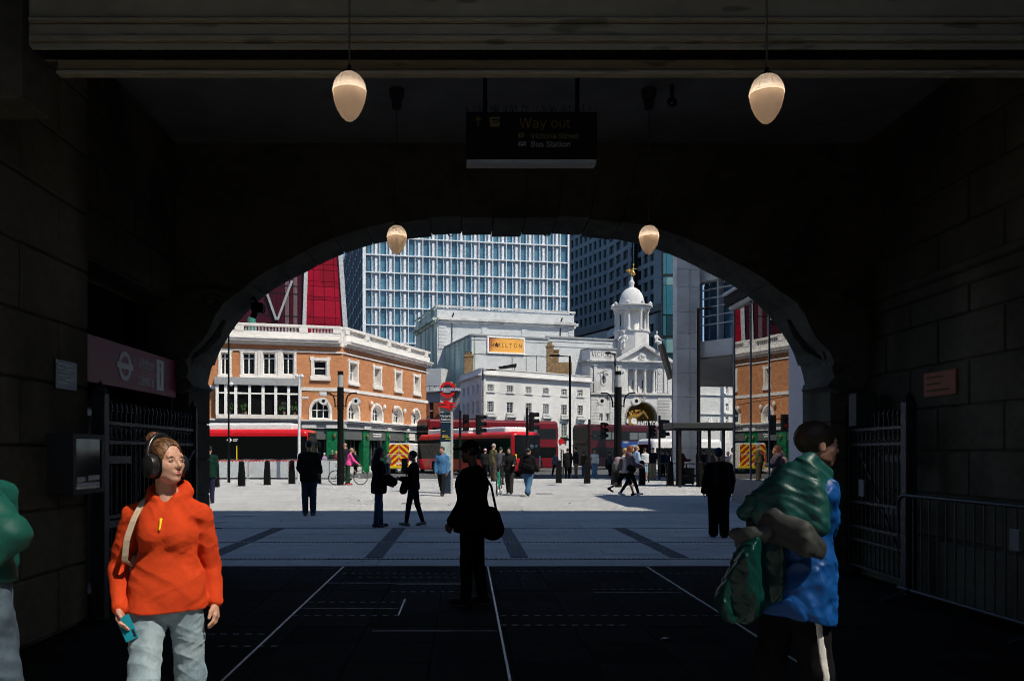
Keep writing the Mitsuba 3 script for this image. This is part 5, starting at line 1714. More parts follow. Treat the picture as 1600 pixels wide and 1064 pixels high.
# left single-decker, side on, in front of the pub
k, M, L = bus('red single-decker bus with white roof pods standing in front of the brick pub', at(489, 0, 48)[:2], at(489, 0, 48)[:2] - np.array([12.2, -.3]), near='side-')
roundel(M, k, L * .62, -1.285, 2.33, .12, 'side-')
part(k, 'lettering', MB().box(L * .62 + .22, L * .62 + .5, -1.29, -1.28, 2.35, 2.40).box(L * .62 + .22, L * .62 + .45, -1.29, -1.28, 2.26, 2.31), 'm_white_paint', M=M, kind='stuff')
part(k, 'grab_pole', MB().tube([(L * .655, -1.285, 1.15), (L * .655, -1.285, 2.0)], .03, 6), 'm_yellow', M=M)
part(k, 'emergency_sign', MB().box(L * .5, L * .5 + .2, -1.272, -1.262, 1.8, 1.95), 'm_green_sign', M=M)
mat('m_green_sign', (.02, .35, .14), .5, .3)
# middle single-decker seen from its rear right corner
r0 = at(852, 0, 53)[:2]
l0 = at(797, 0, 53)[:2]
rc = (r0 + l0) / 2
dirv = np.array([-6.9, 10.0]) / 12.15
k, M, L = bus('red single-decker bus with white roof seen from behind, in the middle of the road', rc + dirv * 12.0, rc, W=2.42)
roundel(M, k, -.012, -.35, 2.02, .13, 'rear')
part(k, 'lettering', MB().box(-.014, -.006, -.85, -.62, 2.05, 2.1).box(-.014, -.006, -.8, -.62, 1.96, 2.01), 'm_white_paint', M=M, kind='stuff')
part(k, 'warning_plate', MB().box(-.02, -.004, .93, 1.06, 1.15, 1.5), 'm_yellow', M=M)
# double-decker behind it, nose to the left
bus('red double-decker bus crossing behind the white-roofed single-decker, nose towards the pub', at(658, 0, 63.5)[:2] + (0, 1.3), at(864, 0, 69)[:2] + (0, 1.3), 'double', 'm_bus_mid_red')
k, M, L = bus('dark red double-decker bus in front of the theatre', at(893, 0, 74)[:2] + (1.0, 1.3), at(1020, 0, 79)[:2] + (0, 1.3), 'double', 'm_bus_dark_red', H=4.25)
part(k, 'advert_panel', MB().box(2.2, L - 3.4, 1.262, 1.272, 2.1, 2.66), 'm_advert', M=M)
mat('m_advert', proc(lambda p, n, uv: mix((.02, .06, .22), (.25, .30, .40), smoothstep(.6, .7, noise(p.x * 1.1, p.z * 2)))), .4, .3)
# ambulance
am = thing('ambulance', 'emergency van with a yellow and red chevron rear parked by the pub', 'van')
d = 60
a, b = at(606, 0, d), at(641, 0, d)
w = b[0] - a[0]
AM = mat4((a[0] + b[0]) / 2, d, -.1, -.2)
am_w = w / 2
part(am, 'body', (lambda v: (np.asarray(v.vertices), np.asarray(v.faces)))(rbox(-am_w, am_w, 0, 4.6, .35, 2.28, .1)), 'm_white_plastic', 40, M=AM)
part(am, 'rear_panel', MB().box(-am_w + .06, am_w - .06, -.03, .0, .56, 2.22), 'm_yellow', M=AM)
fa_ = Fr((0, 0), (math.cos(-.2), math.sin(-.2)))
fa_.o = np.array([(a[0] + b[0]) / 2, d - .03, -.1])
pan = R(-am_w + .06, am_w - .06, .56, 2.22)
chev = []
for i in range(9):
    z = .1 + i * .46
    chev.append(sg.Polygon([(0, z + .25), (0, z), (-am_w, z - am_w * .85), (-am_w, z - am_w * .85 + .25)]))
    chev.append(sg.Polygon([(0, z + .25), (0, z), (am_w, z - am_w * .85), (am_w, z - am_w * .85 + .25)]))
part(am, 'chevron_marking', fa_.ext(shapely.union_all(chev).intersection(pan), .0, .006), 'm_chevron_red')
part(am, 'bumper', MB().box(-am_w, am_w, -.12, .1, .42, .6), 'm_yellow', M=AM)
part(am, 'door_seam', MB().box(-.012, .012, -.04, -.031, .56, 2.2).box(-am_w + .1, am_w - .1, -.04, -.031, 1.42, 1.46), 'm_white_plastic', M=AM)
part(am, 'number_plate', MB().box(-.26, .26, -.045, -.031, .7, .82), 'm_white_plastic', M=AM)
for s in (-1, 1):
    part(am, 'wheel', MB().tube([(s * (am_w - .2), .9, .36), (s * (am_w - .02), .9, .36)], .36, 14), 'm_tyre', 30, M=AM)
    part(am, 'wheel', MB().tube([(s * (am_w - .2), 4.2, .36), (s * (am_w - .02), 4.2, .36)], .36, 14), 'm_tyre', 30, M=AM)
    part(am, 'tail_light', MB().box(s * (am_w - .1) - .05, s * (am_w - .1) + .05, -.04, -.001, 1.0, 1.3), 'm_sign_red', M=AM)
    part(am, 'beacon', MB().box(s * (am_w - .25) - .15, s * (am_w - .25) + .15, .1, .4, 2.26, 2.36), 'm_sign_blue', M=AM)
# white coach behind the traffic lights
co = thing('white_coach', 'white coach with dark windows behind the right-hand traffic lights', 'coach')
M, L = car_M(at(1062, 0, 62)[:2] + (3, 1.2), at(1012, 0, 60)[:2] + (0, 1.2))
part(co, 'body', section_body(L, 2.4, 2.62, .3), 'm_white_plastic', 50, M=M)
part(co, 'window_band', MB().box(.3, L - .2, -1.21, -1.19, 1.25, 1.95), 'm_bus_glass', M=M)
part(co, 'rear_window', MB().box(-.01, .03, -.95, .95, 1.25, 2.2), 'm_bus_glass', M=M)
for x in (1.2, L - 1.2):
    part(co, 'wheel', wheel_tyre, 'm_tyre', 30, M=M @ mat4(x, -1.1, .47))

# ------------------------------------------------------------------ street furniture
# bollards: tapered four-sided black posts
bol = MB()
for (w, z0, w1, z1) in ((.14, 0, .13, .35), (.135, .35, .10, 1.02), (.105, 1.02, .105, 1.07), (.09, 1.07, .05, 1.13)):
    bol.hexa([(-w, -w, z0), (w, -w, z0), (w, w, z0), (-w, w, z0), (-w1, -w1, z1), (w1, -w1, z1), (w1, w1, z1), (-w1, w1, z1)])
bolp = mikit.ply(bol.get(), 'm_iron')
for i, (px, py) in enumerate(((337, 761), (377.5, 759.5), (417.5, 757.5), (456, 756), (497, 755), (823, 753.5), (873, 754.6), (917.5, 755.2), (960, 757), (1003, 758), (1047, 759.5), (1094, 760.5), (1136, 761.5))):
    d = gd(py)
    k = thing('bollard', ('black tapered bollard, number %s from the left in the row across the square' % ('one', 'two', 'three', 'four', 'five', 'six', 'seven', 'eight', 'nine', 'ten', 'eleven', 'twelve', 'thirteen')[i]), 'bollard', 'bollards across the square')
    p = at(px, 0, d)
    part(k, 'post', bolp, 'm_iron', M=mat4(p[0], d, 0))
# grey site barriers with red and white tape in front of the left bus
for i in range(7):
    x0 = at(326, 0, 44.6)[0] + i * 1.13
    d = 44.4
    k = thing('site_barrier', '%s site barrier panel, %s along the kerb' % ('grey sheeted', ('leftmost', 'second from the left', 'third from the left', 'fourth from the left', 'middle-right fifth', 'next-to-last sixth', 'last one, by the lamp column,')[i]), 'barrier', 'grey site barriers along the kerb')
    part(k, 'panel', MB().box(x0 + .03, x0 + 1.09, d, d + .015, .1, 1.05), 'm_barrier_sheet')
    part(k, 'frame', MB().tube([(x0 + .02, d, .02), (x0 + .02, d, 1.1), (x0 + 1.1, d, 1.1), (x0 + 1.1, d, .02)], .018, 6), 'm_galv')
    part(k, 'foot', MB().box(x0 - .02, x0 + .06, d - .3, d + .3, 0, .03), 'm_galv')
    if i < 5:
        for q in range(6):
            part(k, 'tape_stripe', MB().box(x0 + .05 + q * .18, x0 + .14 + q * .18, d - .012, d - .004, 1.0, 1.09), 'm_sign_red')
mat('m_barrier_sheet', mottled((.50, .53, .55), (.42, .45, .47), 1, 8), .6, .3)


def camera_post(px, py, ytop, label, tip, y0=607):
    d = gd(py)
    k = thing('lamp_column', label, 'street lamp')
    s = d / FPX
    p = at(px, 0, d)
    x = p[0]
    z = lambda y: CH + (VY - y) * s
    part(k, 'post', MB().tube([(x, d, 0), (x, d, z(640)), (x, d, z(640)), (x, d, z(605))], [.16, .14, .155, .155], 12), 'm_iron', 40)
    part(k, 'lantern', MB().lathe([(.12, 0), (.12, z(586) - z(605)), (.001, z(586) - z(605))], (x, d, z(605)), 12), 'm_lantern', 40)
    part(k, 'lantern_cap', MB().lathe([(.13, 0), (.13, z(580) - z(586)), (.001, z(579.5) - z(586))], (x, d, z(586)), 12), 'm_iron', 40)
    for sd in (-1, 1):
        pts_ = [(x + sd * .14, d, z(634)), (x + sd * .24, d, z(636)), (x + sd * .26, d, z(626)), (x + sd * .32, d, z(619)), (x + sd * .48, d, z(614.5)), (x + sd * .74, d, z(614)), (x + sd * .74, d, z(618))]
        part(k, 'bracket', MB().tube(pts_, .035, 6), 'm_iron', 60)
        h = part(k, 'spotlight', (lambda v: (np.asarray(v.vertices), np.asarray(v.faces)))(hull_pts([(x + sd * .74 + .19 * math.cos(t) * (1.1 if q == 0 else .85), d - .25 + q * .5, z(627) + (.17 if q == 0 else .13) * math.sin(t) - q * .06) for q in (0, 1) for t in np.arange(8) * PI / 4 + PI / 8])), 'm_white_plastic')
        part(h, 'lens', MB().tube([(x + sd * .74, d - .262, z(627)), (x + sd * .74, d - .2, z(627))], .075, 12), 'm_black', 30)
    return k


mat('m_lantern', (.38, .40, .41), .3, .5)
camera_post(532, 758, 580, 'black lamp column with two white spotlights on curved arms beside the bicycle, in front of the pub', 0)
camera_post(966, 761, 580, 'black lamp column with two white spotlights on curved arms in front of the theatre', 0)
q = thing('street_sign', 'small white cylinder-shaped light fixed high beside the left lamp column', 'light fitting')
p = at(505, 616, 36.8)
part(q, 'housing', (lambda v: (np.asarray(v.vertices), np.asarray(v.faces)))(rbox(p[0] - .18, p[0] + .17, 36.7, 36.95, p[2] - .08, p[2] + .1, .05)), 'm_white_plastic', 40)
part(q, 'arm', MB().tube([(p[0] + .15, 36.8, p[2]), (at(532, 0, 36.8)[0] - .1, 36.8, p[2] - .1)], .02, 6), 'm_iron')
# thin poles
for px, ytop, d, r_, mt, lab in ((357.5, 430, 40, .045, 'm_iron', 'tall thin black lamp post in front of the left bus'), (467.5, 585, 43, .075, 'm_white_plastic', 'white camera mast beside the front of the left bus'), (890.5, 556, 56, .09, 'm_iron', 'tall black street lamp in front of the white terrace'), (754.5, 578, 66, .07, 'm_iron', 'thin black street lamp at the left end of the white terrace'), (961, 552, 44, .055, 'm_iron', 'tall black street lamp just left of the right spotlight column'), (1091.5, 482, 40, .09, 'm_iron', 'tall black street lamp in front of the concrete building')):
    k = thing('lamp_post', lab, 'street lamp')
    p = at(px, ytop, d)
    part(k, 'post', MB().tube([(p[0], d, 0), (p[0], d, 1.4), (p[0], d, 1.5), (p[0], d, p[2])], [r_ * 1.5, r_ * 1.5, r_, r_ * .8], 10), mt, 40)
    if px > 700:
        sx = {890.5: -1, 754.5: 1, 961: -1, 1091.5: 1}[px]
        ln_ = {890.5: 32, 754.5: 20, 961: 15, 1091.5: 22}[px] * d / FPX
        part(k, 'arm', MB().tube([(p[0], d, p[2] - .05), (p[0] + sx * ln_ * .6, d, p[2] + .0)], .04, 6), mt)
        part(k, 'lamp_head', MB().cbox(p[0] + min(sx * ln_ * .5, sx * ln_), p[0] + max(sx * ln_ * .5, sx * ln_), d - .15, d + .15, p[2] - .04, p[2] + .07, .03), mt)
    if px == 467.5:
        for s_ in (-1, 1):
            h = part(k, 'camera_dome', MB().ball((p[0] + s_ * .14, d, p[2] - .1), (.1, .1, .12), 2), mt, True)
        part(k, 'camera', MB().cbox(p[0] + .15, p[0] + .5, d - .07, d + .07, at(0, 622, d)[2] - .05, at(0, 622, d)[2] + .06, .02), mt)
        part(k, 'clamp', MB().box(p[0], p[0] + .2, d - .02, d + .02, at(0, 622, d)[2] - .02, at(0, 622, d)[2] + .02), mt)
    if px == 357.5:
        part(k, 'camera', MB().ball((p[0] + .12, d, at(0, 600, d)[2]), (.11, .1, .1), 1), 'm_white_plastic', True)
# station totem
tm_ = thing('station_totem', 'tall dark blue station totem with a red roundel and double arrow on top', 'sign')
d = gd(771)
ft = Fr(at(688, 0, d), at(707, 0, d))
s = d / FPX
z = lambda y: CH + (VY - y) * s
TW = ft.L
m = MB()
ft.box(m, 0, TW, 0, z(645), -.16, 0)
part(tm_, 'column', m, 'm_navy')
m = MB()
ft.box(m, TW * .86, TW + .02, 0, z(645), -.165, .012)
part(tm_, 'edge', m, 'm_grey_panel')
m = MB()
ft.box(m, .0, TW, z(644.8), z(597), -.12, -.03)
part(tm_, 'upper_panel', m, 'm_grey_panel')
m = MB()
ft.box(m, .02, TW * .84, z(735), z(690), .0, .006)
part(tm_, 'map', m, 'm_map')
m = MB()
ft.box(m, 0, TW * .86, z(660), z(659.2), .0, .008)
part(tm_, 'divider', m, 'm_sign_print')
for t, y in (('Victoria', 651.6), ('Station', 657)):
    part(tm_, 'lettering', text_on(ft, t, .082, TW * .44, z(y), .001), 'm_white_paint')
m = MB()
for y, w, c0 in ((674, .12, .06), (681, .22, .06), (683.5, .3, .06), (686, .25, .18)):
    ft.box(m, c0, c0 + w, z(y), z(y - .8), .001, .005)
part(tm_, 'small_print', m, 'm_yellow', kind='stuff')
rc_, rz_ = TW * .6, z(609)
ro, ri = 12.2 * s, 8.4 * s
part(tm_, 'roundel_ring', ft.ext(sg.Point(rc_, rz_).buffer(ro, 24).difference(sg.Point(rc_, rz_).buffer(ri, 24)), -.03, .05), 'm_sign_red')
part(tm_, 'roundel_bar', ft.ext(R(rc_ - 15.5 * s, rc_ + 15.5 * s, rz_ - 2.3 * s, rz_ + 2.3 * s), .051, .08), 'm_sign_blue')
part(tm_, 'lettering', text_on(ft, 'UNDERGROUND', .092, rc_, rz_ - 1.6 * s, .081, bold=True), 'm_white_paint')
dz = z(633)
ar_ = []
for sgn in (-1, 1):
    zz_ = dz + sgn * 2.6 * s
    ar_.append(sg.LineString([(rc_ - 13 * s, zz_), (rc_ + 13 * s, zz_)]).buffer(1.25 * s, cap_style=2))
ar_.append(sg.LineString([(rc_ - 5 * s, dz + 7.2 * s), (rc_ + 6 * s, dz + 2.6 * s), (rc_ - 5 * s, dz - 2.6 * s), (rc_ + 6 * s, dz - 7.4 * s)]).buffer(1.25 * s, cap_style=2, join_style=2))
part(tm_, 'double_arrow', ft.ext(shapely.union_all(ar_), -.02, .05), 'm_sign_red')


# traffic lights
def signal(px, ytop, ybot, d, facing, label, pole=None, lit=False):
    """three-aspect head; facing is the yaw of the lenses (0 = towards the camera)"""
    k = thing('traffic_light', label, 'traffic light')
    p = at(px, (ytop + ybot) / 2, d)
    h = (ybot - ytop) * d / FPX
    w = h * .32
    Mh = mat4(p[0], d, p[2], facing)
    part(k, 'head', MB().cbox(-w / 2, w / 2, 0, w * .7, -h / 2, h / 2, w * .12), 'm_black', M=Mh)
    for i in range(3):
        zc_ = h * (.33 - .33 * i)
        an = np.linspace(PI * -.12, PI * 1.12, 9)
        v = [(w * .42 * math.cos(t), q, zc_ + w * .42 * math.sin(t)) for q in (0, -w * .85) for t in an]
        v2 = [(w * .46 * math.cos(t), q, zc_ + w * .46 * math.sin(t)) for q in (0, -w * .85) for t in an]
        f = [(j, j + 1, j + 10, j + 9) for j in range(8)]
        hd = part(k, 'hood', MB().add(v, f).add(v2, f), 'm_black', M=Mh)
        disc = MB().tube([(0, -.004, zc_), (0, -.03, zc_)], w * .36, 14)
        if lit and i == 0:
            kk = key_for('red_lens', k)
            scene[kk] = {**mikit.ply(mv(disc, Mh), 'm_black'), 'emitter': {'type': 'area', 'radiance': {'type': 'rgb', 'value': [1.1, .035, .03]}}}
        else:
            part(k, 'lens', disc, ('m_lens_red', 'm_lens_amber', 'm_lens_green')[i], M=Mh)
    if pole:
        qx, qt = pole
        c = at(qx, qt, d)
        part(k, 'pole', MB().tube([(c[0], d + .08, 0), (c[0], d + .08, c[2])], .065, 10), 'm_black', 40)
        for e in (-.3, .3):
            part(k, 'bracket', MB().tube([(c[0], d + .08, p[2] + e * h), (p[0], d + w * .35, p[2] + e * h)], .03, 6), 'm_black')
    return k


mat('m_lens_red', (.10, .01, .01), .2, .5)
mat('m_lens_amber', (.10, .05, .008), .2, .5)
mat('m_lens_green', (.008, .05, .035), .2, .5)
signal(751, 648, 679, 41, 1.15, 'traffic light on a tall pole right of the station totem, lenses turned to the right', (719, 641))
signal(834, 644, 674, 41, 1.25, 'traffic light on a pole in front of the middle bus, large hoods turned right', (824, 637))
signal(944, 660, 686, 45, .35, 'traffic light showing red on a bracket left of the right lamp column', (921, 655), True)
signal(1038, 656, 684, 43, .6, 'traffic light showing red beside the bus shelter', (1031, 649), True)
signal(1020, 664, 683, 47, .2, 'traffic light seen dark just under the theatre sign', (1015, 661))
k = thing('pedestrian_signal', 'black push-button signal box on the pole by the station totem', 'signal box')
p = at(728, 660, 41)
part(k, 'box', MB().cbox(p[0] - .16, p[0] + .16, 41, 41.3, p[2] - .4, p[2] + .42, .03), 'm_black')
part(k, 'visor', MB().box(p[0] - .1, p[0] + .1, 40.9, 41.0, p[2] + .1, p[2] + .3), 'm_iron')
part(k, 'lens', MB().box(p[0] - .08, p[0] + .08, 40.98, 40.995, p[2] - .25, p[2] - .05), 'm_lens_red')
for i, (px, y, c, lab) in enumerate(((877, 690, 'm_sign_red', 'small round red road sign between the buses'), (880, 698, 'm_white_paint', 'small round white road sign between the buses'))):
    k = thing('road_sign', lab, 'road sign')
    p = at(px, y, 58)
    part(k, 'disc', MB().tube([(p[0], 57.95, p[2]), (p[0], 58, p[2])], .22, 16), c, 30)
    part(k, 'pole', MB().tube([(p[0], 58.05, -.1), (p[0], 58.05, p[2] + .2)], .05, 8), 'm_black', 40)
# bus shelter on the right
bs = thing('bus_shelter', 'bus shelter with a thick dark flat roof in front of the concrete pier', 'bus shelter')
d = 34.5
a, b = at(1049, 671, d), at(1168, 660, d)
part(bs, 'roof', MB().cbox(a[0], b[0], d - .2, d + 1.5, a[2] + .04, b[2], .03), 'm_shelter')
part(bs, 'roof_edge', MB().cbox(a[0] + .1, b[0] - .1, d - .1, d + 1.4, a[2] - .02, a[2] + .035, .01), 'm_black')
mat('m_shelter', (.035, .042, .042), .45, .4)
for px, dd in ((1063, d), (1109, d), (1108, d + 1.3), (1071, d + 1.3), (1131, d)):
    p = at(px, 0, d)
    part(bs, 'post', MB().box(p[0] - .05, p[0] + .05, dd, dd + .1, 0, a[2] - .022), 'm_black')
part(bs, 'bench', MB().cbox(at(1072, 0, d)[0], at(1104, 0, d)[0], d + .9, d + 1.2, .42, .5, .02), 'm_black')
# guard rails behind the right-hand bollards
gr = thing('guard_rail', 'low dark guard rail along the kerb behind the right-hand bollards', 'railing')
p0, p1 = at(985, 0, 41), at(1135, 0, 38.5)
for z_ in (.12, .95):
    part(gr, 'rail', MB().tube([(p0[0], 41, z_), (p1[0], 38.5, z_)], .03, 6), 'm_black')
for t in np.linspace(0, 1, 6):
    part(gr, 'post', MB().tube([p0 * (1 - t) + p1 * t + (0, 0, -CH - 0) if False else (p0[0] + (p1[0] - p0[0]) * t, 41 - 2.5 * t, 0), (p0[0] + (p1[0] - p0[0]) * t, 41 - 2.5 * t, .98)], .03, 6), 'm_black')
# flower boxes on a sill of the terrace
wb_ = thing('flower_box', 'green window box under the ground-floor window of the white terrace', 'flower box')
p = FH.pt(hu(880), FH.z_of(880, 686), .25)
m = MB()
FH.box(m, hu(880) - .5, hu(880) + .5, p[2] - .15, p[2] + .1, .14, .4)
part(wb_, 'box', m, 'm_black')
m = MB()
for i in range(60):
    c = FH.pt(hu(880) + rnd.uniform(-.5, .5), p[2] + rnd.uniform(.08, .4), rnd.uniform(.12, .42))
    a_ = nrg.normal(size=3) * .08
    b_ = nrg.normal(size=3) * .08
    m.add([c, c + a_, c + b_], [(0, 1, 2)])
part(wb_, 'plants', m, 'm_plant', kind='stuff')


# bicycles
def bicycle(label, hub_rear, hub_front, frame_mt, fz=.34, tag='bicycle'):
    a, b = np.array(hub_rear, float), np.array(hub_front, float)
    a[2] = b[2] = fz
    L = np.linalg.norm(b - a)
    u = (b - a) / L
    n = np.array([u[1], -u[0], 0])
    k = thing(tag, label, 'bicycle')
    P_ = lambda x, z, y=0: a + u * x * L + n * y + (0, 0, z - fz)
    for nm_, c in (('rear_wheel', a), ('front_wheel', b)):
        ring = [c + fz * .96 * (math.cos(t) * u + math.sin(t) * np.array([0, 0, 1])) for t in np.linspace(0, 2 * PI, 29)]
        w = part(k, nm_, MB().tube(ring, .017, 6, cap=False), 'm_tyre', 50)
        rim = [c + fz * .9 * (math.cos(t) * u + math.sin(t) * np.array([0, 0, 1])) for t in np.linspace(0, 2 * PI, 29)]
        part(w, 'rim', MB().tube(rim, .009, 5, cap=False), 'm_steel')
        m = MB()
        for i in range(14):
            t = i * 2 * PI / 14
            m.tube([c + n * (.02 if i % 2 else -.02), c + fz * .9 * (math.cos(t) * u + math.sin(t) * np.array([0, 0, 1]))], .0022, 3, cap=False)
        part(w, 'spokes', m, 'm_steel', kind='stuff')
        part(w, 'hub', MB().tube([c - n * .05, c + n * .05], .022, 8), 'm_steel', 40)
    bb_, st_, hd, hd2 = P_(.42, .29), P_(.30, .80), P_(.86, .84), P_(.88, .70)
    m = MB()
    for p, q, r_ in ((bb_, st_, .016), (st_, hd, .016), (bb_, hd2, .019), (a, bb_, .010), (a, st_ * .92 + bb_ * .08, .009), (hd, hd2, .02)):
        m.tube([p, q], r_, 7)
    part(k, 'frame', m, frame_mt, 40)
    part(k, 'fork', MB().tube([hd2, hd2 * .4 + b * .6 + u * .01, b + n * .045], .012, 6).tube([hd2, b - n * .045], .012, 6), frame_mt, 40)
    part(k, 'seat_post', MB().tube([st_, P_(.285, .92)], .013, 7), 'm_steel', 40)
    part(k, 'saddle', MB().tube([P_(.19, .945), P_(.27, .95), P_(.37, .945)], [.065, .05, .018], 8), 'm_black', 50)
    part(k, 'stem', MB().tube([hd, P_(.855, .93), P_(.91, .95)], .014, 7), 'm_black', 40)
    part(k, 'handlebar', MB().tube([P_(.90, .83, .2), P_(.98, .86, .2), P_(.97, .95, .2), P_(.91, .95, .2), P_(.91, .95, -.2), P_(.97, .95, -.2), P_(.98, .86, -.2), P_(.90, .83, -.2)], .013, 7), 'm_black', 50)
    part(k, 'chainring', MB().tube([bb_ + n * .04, bb_ + n * .05], .09, 16), 'm_black', 30)
    for s_ in (-1, 1):
        pe = bb_ + n * .08 * s_ + s_ * (u * .05 + np.array([0, 0, -.15]))
        part(k, 'crank', MB().tube([bb_ + n * .06 * s_, pe], .011, 6), 'm_steel')
        part(k, 'pedal', MB().cbox(pe[0] - .05, pe[0] + .05, pe[1] - .03, pe[1] + .03, pe[2] - .012, pe[2] + .012, .003), 'm_black')
    return k


bicycle('white road bicycle standing beside the left lamp column with its rider in pink', at(563.5, 0, 37.2), at(524, 0, 37.2) , 'm_white_paint')
# ------------------------------------------------------------------ signed-distance modelling for people and soft things
from scipy.sparse import csr_matrix


def _p(a):
    return np.asarray(a, np.float32)


def cone(a, b, ra, rb=None):
    a, b = _p(a), _p(b)
    rb = ra if rb is None else rb
    ab = b - a
    q = float(ab @ ab) + 1e-12

    def f(p):
        t = np.clip(((p - a) @ ab) / q, 0, 1)
        d = p - a - t[:, None] * ab
        return np.sqrt(np.einsum('ij,ij->i', d, d)) - (ra + (rb - ra) * t)
    f.bs = ((a + b) / 2, math.sqrt(q) / 2 + max(ra, rb))
    return f


def chain(pts, rs):
    return [cone(pts[i], pts[i + 1], rs[i], rs[i + 1]) for i in range(len(pts) - 1)]


def ell(c, r, M=None):
    c, r = _p(c), _p(r)

    def f(p):
        q = p - c
        if M is not None:
            q = q @ M
        k0 = np.sqrt(np.einsum('ij,ij->i', q / r, q / r))
        k1 = np.sqrt(np.einsum('ij,ij->i', q / (r * r), q / (r * r)))
        return k0 * (k0 - 1) / np.maximum(k1, 1e-9)
    f.bs = (c, float(r.max()) * 1.15)
    return f


CHUNK = [None]                                    # centre and radius of the points now being evaluated


def U(k, *fs):
    """smooth union; a piece too far from all the points to matter is skipped"""
    def f(p):
        near = CHUNK[0] is not None
        if near:
            c0, r0 = CHUNK[0]
        d = None
        for g in fs:
            b = getattr(g, 'bs', None)
            if near and b is not None and math.dist(c0, b[0]) - b[1] - r0 > k:
                continue
            e = g(p)
            if d is None:
                d = e
                continue
            h = np.maximum(k - np.abs(d - e), 0) / k
            d = np.minimum(d, e) - h * h * k * .25
        return np.full(len(p), 1.0, np.float32) if d is None else d
    bs_ = [getattr(g, 'bs', None) for g in fs]
    if all(b is not None for b in bs_):
        c = np.mean([b[0] for b in bs_], 0)
        f.bs = (c, max(float(np.linalg.norm(b[0] - c)) + b[1] for b in bs_) + k)
    return f


def keep_bs(f, f0, add=0.0):
    if getattr(f0, 'bs', None) is not None:
        f.bs = (f0.bs[0], f0.bs[1] + add)
    return f


def SUB(k, f0, g0):
    def f(p):
        d, e = f0(p), -g0(p)
        h = np.maximum(k - np.abs(d - e), 0) / k
        return np.maximum(d, e) + h * h * k * .25
    return keep_bs(f, f0)


def AND(*fs):
    return lambda p: np.maximum.reduce([g(p) for g in fs])


def half(o, n):
    o, n = _p(o), _p(n)
    n = n / np.linalg.norm(n)
    return lambda p: (p - o) @ n


def off(f0, r):
    return lambda p: f0(p) - r


def wrinkle(f0, amp, fx, seed=0):
    fx = _p(fx)
    return lambda p: f0(p) + amp * (meshkit.noise(p * fx, seed) + .5 * meshkit.noise(p * fx * 2.1, seed + 1) - .75).astype(np.float32)


def creased(f0, amp, M3, seed=31):
    """ridged creases: noise sampled along the rows of M3 (frequency times direction)"""
    M3 = _p(M3)

    def f(p):
        d = f0(p)
        n = meshkit.noise(p @ M3.T + 2.2 * meshkit.noise(p * 4, seed + 5)[:, None], seed)
        return d + (amp * (np.abs(2 * n - 1) ** .8 - .5)).astype(np.float32)
    return f


def local(f0, o, Rm, s=1.0):
    """f0 given in a frame with axes = columns of Rm at o, scaled by s"""
    o, Rm = _p(o), _p(Rm)
    def f(p):
        old = CHUNK[0]
        if old is not None:
            CHUNK[0] = ((np.asarray(old[0], np.float32) - o) @ Rm / s, old[1] / s)
        d = f0(((p - o) @ Rm) / s) * s
        CHUNK[0] = old
        return d
    if getattr(f0, 'bs', None) is not None:
        f.bs = (o + Rm @ _p(f0.bs[0]) * s, f0.bs[1] * s)
    return f


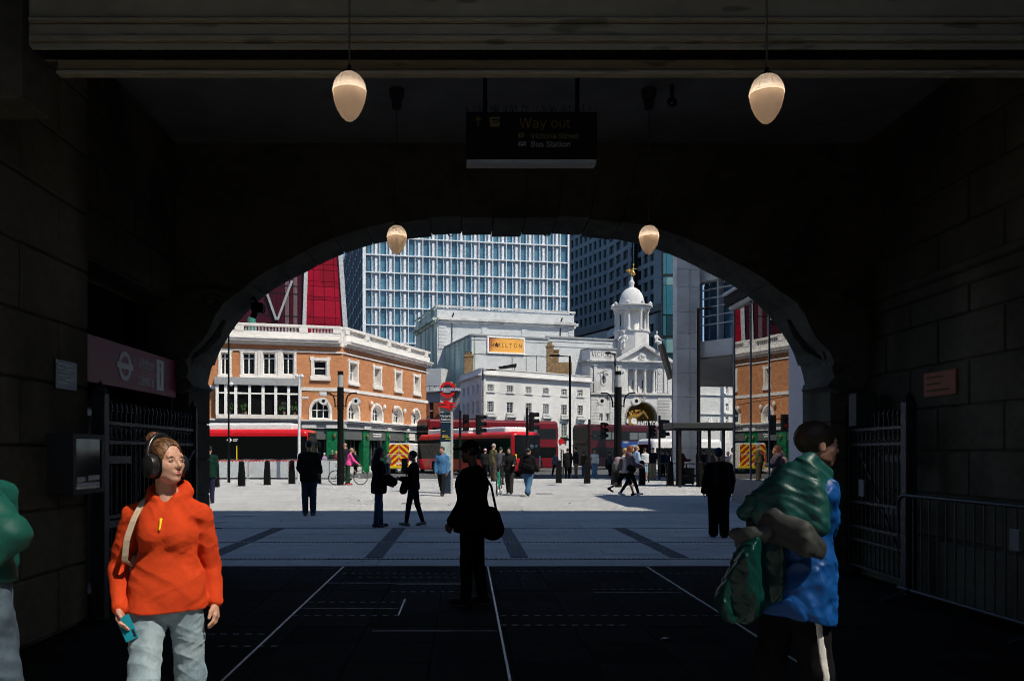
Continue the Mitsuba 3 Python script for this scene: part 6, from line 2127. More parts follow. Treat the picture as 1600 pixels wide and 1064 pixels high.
def surf(f, lo, hi, h):
    """surface nets on the blocks near the surface"""
    lo, hi = np.asarray(lo, float), np.asarray(hi, float)
    B = 8
    nb = np.maximum(1, np.ceil((hi - lo) / (h * B)).astype(int))
    bi = np.stack(np.meshgrid(*[np.arange(n) for n in nb], indexing='ij'), -1).reshape(-1, 3)
    cen = lo + (bi + .5) * h * B
    v = np.concatenate([f(_p(c)) for c in np.array_split(cen, max(1, len(cen) // 60000))])
    bi = bi[np.abs(v) < h * B * 1.0]
    g = np.stack(np.meshgrid(*[np.arange(B + 1)] * 3, indexing='ij'), -1).reshape(-1, 3)
    nx = nb * B + 2
    V, cells, E = [], [], []
    off8 = np.array([(i, j, k) for i in (0, 1) for j in (0, 1) for k in (0, 1)])
    for blk in np.array_split(bi, max(1, len(bi) // 10)):
        if not len(blk):
            continue
        idx = blk[:, None, :] * B + g[None]
        a_, b_ = lo + blk.min(0) * B * h, lo + (blk.max(0) + 1) * B * h
        CHUNK[0] = ((a_ + b_) / 2, float(np.linalg.norm(b_ - a_)) / 2)
        val = f(_p((lo + idx.reshape(-1, 3) * h)))
        CHUNK[0] = None
        val = val.reshape(len(blk), B + 1, B + 1, B + 1)
        c8 = np.stack([val[:, o[0]:o[0] + B, o[1]:o[1] + B, o[2]:o[2] + B] for o in off8], -1)
        act = (c8.min(-1) < 0) & (c8.max(-1) >= 0)
        w = np.argwhere(act)
        if not len(w):
            continue
        cv = c8[act]
        acc, cnt = np.zeros((len(w), 3)), np.zeros(len(w))
        for a in range(8):
            for b in range(a + 1, 8):
                if np.abs(off8[a] - off8[b]).sum() == 1:
                    s = (cv[:, a] < 0) != (cv[:, b] < 0)
                    t = np.where(s, cv[:, a] / np.where(s, cv[:, a] - cv[:, b], 1), 0)
                    acc += np.where(s, 1, 0)[:, None] * (off8[a] + t[:, None] * (off8[b] - off8[a]))
                    cnt += s
        gi = blk[w[:, 0]] * B + w[:, 1:]
        V.append(lo + (gi + acc / cnt[:, None]) * h)
        cells.append(gi)
        for ax, o in ((0, 4), (1, 2), (2, 1)):
            s0, s1 = cv[:, 0] < 0, cv[:, o] < 0
            e = np.nonzero(s0 != s1)[0]
            E.append(np.concatenate([gi[e], np.full((len(e), 1), ax), s0[e, None]], 1))
    V, cells, E = np.vstack(V), np.vstack(cells), np.vstack(E)
    key = (cells[:, 0] * nx[1] + cells[:, 1]) * nx[2] + cells[:, 2]
    od = np.argsort(key)
    ks = key[od]
    Q = []
    for ax in range(3):
        e = E[E[:, 3] == ax]
        a1, a2 = [(1, 2), (2, 0), (0, 1)][ax]
        quad, ok = [], np.ones(len(e), bool)
        for d1, d2 in ((0, 0), (-1, 0), (-1, -1), (0, -1)):
            c = e[:, :3].copy()
            c[:, a1] += d1
            c[:, a2] += d2
            kk = (c[:, 0] * nx[1] + c[:, 1]) * nx[2] + c[:, 2]
            i = np.clip(np.searchsorted(ks, kk), 0, len(ks) - 1)
            ok &= ks[i] == kk
            quad.append(od[i])
        q = np.stack(quad, 1)[ok]
        fl = e[ok, 4] == 0
        q[fl] = q[fl][:, ::-1]
        Q.append(q)
    Q = np.vstack(Q)
    e = np.vstack([Q[:, [0, 1]], Q[:, [1, 2]], Q[:, [2, 3]], Q[:, [3, 0]]])
    n = len(V)
    A_ = csr_matrix((np.ones(len(e) * 2), (np.r_[e[:, 0], e[:, 1]], np.r_[e[:, 1], e[:, 0]])), (n, n))
    dg = np.maximum(np.asarray(A_.sum(1)).ravel(), 1)[:, None]
    for lam in (.55, -.57, .55, -.57):
        V = V + lam * (A_ @ V / dg - V)
    return V, Q


def soft(parent, name, f, lo, hi, h, mt, **kw):
    return part(parent, name, surf(f, lo, hi, h), mt, True, **kw)


cloths = {}


def cloth(r, g, b, rough=.9, spec=.1):
    c = (r, g, b, rough)
    if c not in cloths:
        cloths[c] = mat('m_cloth_%d' % len(cloths), (r, g, b), rough, spec if r + g + b > .1 else .04, sheen=.3 if r + g + b > .15 else 0.0)
    return cloths[c]


mat('m_skin', (.50, .27, .19), .5, .35)
mat('m_skin_dark', (.16, .08, .05), .5, .35)
mat('m_skin_mid', (.36, .19, .12), .5, .35)
mat('m_eye', (.75, .72, .70), .2, .5)
mat('m_iris', (.02, .025, .025), .1, .6)
mat('m_lip', (.42, .12, .10), .4, .4)
HAIR = {'dark': (.012, .009, .007), 'brown': (.045, .025, .014), 'auburn': (.16, .045, .018), 'blond': (.33, .22, .11), 'grey': (.34, .33, .32), 'white': (.6, .59, .57)}


def rotx(a):
    c, s = math.cos(a), math.sin(a)
    return np.array([[1, 0, 0], [0, c, -s], [0, s, c]])


def rotz(a):
    c, s = math.cos(a), math.sin(a)
    return np.array([[c, -s, 0], [s, c, 0], [0, 0, 1]])


def head_sdf(fem=False):
    n = U(.02,
          ell((0, -.014, .032), (.073, .093, .083)),
          ell((0, .022, -.03), (.057, .068, .078)),
          ell((0, .058, -.090), (.030, .026, .022)), ell((-.04, .02, -.062), (.022, .035, .026)), ell((.04, .02, -.062), (.022, .035, .026)),
          ell((-.036, .045, -.022), (.030, .034, .032)), ell((.036, .045, -.022), (.030, .034, .032)),
          cone((-.034, .072, .024), (.034, .072, .024), .014))
    for s in (-1, 1):
        n = SUB(.012, n, ell((s * .031, .097, .004), (.018, .017, .011)))
    nose = U(.012, cone((0, .084, .012), (0, .1055, -.026), .0075, .0105), ell((-.0105, .092, -.030), (.0075, .010, .007)), ell((.0105, .092, -.030), (.0075, .010, .007)))
    n = U(.012, n, nose, ell((0, .0825, -.0565), (.024, .009, .0052)), ell((0, .0815, -.0665), (.021, .0095, .0062)))
    ears = [ell((s * .075, -.008, -.008), (.010, .020, .031)) for s in (-1, 1)]
    return U(.008, n, *ears)


class Fig:
    pass


def person(label, x, y, H, yaw, legs=(0, 0, 0, 0), arms=((5, 8, 15), (5, 8, 15)), lean=0, hyaw=0, hpitch=0, top=None, bottom=None, shoes=(.02, .02, .02), hair=('short', 'dark'), skin='m_skin', h=.022, joints=None, group=None,
           name='person', cat='person', z0=0, wr=.006, stone=None, build=1.0, face=False, extra=None):
    """legs: hip and knee flexion of left, right; arms: flexion, abduction, elbow bend of left, right (degrees). yaw 0 faces away from the camera, pi towards it."""
    s = H / 1.76
    Rb = rotz(yaw)
    o = np.array([x, y, z0])
    F = Fig()
    J = {}
    D = math.radians
    Rl = rotx(-D(lean))
    pel = np.array([0, 0, .93])
    drop = 0
    # legs
    for sd, hip, kn, tag in ((-1, legs[0], legs[1], 'L'), (1, legs[2], legs[3], 'R')):
        hp = np.array([sd * .092, 0, .92])
        kd = np.array([0, math.sin(D(hip)), -math.cos(D(hip))])
        k_ = hp + kd * .44
        ad = np.array([0, math.sin(D(hip - kn)), -math.cos(D(hip - kn))])
        an = k_ + ad * .42
        fa_ = D(hip - kn)
        fd = np.array([sd * .12, math.cos(fa_ * .55), math.sin(fa_ * .55)])
        fd /= np.linalg.norm(fd)
        J['hip' + tag], J['knee' + tag], J['ank' + tag], J['toe' + tag], J['heel' + tag] = hp, k_, an, an + fd * .15 + (0, 0, -.045), an - fd * .05 + (0, 0, -.04)
    low = min(J['toeL'][2], J['heelL'][2], J['toeR'][2], J['heelR'][2]) - .035
    for t, pnt in (('waist', (0, 0, 1.08)), ('chest', (0, .005, 1.28)), ('neck0', (0, -.012, 1.45)), ('neck1', (0, .012, 1.55)), ('head', (0, .012 + .02, 1.645))):
        J[t] = pel + Rl @ (np.array(pnt) - pel)
    for sd, (fl, ab, el_), tag in ((-1, arms[0], 'L'), (1, arms[1], 'R')):
        sh = pel + Rl @ (np.array([sd * .172 * build, -.01, 1.395]) - pel)
        d1 = np.array([sd * math.sin(D(ab)), math.sin(D(fl)), -math.cos(D(fl)) * math.cos(D(ab))])
        d1 /= np.linalg.norm(d1)
        e = sh + d1 * .29
        d2 = np.array([-sd * .10 + sd * math.sin(D(ab)) * .6, math.sin(D(fl + el_)), -math.cos(D(fl + el_))])
        d2 /= np.linalg.norm(d2)
        J['sho' + tag], J['elb' + tag], J['wri' + tag] = sh, e, e + d2 * .255
    J['pel'] = pel
    W = {k: o + Rb @ ((v - (0, 0, low)) * s) for k, v in J.items()}
    if joints:
        W.update({k: np.asarray(v, float) for k, v in joints.items()})
    F.W, F.s, F.Rb = W, s, Rb
    Rt = Rb @ Rl                                    # torso frame
    Rh = Rb @ rotz(hyaw) @ rotx(D(hpitch))
    F.Rt, F.Rh = Rt, Rh
    if stone:
        top = bottom = None
    k = thing(name, label, cat, group)
    F.key = k
    tl = lambda c, r: ell(W['pel'] + Rt @ ((np.array(c) - pel) * s), np.array(r) * s, Rt)
    b = build
    torso = lambda g: [tl((0, .0, .95), (.158 * b + g, .112 * b + g, .13 + g)), tl((0, .0, 1.10), (.138 * b + g, .10 * b + g, .16 + g)), tl((0, .005, 1.28), (.158 * b + g, .112 * b + g, .15 + g)), cone(W['shoL'], W['neck0'] + (0, 0, -.02 * s), (.044 + g * .7) * s, (.058 + g * .7) * s), cone(W['shoR'], W['neck0'] + (0, 0, -.02 * s), (.044 + g * .7) * s, (.058 + g * .7) * s)]
    leg = lambda g, t, e=1.0: chain([W['hip' + t], W['knee' + t], W['knee' + t] * (1 - e) + W['ank' + t] * e], [(.083 * b + g) * s, (.056 + g) * s, (.037 + g * 1.3) * s])
    arm = lambda g, t, e=1.0: chain([W['sho' + t], W['elb' + t], W['elb' + t] * (1 - e) + W['wri' + t] * e], [(.044 + g) * s, (.04 + g) * s, (.028 + g) * s])
    # hands: palm, four fingers, thumb
    hands = []
    fwd = Rb @ np.array([0, 1.0, 0])
    for t, sd in (('L', -1), ('R', 1)):
        d = W['wri' + t] - W['elb' + t]
        d /= np.linalg.norm(d)
        d = d + (extra or {}).get('hand_dir' + t, np.zeros(3))
        d /= np.linalg.norm(d)
        wv = fwd - d * (fwd @ d)
        wv = wv / np.linalg.norm(wv) if np.linalg.norm(wv) > .2 else np.array([0, 0, 1.0])
        nv = np.cross(d, wv) * (1 if sd > 0 else -1)
        inward = -Rb[:, 0] * sd
        if nv @ inward < 0:
            nv = -nv
        w0 = W['wri' + t]
        kn = [w0 + (d * .082 + wv * q) * s for q in (.030, .010, -.010, -.028)]
        if h >= .019:
            hands.append(U(.01 * s, cone(w0, w0 + d * .08 * s, .022 * s, .024 * s), *[cone(kk, kk + (d * .8 + nv * .5) * .085 * s, .012 * s, .009 * s) for kk in kn], cone(w0 + (d * .03 + wv * .02) * s, w0 + (d * .075 + wv * .055) * s, .014 * s, .01 * s)))
            continue
        hs = [cone(w0, kk, .021 * s, .0125 * s) for kk in kn]
        curl = (extra or {}).get('curl' + t, .55)
        for q, (kk, ln_) in enumerate(zip(kn, (.062, .070, .066, .052))):
            c1, c2 = curl * .8, curl * 1.9
            m1 = kk + (d * math.cos(c1) + nv * math.sin(c1)) * ln_ * .55 * s
            m2 = m1 + (d * math.cos(c2) + nv * math.sin(c2)) * ln_ * .5 * s
            hs += chain([kk, m1, m2], [.0098 * s, .0088 * s, .0075 * s])
        th0 = w0 + (d * .03 + wv * .022) * s
        th1 = th0 + (d * .032 + wv * .028 + nv * .012) * s
        th2 = th1 + (d * .034 + wv * .004 + nv * .014) * s
        hs += chain([th0, th1, th2], [.0145 * s, .0115 * s, .009 * s])
        hands.append(U(.006 * s, *hs))
    F.handW = W['wriR']
    head = local(head_sdf(), W['head'], Rh, s * 1.02)
    neck = cone(W['neck0'], W['head'] + Rh @ np.array([0, -.02, -.04]) * s, .056 * s, .05 * s)
    feet = [c for t in 'LR' for c in chain([W['heel' + t], W['toe' + t]], [.034 * s, .03 * s])]
    body = U(.03 * s, *torso(0), *leg(0, 'L'), *leg(0, 'R'), *arm(0, 'L'), *arm(0, 'R'), neck)
    body = U(.012 * s, body, head, *hands, *feet)
    if stone:
        body = U(.05 * s, body, *[tl((0, .12, .9), (.2, .2, .1)), tl((0, .3, .6), (.19, .14, .4))])
    P0 = np.array(list(W.values()))
    lo, hi = P0.min(0) - .24 * s, P0.max(0) + .24 * s
    hb = h * (.85 if h < .019 and not face else 1)
    soft(k, 'body', body, lo, hi, hb, stone or skin)
    if stone:
        return F
    if face:
        for sd in (-1, 1):
            c = W['head'] + Rh @ np.array([sd * .031, .0755, .003]) * s * 1.02
            q = part(k, 'eye', MB().ball(c - Rh @ np.array([0, .0015, 0]) * s, .0112 * s, 2), 'm_eye', True)
            part(q, 'iris', MB().ball(c + Rh @ np.array([-.0 * sd, .0085, 0]) * s, np.array([.0052, .0052, .0052]) * s, 2), 'm_iris', True)
            part(q, 'eyelid', MB().tube([c + Rh @ np.array([sd * q_, .0098 - abs(q_) * .3, .0050 - abs(q_) * .28]) * s for q_ in (-.015, -.0075, 0, .0075, .015)], .0034 * s, 6).tube([c + Rh @ np.array([sd * q_, .0092 - abs(q_) * .3, -.0058 + abs(q_) * .22]) * s for q_ in (-.014, -.007, 0, .007, .014)], .0026 * s, 6), 'm_lid', 60)
            part(k, 'eyebrow', MB().tube([W['head'] + Rh @ np.array([sd * (.031 + q_), .0875 - abs(q_) * .45 - (.006 if q_ > .01 else 0), .0225 - q_ * q_ * 9]) * s * 1.02 for q_ in (-.018, -.006, .006, .018)], [.0026 * s, .0040 * s, .0036 * s, .0018 * s], 6), 'm_hair_' + hair[1], 60)
        for zz_, r_ in ((-.0565, .0036), (-.0655, .0046)):
            part(k, 'lip', MB().tube([W['head'] + Rh @ np.array([q_, (.0935 if not hpitch < 0 else .0935) - abs(q_) * .42, zz_ - q_ * q_ * (6 if zz_ > -.06 else -6)]) * s * 1.02 for q_ in np.linspace(-.023, .023, 9)], [r_ * s * (1 - (abs(q_) / .025) ** 2) + .0004 for q_ in np.linspace(-.023, .023, 9)], 7), 'm_lip', True)
    if bottom:
        g = bottom.get('g', .022)
        e = bottom.get('e', .97)
        ft = [tl((0, .0, .95), (.158 * b + g, .112 * b + g, .13 + g)), *leg(g, 'L', e), *leg(g, 'R', e)]
        if bottom.get('flare'):
            ft += [cone(W['knee' + t], W['ank' + t], (.06 + g) * s, (.05 + g + bottom['flare']) * s) for t in 'LR']
        f_ = AND(wrinkle(U(.03 * s, *ft), wr, (14, 14, 9), 3), half(W['pel'] + Rt @ np.array([0, 0, .14]) * s, Rt[:, 2]))
        for q_, cr_ in enumerate(bottom.get('creases') or ()):
            f_ = creased(f_, *cr_, seed=71 + 7 * q_)
        soft(k, bottom.get('kind', 'trousers'), f_, lo, hi, h, bottom['m'], label=bottom.get('label'))
        F.trouser = f_
    if top:
        g = top.get('g', .035)
        hem = top.get('hem', .82)
        fl = top.get('flare', .0)
        hz_ = W['pel'] + Rt @ ((np.array([0, 0, hem]) - pel) * s)
        tt = torso(g) + [ell(W['pel'] + Rt @ ((np.array([0, 0, (hem + 1.0) / 2 - .03]) - pel) * s), np.array([.150 * b + g + fl, .108 * b + g + fl, max(.12, (1.12 - hem))]) * s, Rt)]
        se = top.get('sleeve', .95)
        sl = [c for t in 'LR' for c in arm(g * .8, t, max(se, .01))] if se > .05 else []
        if 0 < se < .5:
            sl = [cone(W['sho' + t], W['sho' + t] * .3 + W['elb' + t] * .7, (.055 + g) * s, (.05 + g) * s) for t in 'LR']
        tt += [cone(W['hip' + t] + Rt @ np.array([0, 0, .10]) * s, W['hip' + t] * .72 + W['knee' + t] * .28, (.083 * b + (bottom or {}).get('g', .02) + .010) * s, (.085 * b + (bottom or {}).get('g', .02) + .014 + fl * .5) * s) for t in 'LR']
        if top.get('bust'):
            tt += [tl((0, .0, 1.06), (.158, .118, .27))]
            tt += [tl((sd * .06, .072, 1.265), (.07, .068, .078)) for sd in (-1, 1)]
        fs_ = AND(U(.035 * s, *tt), half(hz_, -Rt[:, 2]))
        if sl:
            fs_ = U(top.get('ks', .03) * s, fs_, *sl)
        fs_ = wrinkle(fs_, wr * 1.2, top.get('wf', (11, 11, 17)), 8)
        for q_, cr_ in enumerate(top.get('creases') or ()):
            fs_ = creased(fs_, *cr_, seed=31 + 7 * q_)
        if top.get('cuff'):
            fs_ = U(.004, fs_, *[cone(W['wri' + t] * .86 + W['elb' + t] * .14, W['wri' + t] * .97 + W['elb' + t] * .03, top['cuff'] * s, top['cuff'] * s) for t in 'LR'])
        nk = W['neck0'] + Rt @ np.array([0, .01, .035 + top.get('collar', 0)]) * s
        fs_ = AND(fs_, half(nk, Rt[:, 2] + .35 * Rt[:, 1]))
        if top.get('vneck'):
            vn = cone(nk + Rt @ np.array([0, .066, .05]) * s, nk + Rt @ np.array([0, .142, -.125]) * s, .074 * s, .011 * s)
        if top.get('hood'):
            ring = [W['neck0'] + Rt @ np.array([.088 * math.sin(a), -.02 - .085 * math.cos(a), .055 - .035 * (1 - math.cos(a)) * .8]) * s for a in np.linspace(-2.6, 2.6, 9)]
            hr = [top['hood'] * s * q for q in (.022, .03, .04, .052, .058, .052, .04, .03, .022)]
            fs_ = U(.02 * s, fs_, *chain(ring, hr))
        if top.get('vneck'):
            fs_ = SUB(.008, fs_, vn)
        if top.get('hoodup'):
            hc = W['head']
            hd = ell(hc + Rh @ np.array([0, -.028, .018]) * s, np.array([.098, .118, .125]) * s, Rh)
            hd = SUB(.02, hd, ell(hc + Rh @ np.array([0, .105, -.01]) * s, np.array([.066, .085, .10]) * s, Rh))
            fs_ = U(.03 * s, fs_, hd, cone(W['neck0'], hc + Rh @ np.array([0, -.05, -.05]) * s, .09 * s, .085 * s))
        F.top = fs_
        soft(k, top.get('kind', 'jacket'), fs_, lo, hi, h * top.get('hs', 1), top['m'], label=top.get('label'))
    if shoes is not None:
        sm = shoes if isinstance(shoes, str) else cloth(*shoes, .5, .3)
        for t in 'LR':
            f_ = U(.02 * s, cone(W['heel' + t] + (0, 0, .004), W['toe' + t] + (0, 0, .002), .04 * s, .036 * s), cone(W['ank' + t], W['heel' + t], .042 * s, .04 * s))
            pp = np.array([W['heel' + t], W['toe' + t], W['ank' + t]])
            soft(k, 'shoe', f_, pp.min(0) - .09, pp.max(0) + .09, min(h, .018), sm)
    hk, hcol = hair
    hm = 'm_hair_' + hcol
    hc = W['head']
    if hk != 'bald':
        cr = local(lambda p: ell((0, -.018, .036), (.081, .101, .091))(p), hc, Rh, s * 1.04)
        faceout = local(SUB(.01, ell((0, -.03, .02), (.12, .14, .16)), U(.02, ell((0, .10, -.03 if hk != 'bun' else -.008), (.064 if hk != 'bun' else .07, .07 if hk != 'bun' else .08, .102)), ell((0, .06, -.10), (.09, .10, .07)))), hc, Rh, s * 1.04)
        low_ = -.055 if hk in ('short', 'cap') else -.09
        f_ = AND(cr, faceout, half(hc + Rh @ np.array([0, 0, low_]) * s, -Rh[:, 2] - .25 * Rh[:, 1]))
        if hk == 'long':
            f_ = U(.04 * s, f_, *chain([hc + Rh @ np.array([0, -.06, .0]) * s, W['neck0'] + Rt @ np.array([0, -.075, .0]) * s, W['chest'] + Rt @ np.array([0, -.135, .0]) * s], [.085 * s, .085 * s, .05 * s]),
                   *[c for sd in (-1, 1) for c in chain([hc + Rh @ np.array([sd * .07, -.03, -.02]) * s, W['neck0'] + Rt @ np.array([sd * .085, -.02, .0]) * s], [.032 * s, .04 * s])])
        if hk == 'bun':
            f_ = U(.015 * s, f_, ell(hc + Rh @ np.array([-.0, -.082, .132]) * s, np.array([.047, .043, .038]) * s, Rh))
        fx = (30, 30, 30) if not face else (55, 55, 22)
        f_ = wrinkle(f_, .004 if not face else .006, fx, 5)
        soft(k, 'hair', f_, lo, hi + (0, 0, .1), h if not face else h * .7, hm)
    if hk == 'cap' or (extra or {}).get('cap'):
        cm = (extra or {}).get('capm', 'm_black_matte')
        f_ = AND(ell(hc + Rh @ np.array([0, -.014, .045]) * s, np.array([.088, .108, .096]) * s, Rh), half(hc + Rh @ np.array([0, 0, .042]) * s, -Rh[:, 2]))
        br = AND(ell(hc + Rh @ np.array([0, .10, .046]) * s, np.array([.074, .10, .014]) * s, Rh))
        soft(k, 'cap', U(.012, f_, br), hc - .3 * s, hc + .3 * s, min(h, .012), cm)
    if hk == 'beanie':
        f_ = AND(ell(hc + Rh @ np.array([0, -.014, .035]) * s, np.array([.09, .11, .105]) * s, Rh), half(hc + Rh @ np.array([0, 0, .02]) * s, -Rh[:, 2]))
        soft(k, 'beanie', f_, hc - .3 * s, hc + .3 * s, min(h, .014), (extra or {}).get('capm', 'm_black_matte'))
    return F


for n_h, c_h in HAIR.items():
    mat('m_hair_' + n_h, c_h, .5, .4)
mat('m_lid', (.40, .21, .15), .5, .3)
BLACK, CHAR, NAVY, JEANS, KHAKI = cloth(.008, .008, .009), cloth(.03, .03, .032), cloth(.012, .018, .035), cloth(.045, .085, .15), cloth(.32, .25, .16)
WALK = (24, 6, -18, 16)
WALK2 = (-18, 18, 24, 5)


def gp(px, py):
    d = gd(py)
    return at(px, 0, d)[0], d


def Hh(yf, yt):
    return (yf - yt) / (yf - VY) * CH


def man(label, px, yf, yt, yaw, **kw):
    x, y = gp(px, yf)
    return person(label, x, y + .0, Hh(yf, yt), yaw, **kw)


def bag(name, label, cat, pts, r, mt, h=.015, strap=None, strap_r=.012, flat=None, squash=None):
    k = thing(name, label, cat)
    pts = [np.asarray(p, float) for p in pts]
    f = U(.03, *chain(pts, r)) if len(pts) > 1 else ell(pts[0], r)
    P0 = np.array(pts)
    mr = float(np.max(r)) + .05
    soft(k, 'bag', wrinkle(f, .006, (12, 12, 12), 2), P0.min(0) - mr, P0.max(0) + mr, h, mt)
    if strap is not None:
        part(k, 'strap', MB().tube(strap, strap_r, 6), mt, 50)
    return k


# ---------------------------------------------- people in the middle distance
F = man('person in a black jacket and jeans standing with back turned at the shade edge', 483, 806, 690, .05, legs=(0, 0, 0, 0), arms=((8, 10, 62), (8, 10, 62)), top=dict(m=cloth(.012, .018, .014), g=.05, hem=.80, creases=((.012, ((6, 2, 9), (3, 5, 4), (2, 3, 4))),)), bottom=dict(m=cloth(.03, .05, .075), g=.024), shoes=(.10, .09, .08), hair=('short', 'dark'), h=.014)
F = man('long-haired person in a dark purple jacket facing right, left of the standing pair', 592, 824, 701, -1.35, legs=(3, 0, -4, 2), arms=((4, 6, 50), (4, 6, 50)), top=dict(m=cloth(.012, .008, .014), g=.05, hem=.74, flare=.02), bottom=dict(m=cloth(.03, .06, .11), g=.02), shoes=(.05, .06, .05), hair=('long', 'dark'), h=.013)
w = F.W['wriR']
bag('shoulder_bag', 'dark bulging bag held by the long-haired person of the standing pair', 'bag', [F.W['pel'] + (.2, -.12, .12), F.W['pel'] + (.30, -.1, .06)], [.10, .09], cloth(.012, .011, .012), strap=[F.W['shoL'] + (0, 0, .05), F.W['chest'] + (.12, -.16, 0), F.W['pel'] + (.2, -.14, .15)])
F = man('person in black leggings and jacket facing left, holding a pale board', 646, 822, 706, 1.4, legs=(12, 4, -10, 8), arms=((4, 6, 85), (4, 6, 85)), top=dict(m=cloth(.009, .009, .010), g=.035, hem=.84), bottom=dict(m=cloth(.010, .014, .022), g=.008, kind='leggings'), shoes=(.22, .22, .23), hair=('short', 'dark'), h=.013)
k = thing('grey_board', 'pale grey upright board held in front of the person in black leggings', 'board')
c = at(632, 727, gd(822) - .05)
part(k, 'sheet', MB().cbox(c[0] - .06, c[0] + .07, c[1] - .02, c[1], c[2] - .12, c[2] + .14, .004), cloth(.12, .12, .12))
bag('hand_bag', 'black bag hanging at the front of the person in black leggings', 'bag', [F.W['pel'] + (-.16, -.15, .05), F.W['pel'] + (-.20, -.12, -.08)], [.08, .085], BLACK, strap=[F.W['shoL'] + (0, 0, .05), F.W['chest'] + (-.12, -.12, 0), F.W['pel'] + (-.16, -.15, .1)])
F = man('stout person in black silhouette with a peaked cap, standing in the passage', 738, 945, 694, 1.25, legs=(4, 2, -4, 4), arms=((2, 12, 30), (2, 12, 30)), build=1.12, hpitch=-4, top=dict(m=cloth(.006, .006, .006), g=.055, hem=.78, flare=.03), bottom=dict(m=cloth(.005, .005, .006), g=.018), shoes=(.03, .025, .02), hair=('cap', 'dark'), skin='m_skin_dark', h=.011)
bag('satchel', 'dark reddish shoulder satchel hanging at the hip of the person in silhouette', 'bag', [F.W['pel'] + (.17, -.16, .02), F.W['pel'] + (.20, -.14, -.10)], [.105, .115], cloth(.018, .005, .005), h=.012, strap=[F.W['shoR'] + (.02, -.02, .06), F.W['chest'] + (.19, -.14, .0), F.W['pel'] + (.24, -.16, .05)], strap_r=.013)
F = man('person in a bright blue rain jacket walking beside the station totem', 691, 775, 697, 2.9, legs=WALK, hyaw=-.3, top=dict(m=cloth(.06, .16, .32), g=.045, hem=.80, hood=1.0), bottom=dict(m=cloth(.015, .015, .017), g=.03), shoes=(.05, .05, .05), hair=('short', 'brown'), h=.02)
F = man('person in black with a backpack and blue hood standing near the kiosk', 1123, 840, 703, -.1, legs=(4, 0, -4, 3), arms=((5, 12, 25), (5, 12, 25)), build=1.1, top=dict(m=cloth(.006, .006, .007), g=.05, hem=.80), bottom=dict(m=cloth(.006, .006, .007), g=.045), hair=('beanie', 'dark'), extra=dict(capm=cloth(.012, .045, .09)), h=.013)
bag('backpack', 'black backpack on the person with the blue hood', 'backpack', [F.W['chest'] + (.0, -.19, .08), F.W['chest'] + (0, -.19, -.14)], [.13, .14], cloth(.007, .007, .008))
F = man('person in a dark green coat half hidden by the left end of the arch', 327, 786, 698, .2, legs=(2, 0, -3, 2), top=dict(m=cloth(.008, .03, .022), g=.05, hem=.76), bottom=dict(m=cloth(.02, .02, .05), g=.02), hair=('short', 'dark'), h=.02)
# cyclist in pink and neighbour by the column
x, y = gp(545, 757.5)
F = person('person in a pink top and shorts standing astride the white bicycle', x, y - .2, 1.70, -1.2, legs=(6, 4, -4, 6), arms=((35, 8, 20), (30, 8, 25)), lean=12, top=dict(m=cloth(.75, .09, .32), g=.025, hem=.90, kind='jersey'), bottom=dict(m=cloth(.02, .05, .03), g=.02), shoes=(.45, .03, .06), hair=('short', 'blond'), h=.02)
F = man('bald person in a dark top standing behind the pink rider', 539.5, 752, 693, .9, arms=((10, 8, 40), (10, 8, 40)), top=dict(m=cloth(.02, .02, .03), g=.04, hem=.82), bottom=dict(m=cloth(.03, .035, .03), g=.03), hair=('bald', 'grey'), h=.022)
# centre group
F = man('person in a hooded black puffer jacket wheeling a bicycle', 796, 772, 700, 2.9, legs=(14, 6, -10, 14), arms=((30, 14, 50), (22, 10, 62)), lean=6, top=dict(m=cloth(.018, .018, .02), g=.06, hem=.84, hoodup=True, wf=(5, 5, 26)), bottom=dict(m=cloth(.035, .032, .03), g=.03), shoes=(.02, .02, .02), hair=('short', 'dark'), h=.019)
x0, y0 = gp(779.5, 775)
bicycle('dark bicycle with a green frame wheeled head-on by the hooded person', (x0 + .1, y0 + .9, 0), (x0 - .05, y0 - .05, 0), 'm_bike_green')
mat('m_bike_green', (.02, .30, .20), .4, .5)
F = man('person in a black hooded top and blue jeans striding right with a crossbody bag', 825, 775, 697, -.35, legs=(30, 4, -24, 22), arms=((-8, 14, 30), (14, 12, 40)), hyaw=-.5, build=1.08, top=dict(m=cloth(.012, .012, .014), g=.055, hem=.86, hood=1.0), bottom=dict(m=cloth(.05, .12, .22), g=.034), shoes=(.03, .03, .03), hair=('short', 'dark'), h=.019)
p = F.W['pel']
bag('crossbody_bag', 'large black and grey crossbody bag on the back of the striding person in jeans', 'bag', [p + (-.16, -.2, .20), p + (.10, -.22, .10)], [.12, .13], BLACK, strap=[p + (-.25, -.26, .32), p + (0, -.33, .19), p + (.2, -.3, .05)], strap_r=.03)
F = man('person in a pink knitted hat and black jacket near the middle bus', 758, 751, 702, -.4, legs=(8, 3, -6, 8), top=dict(m=cloth(.02, .02, .022), g=.05, hem=.84), bottom=dict(m=BLACK, g=.02), shoes=(.6, .6, .6), hair=('beanie', 'dark'), extra=dict(capm=cloth(.55, .30, .36)), h=.024)
F = man('grey-haired person in an olive jacket and brown trousers near the middle bus', 771, 752, 694, -1.0, top=dict(m=cloth(.14, .12, .055), g=.04, hem=.86), bottom=dict(m=cloth(.09, .07, .05), g=.035), hair=('short', 'grey'), h=.024)
F = man('person in a grey fleece beside the hooded cyclist', 782, 757, 699, -.6, top=dict(m=cloth(.10, .10, .10), g=.045, hem=.82), bottom=dict(m=CHAR, g=.03), hair=('short', 'dark'), h=.024)
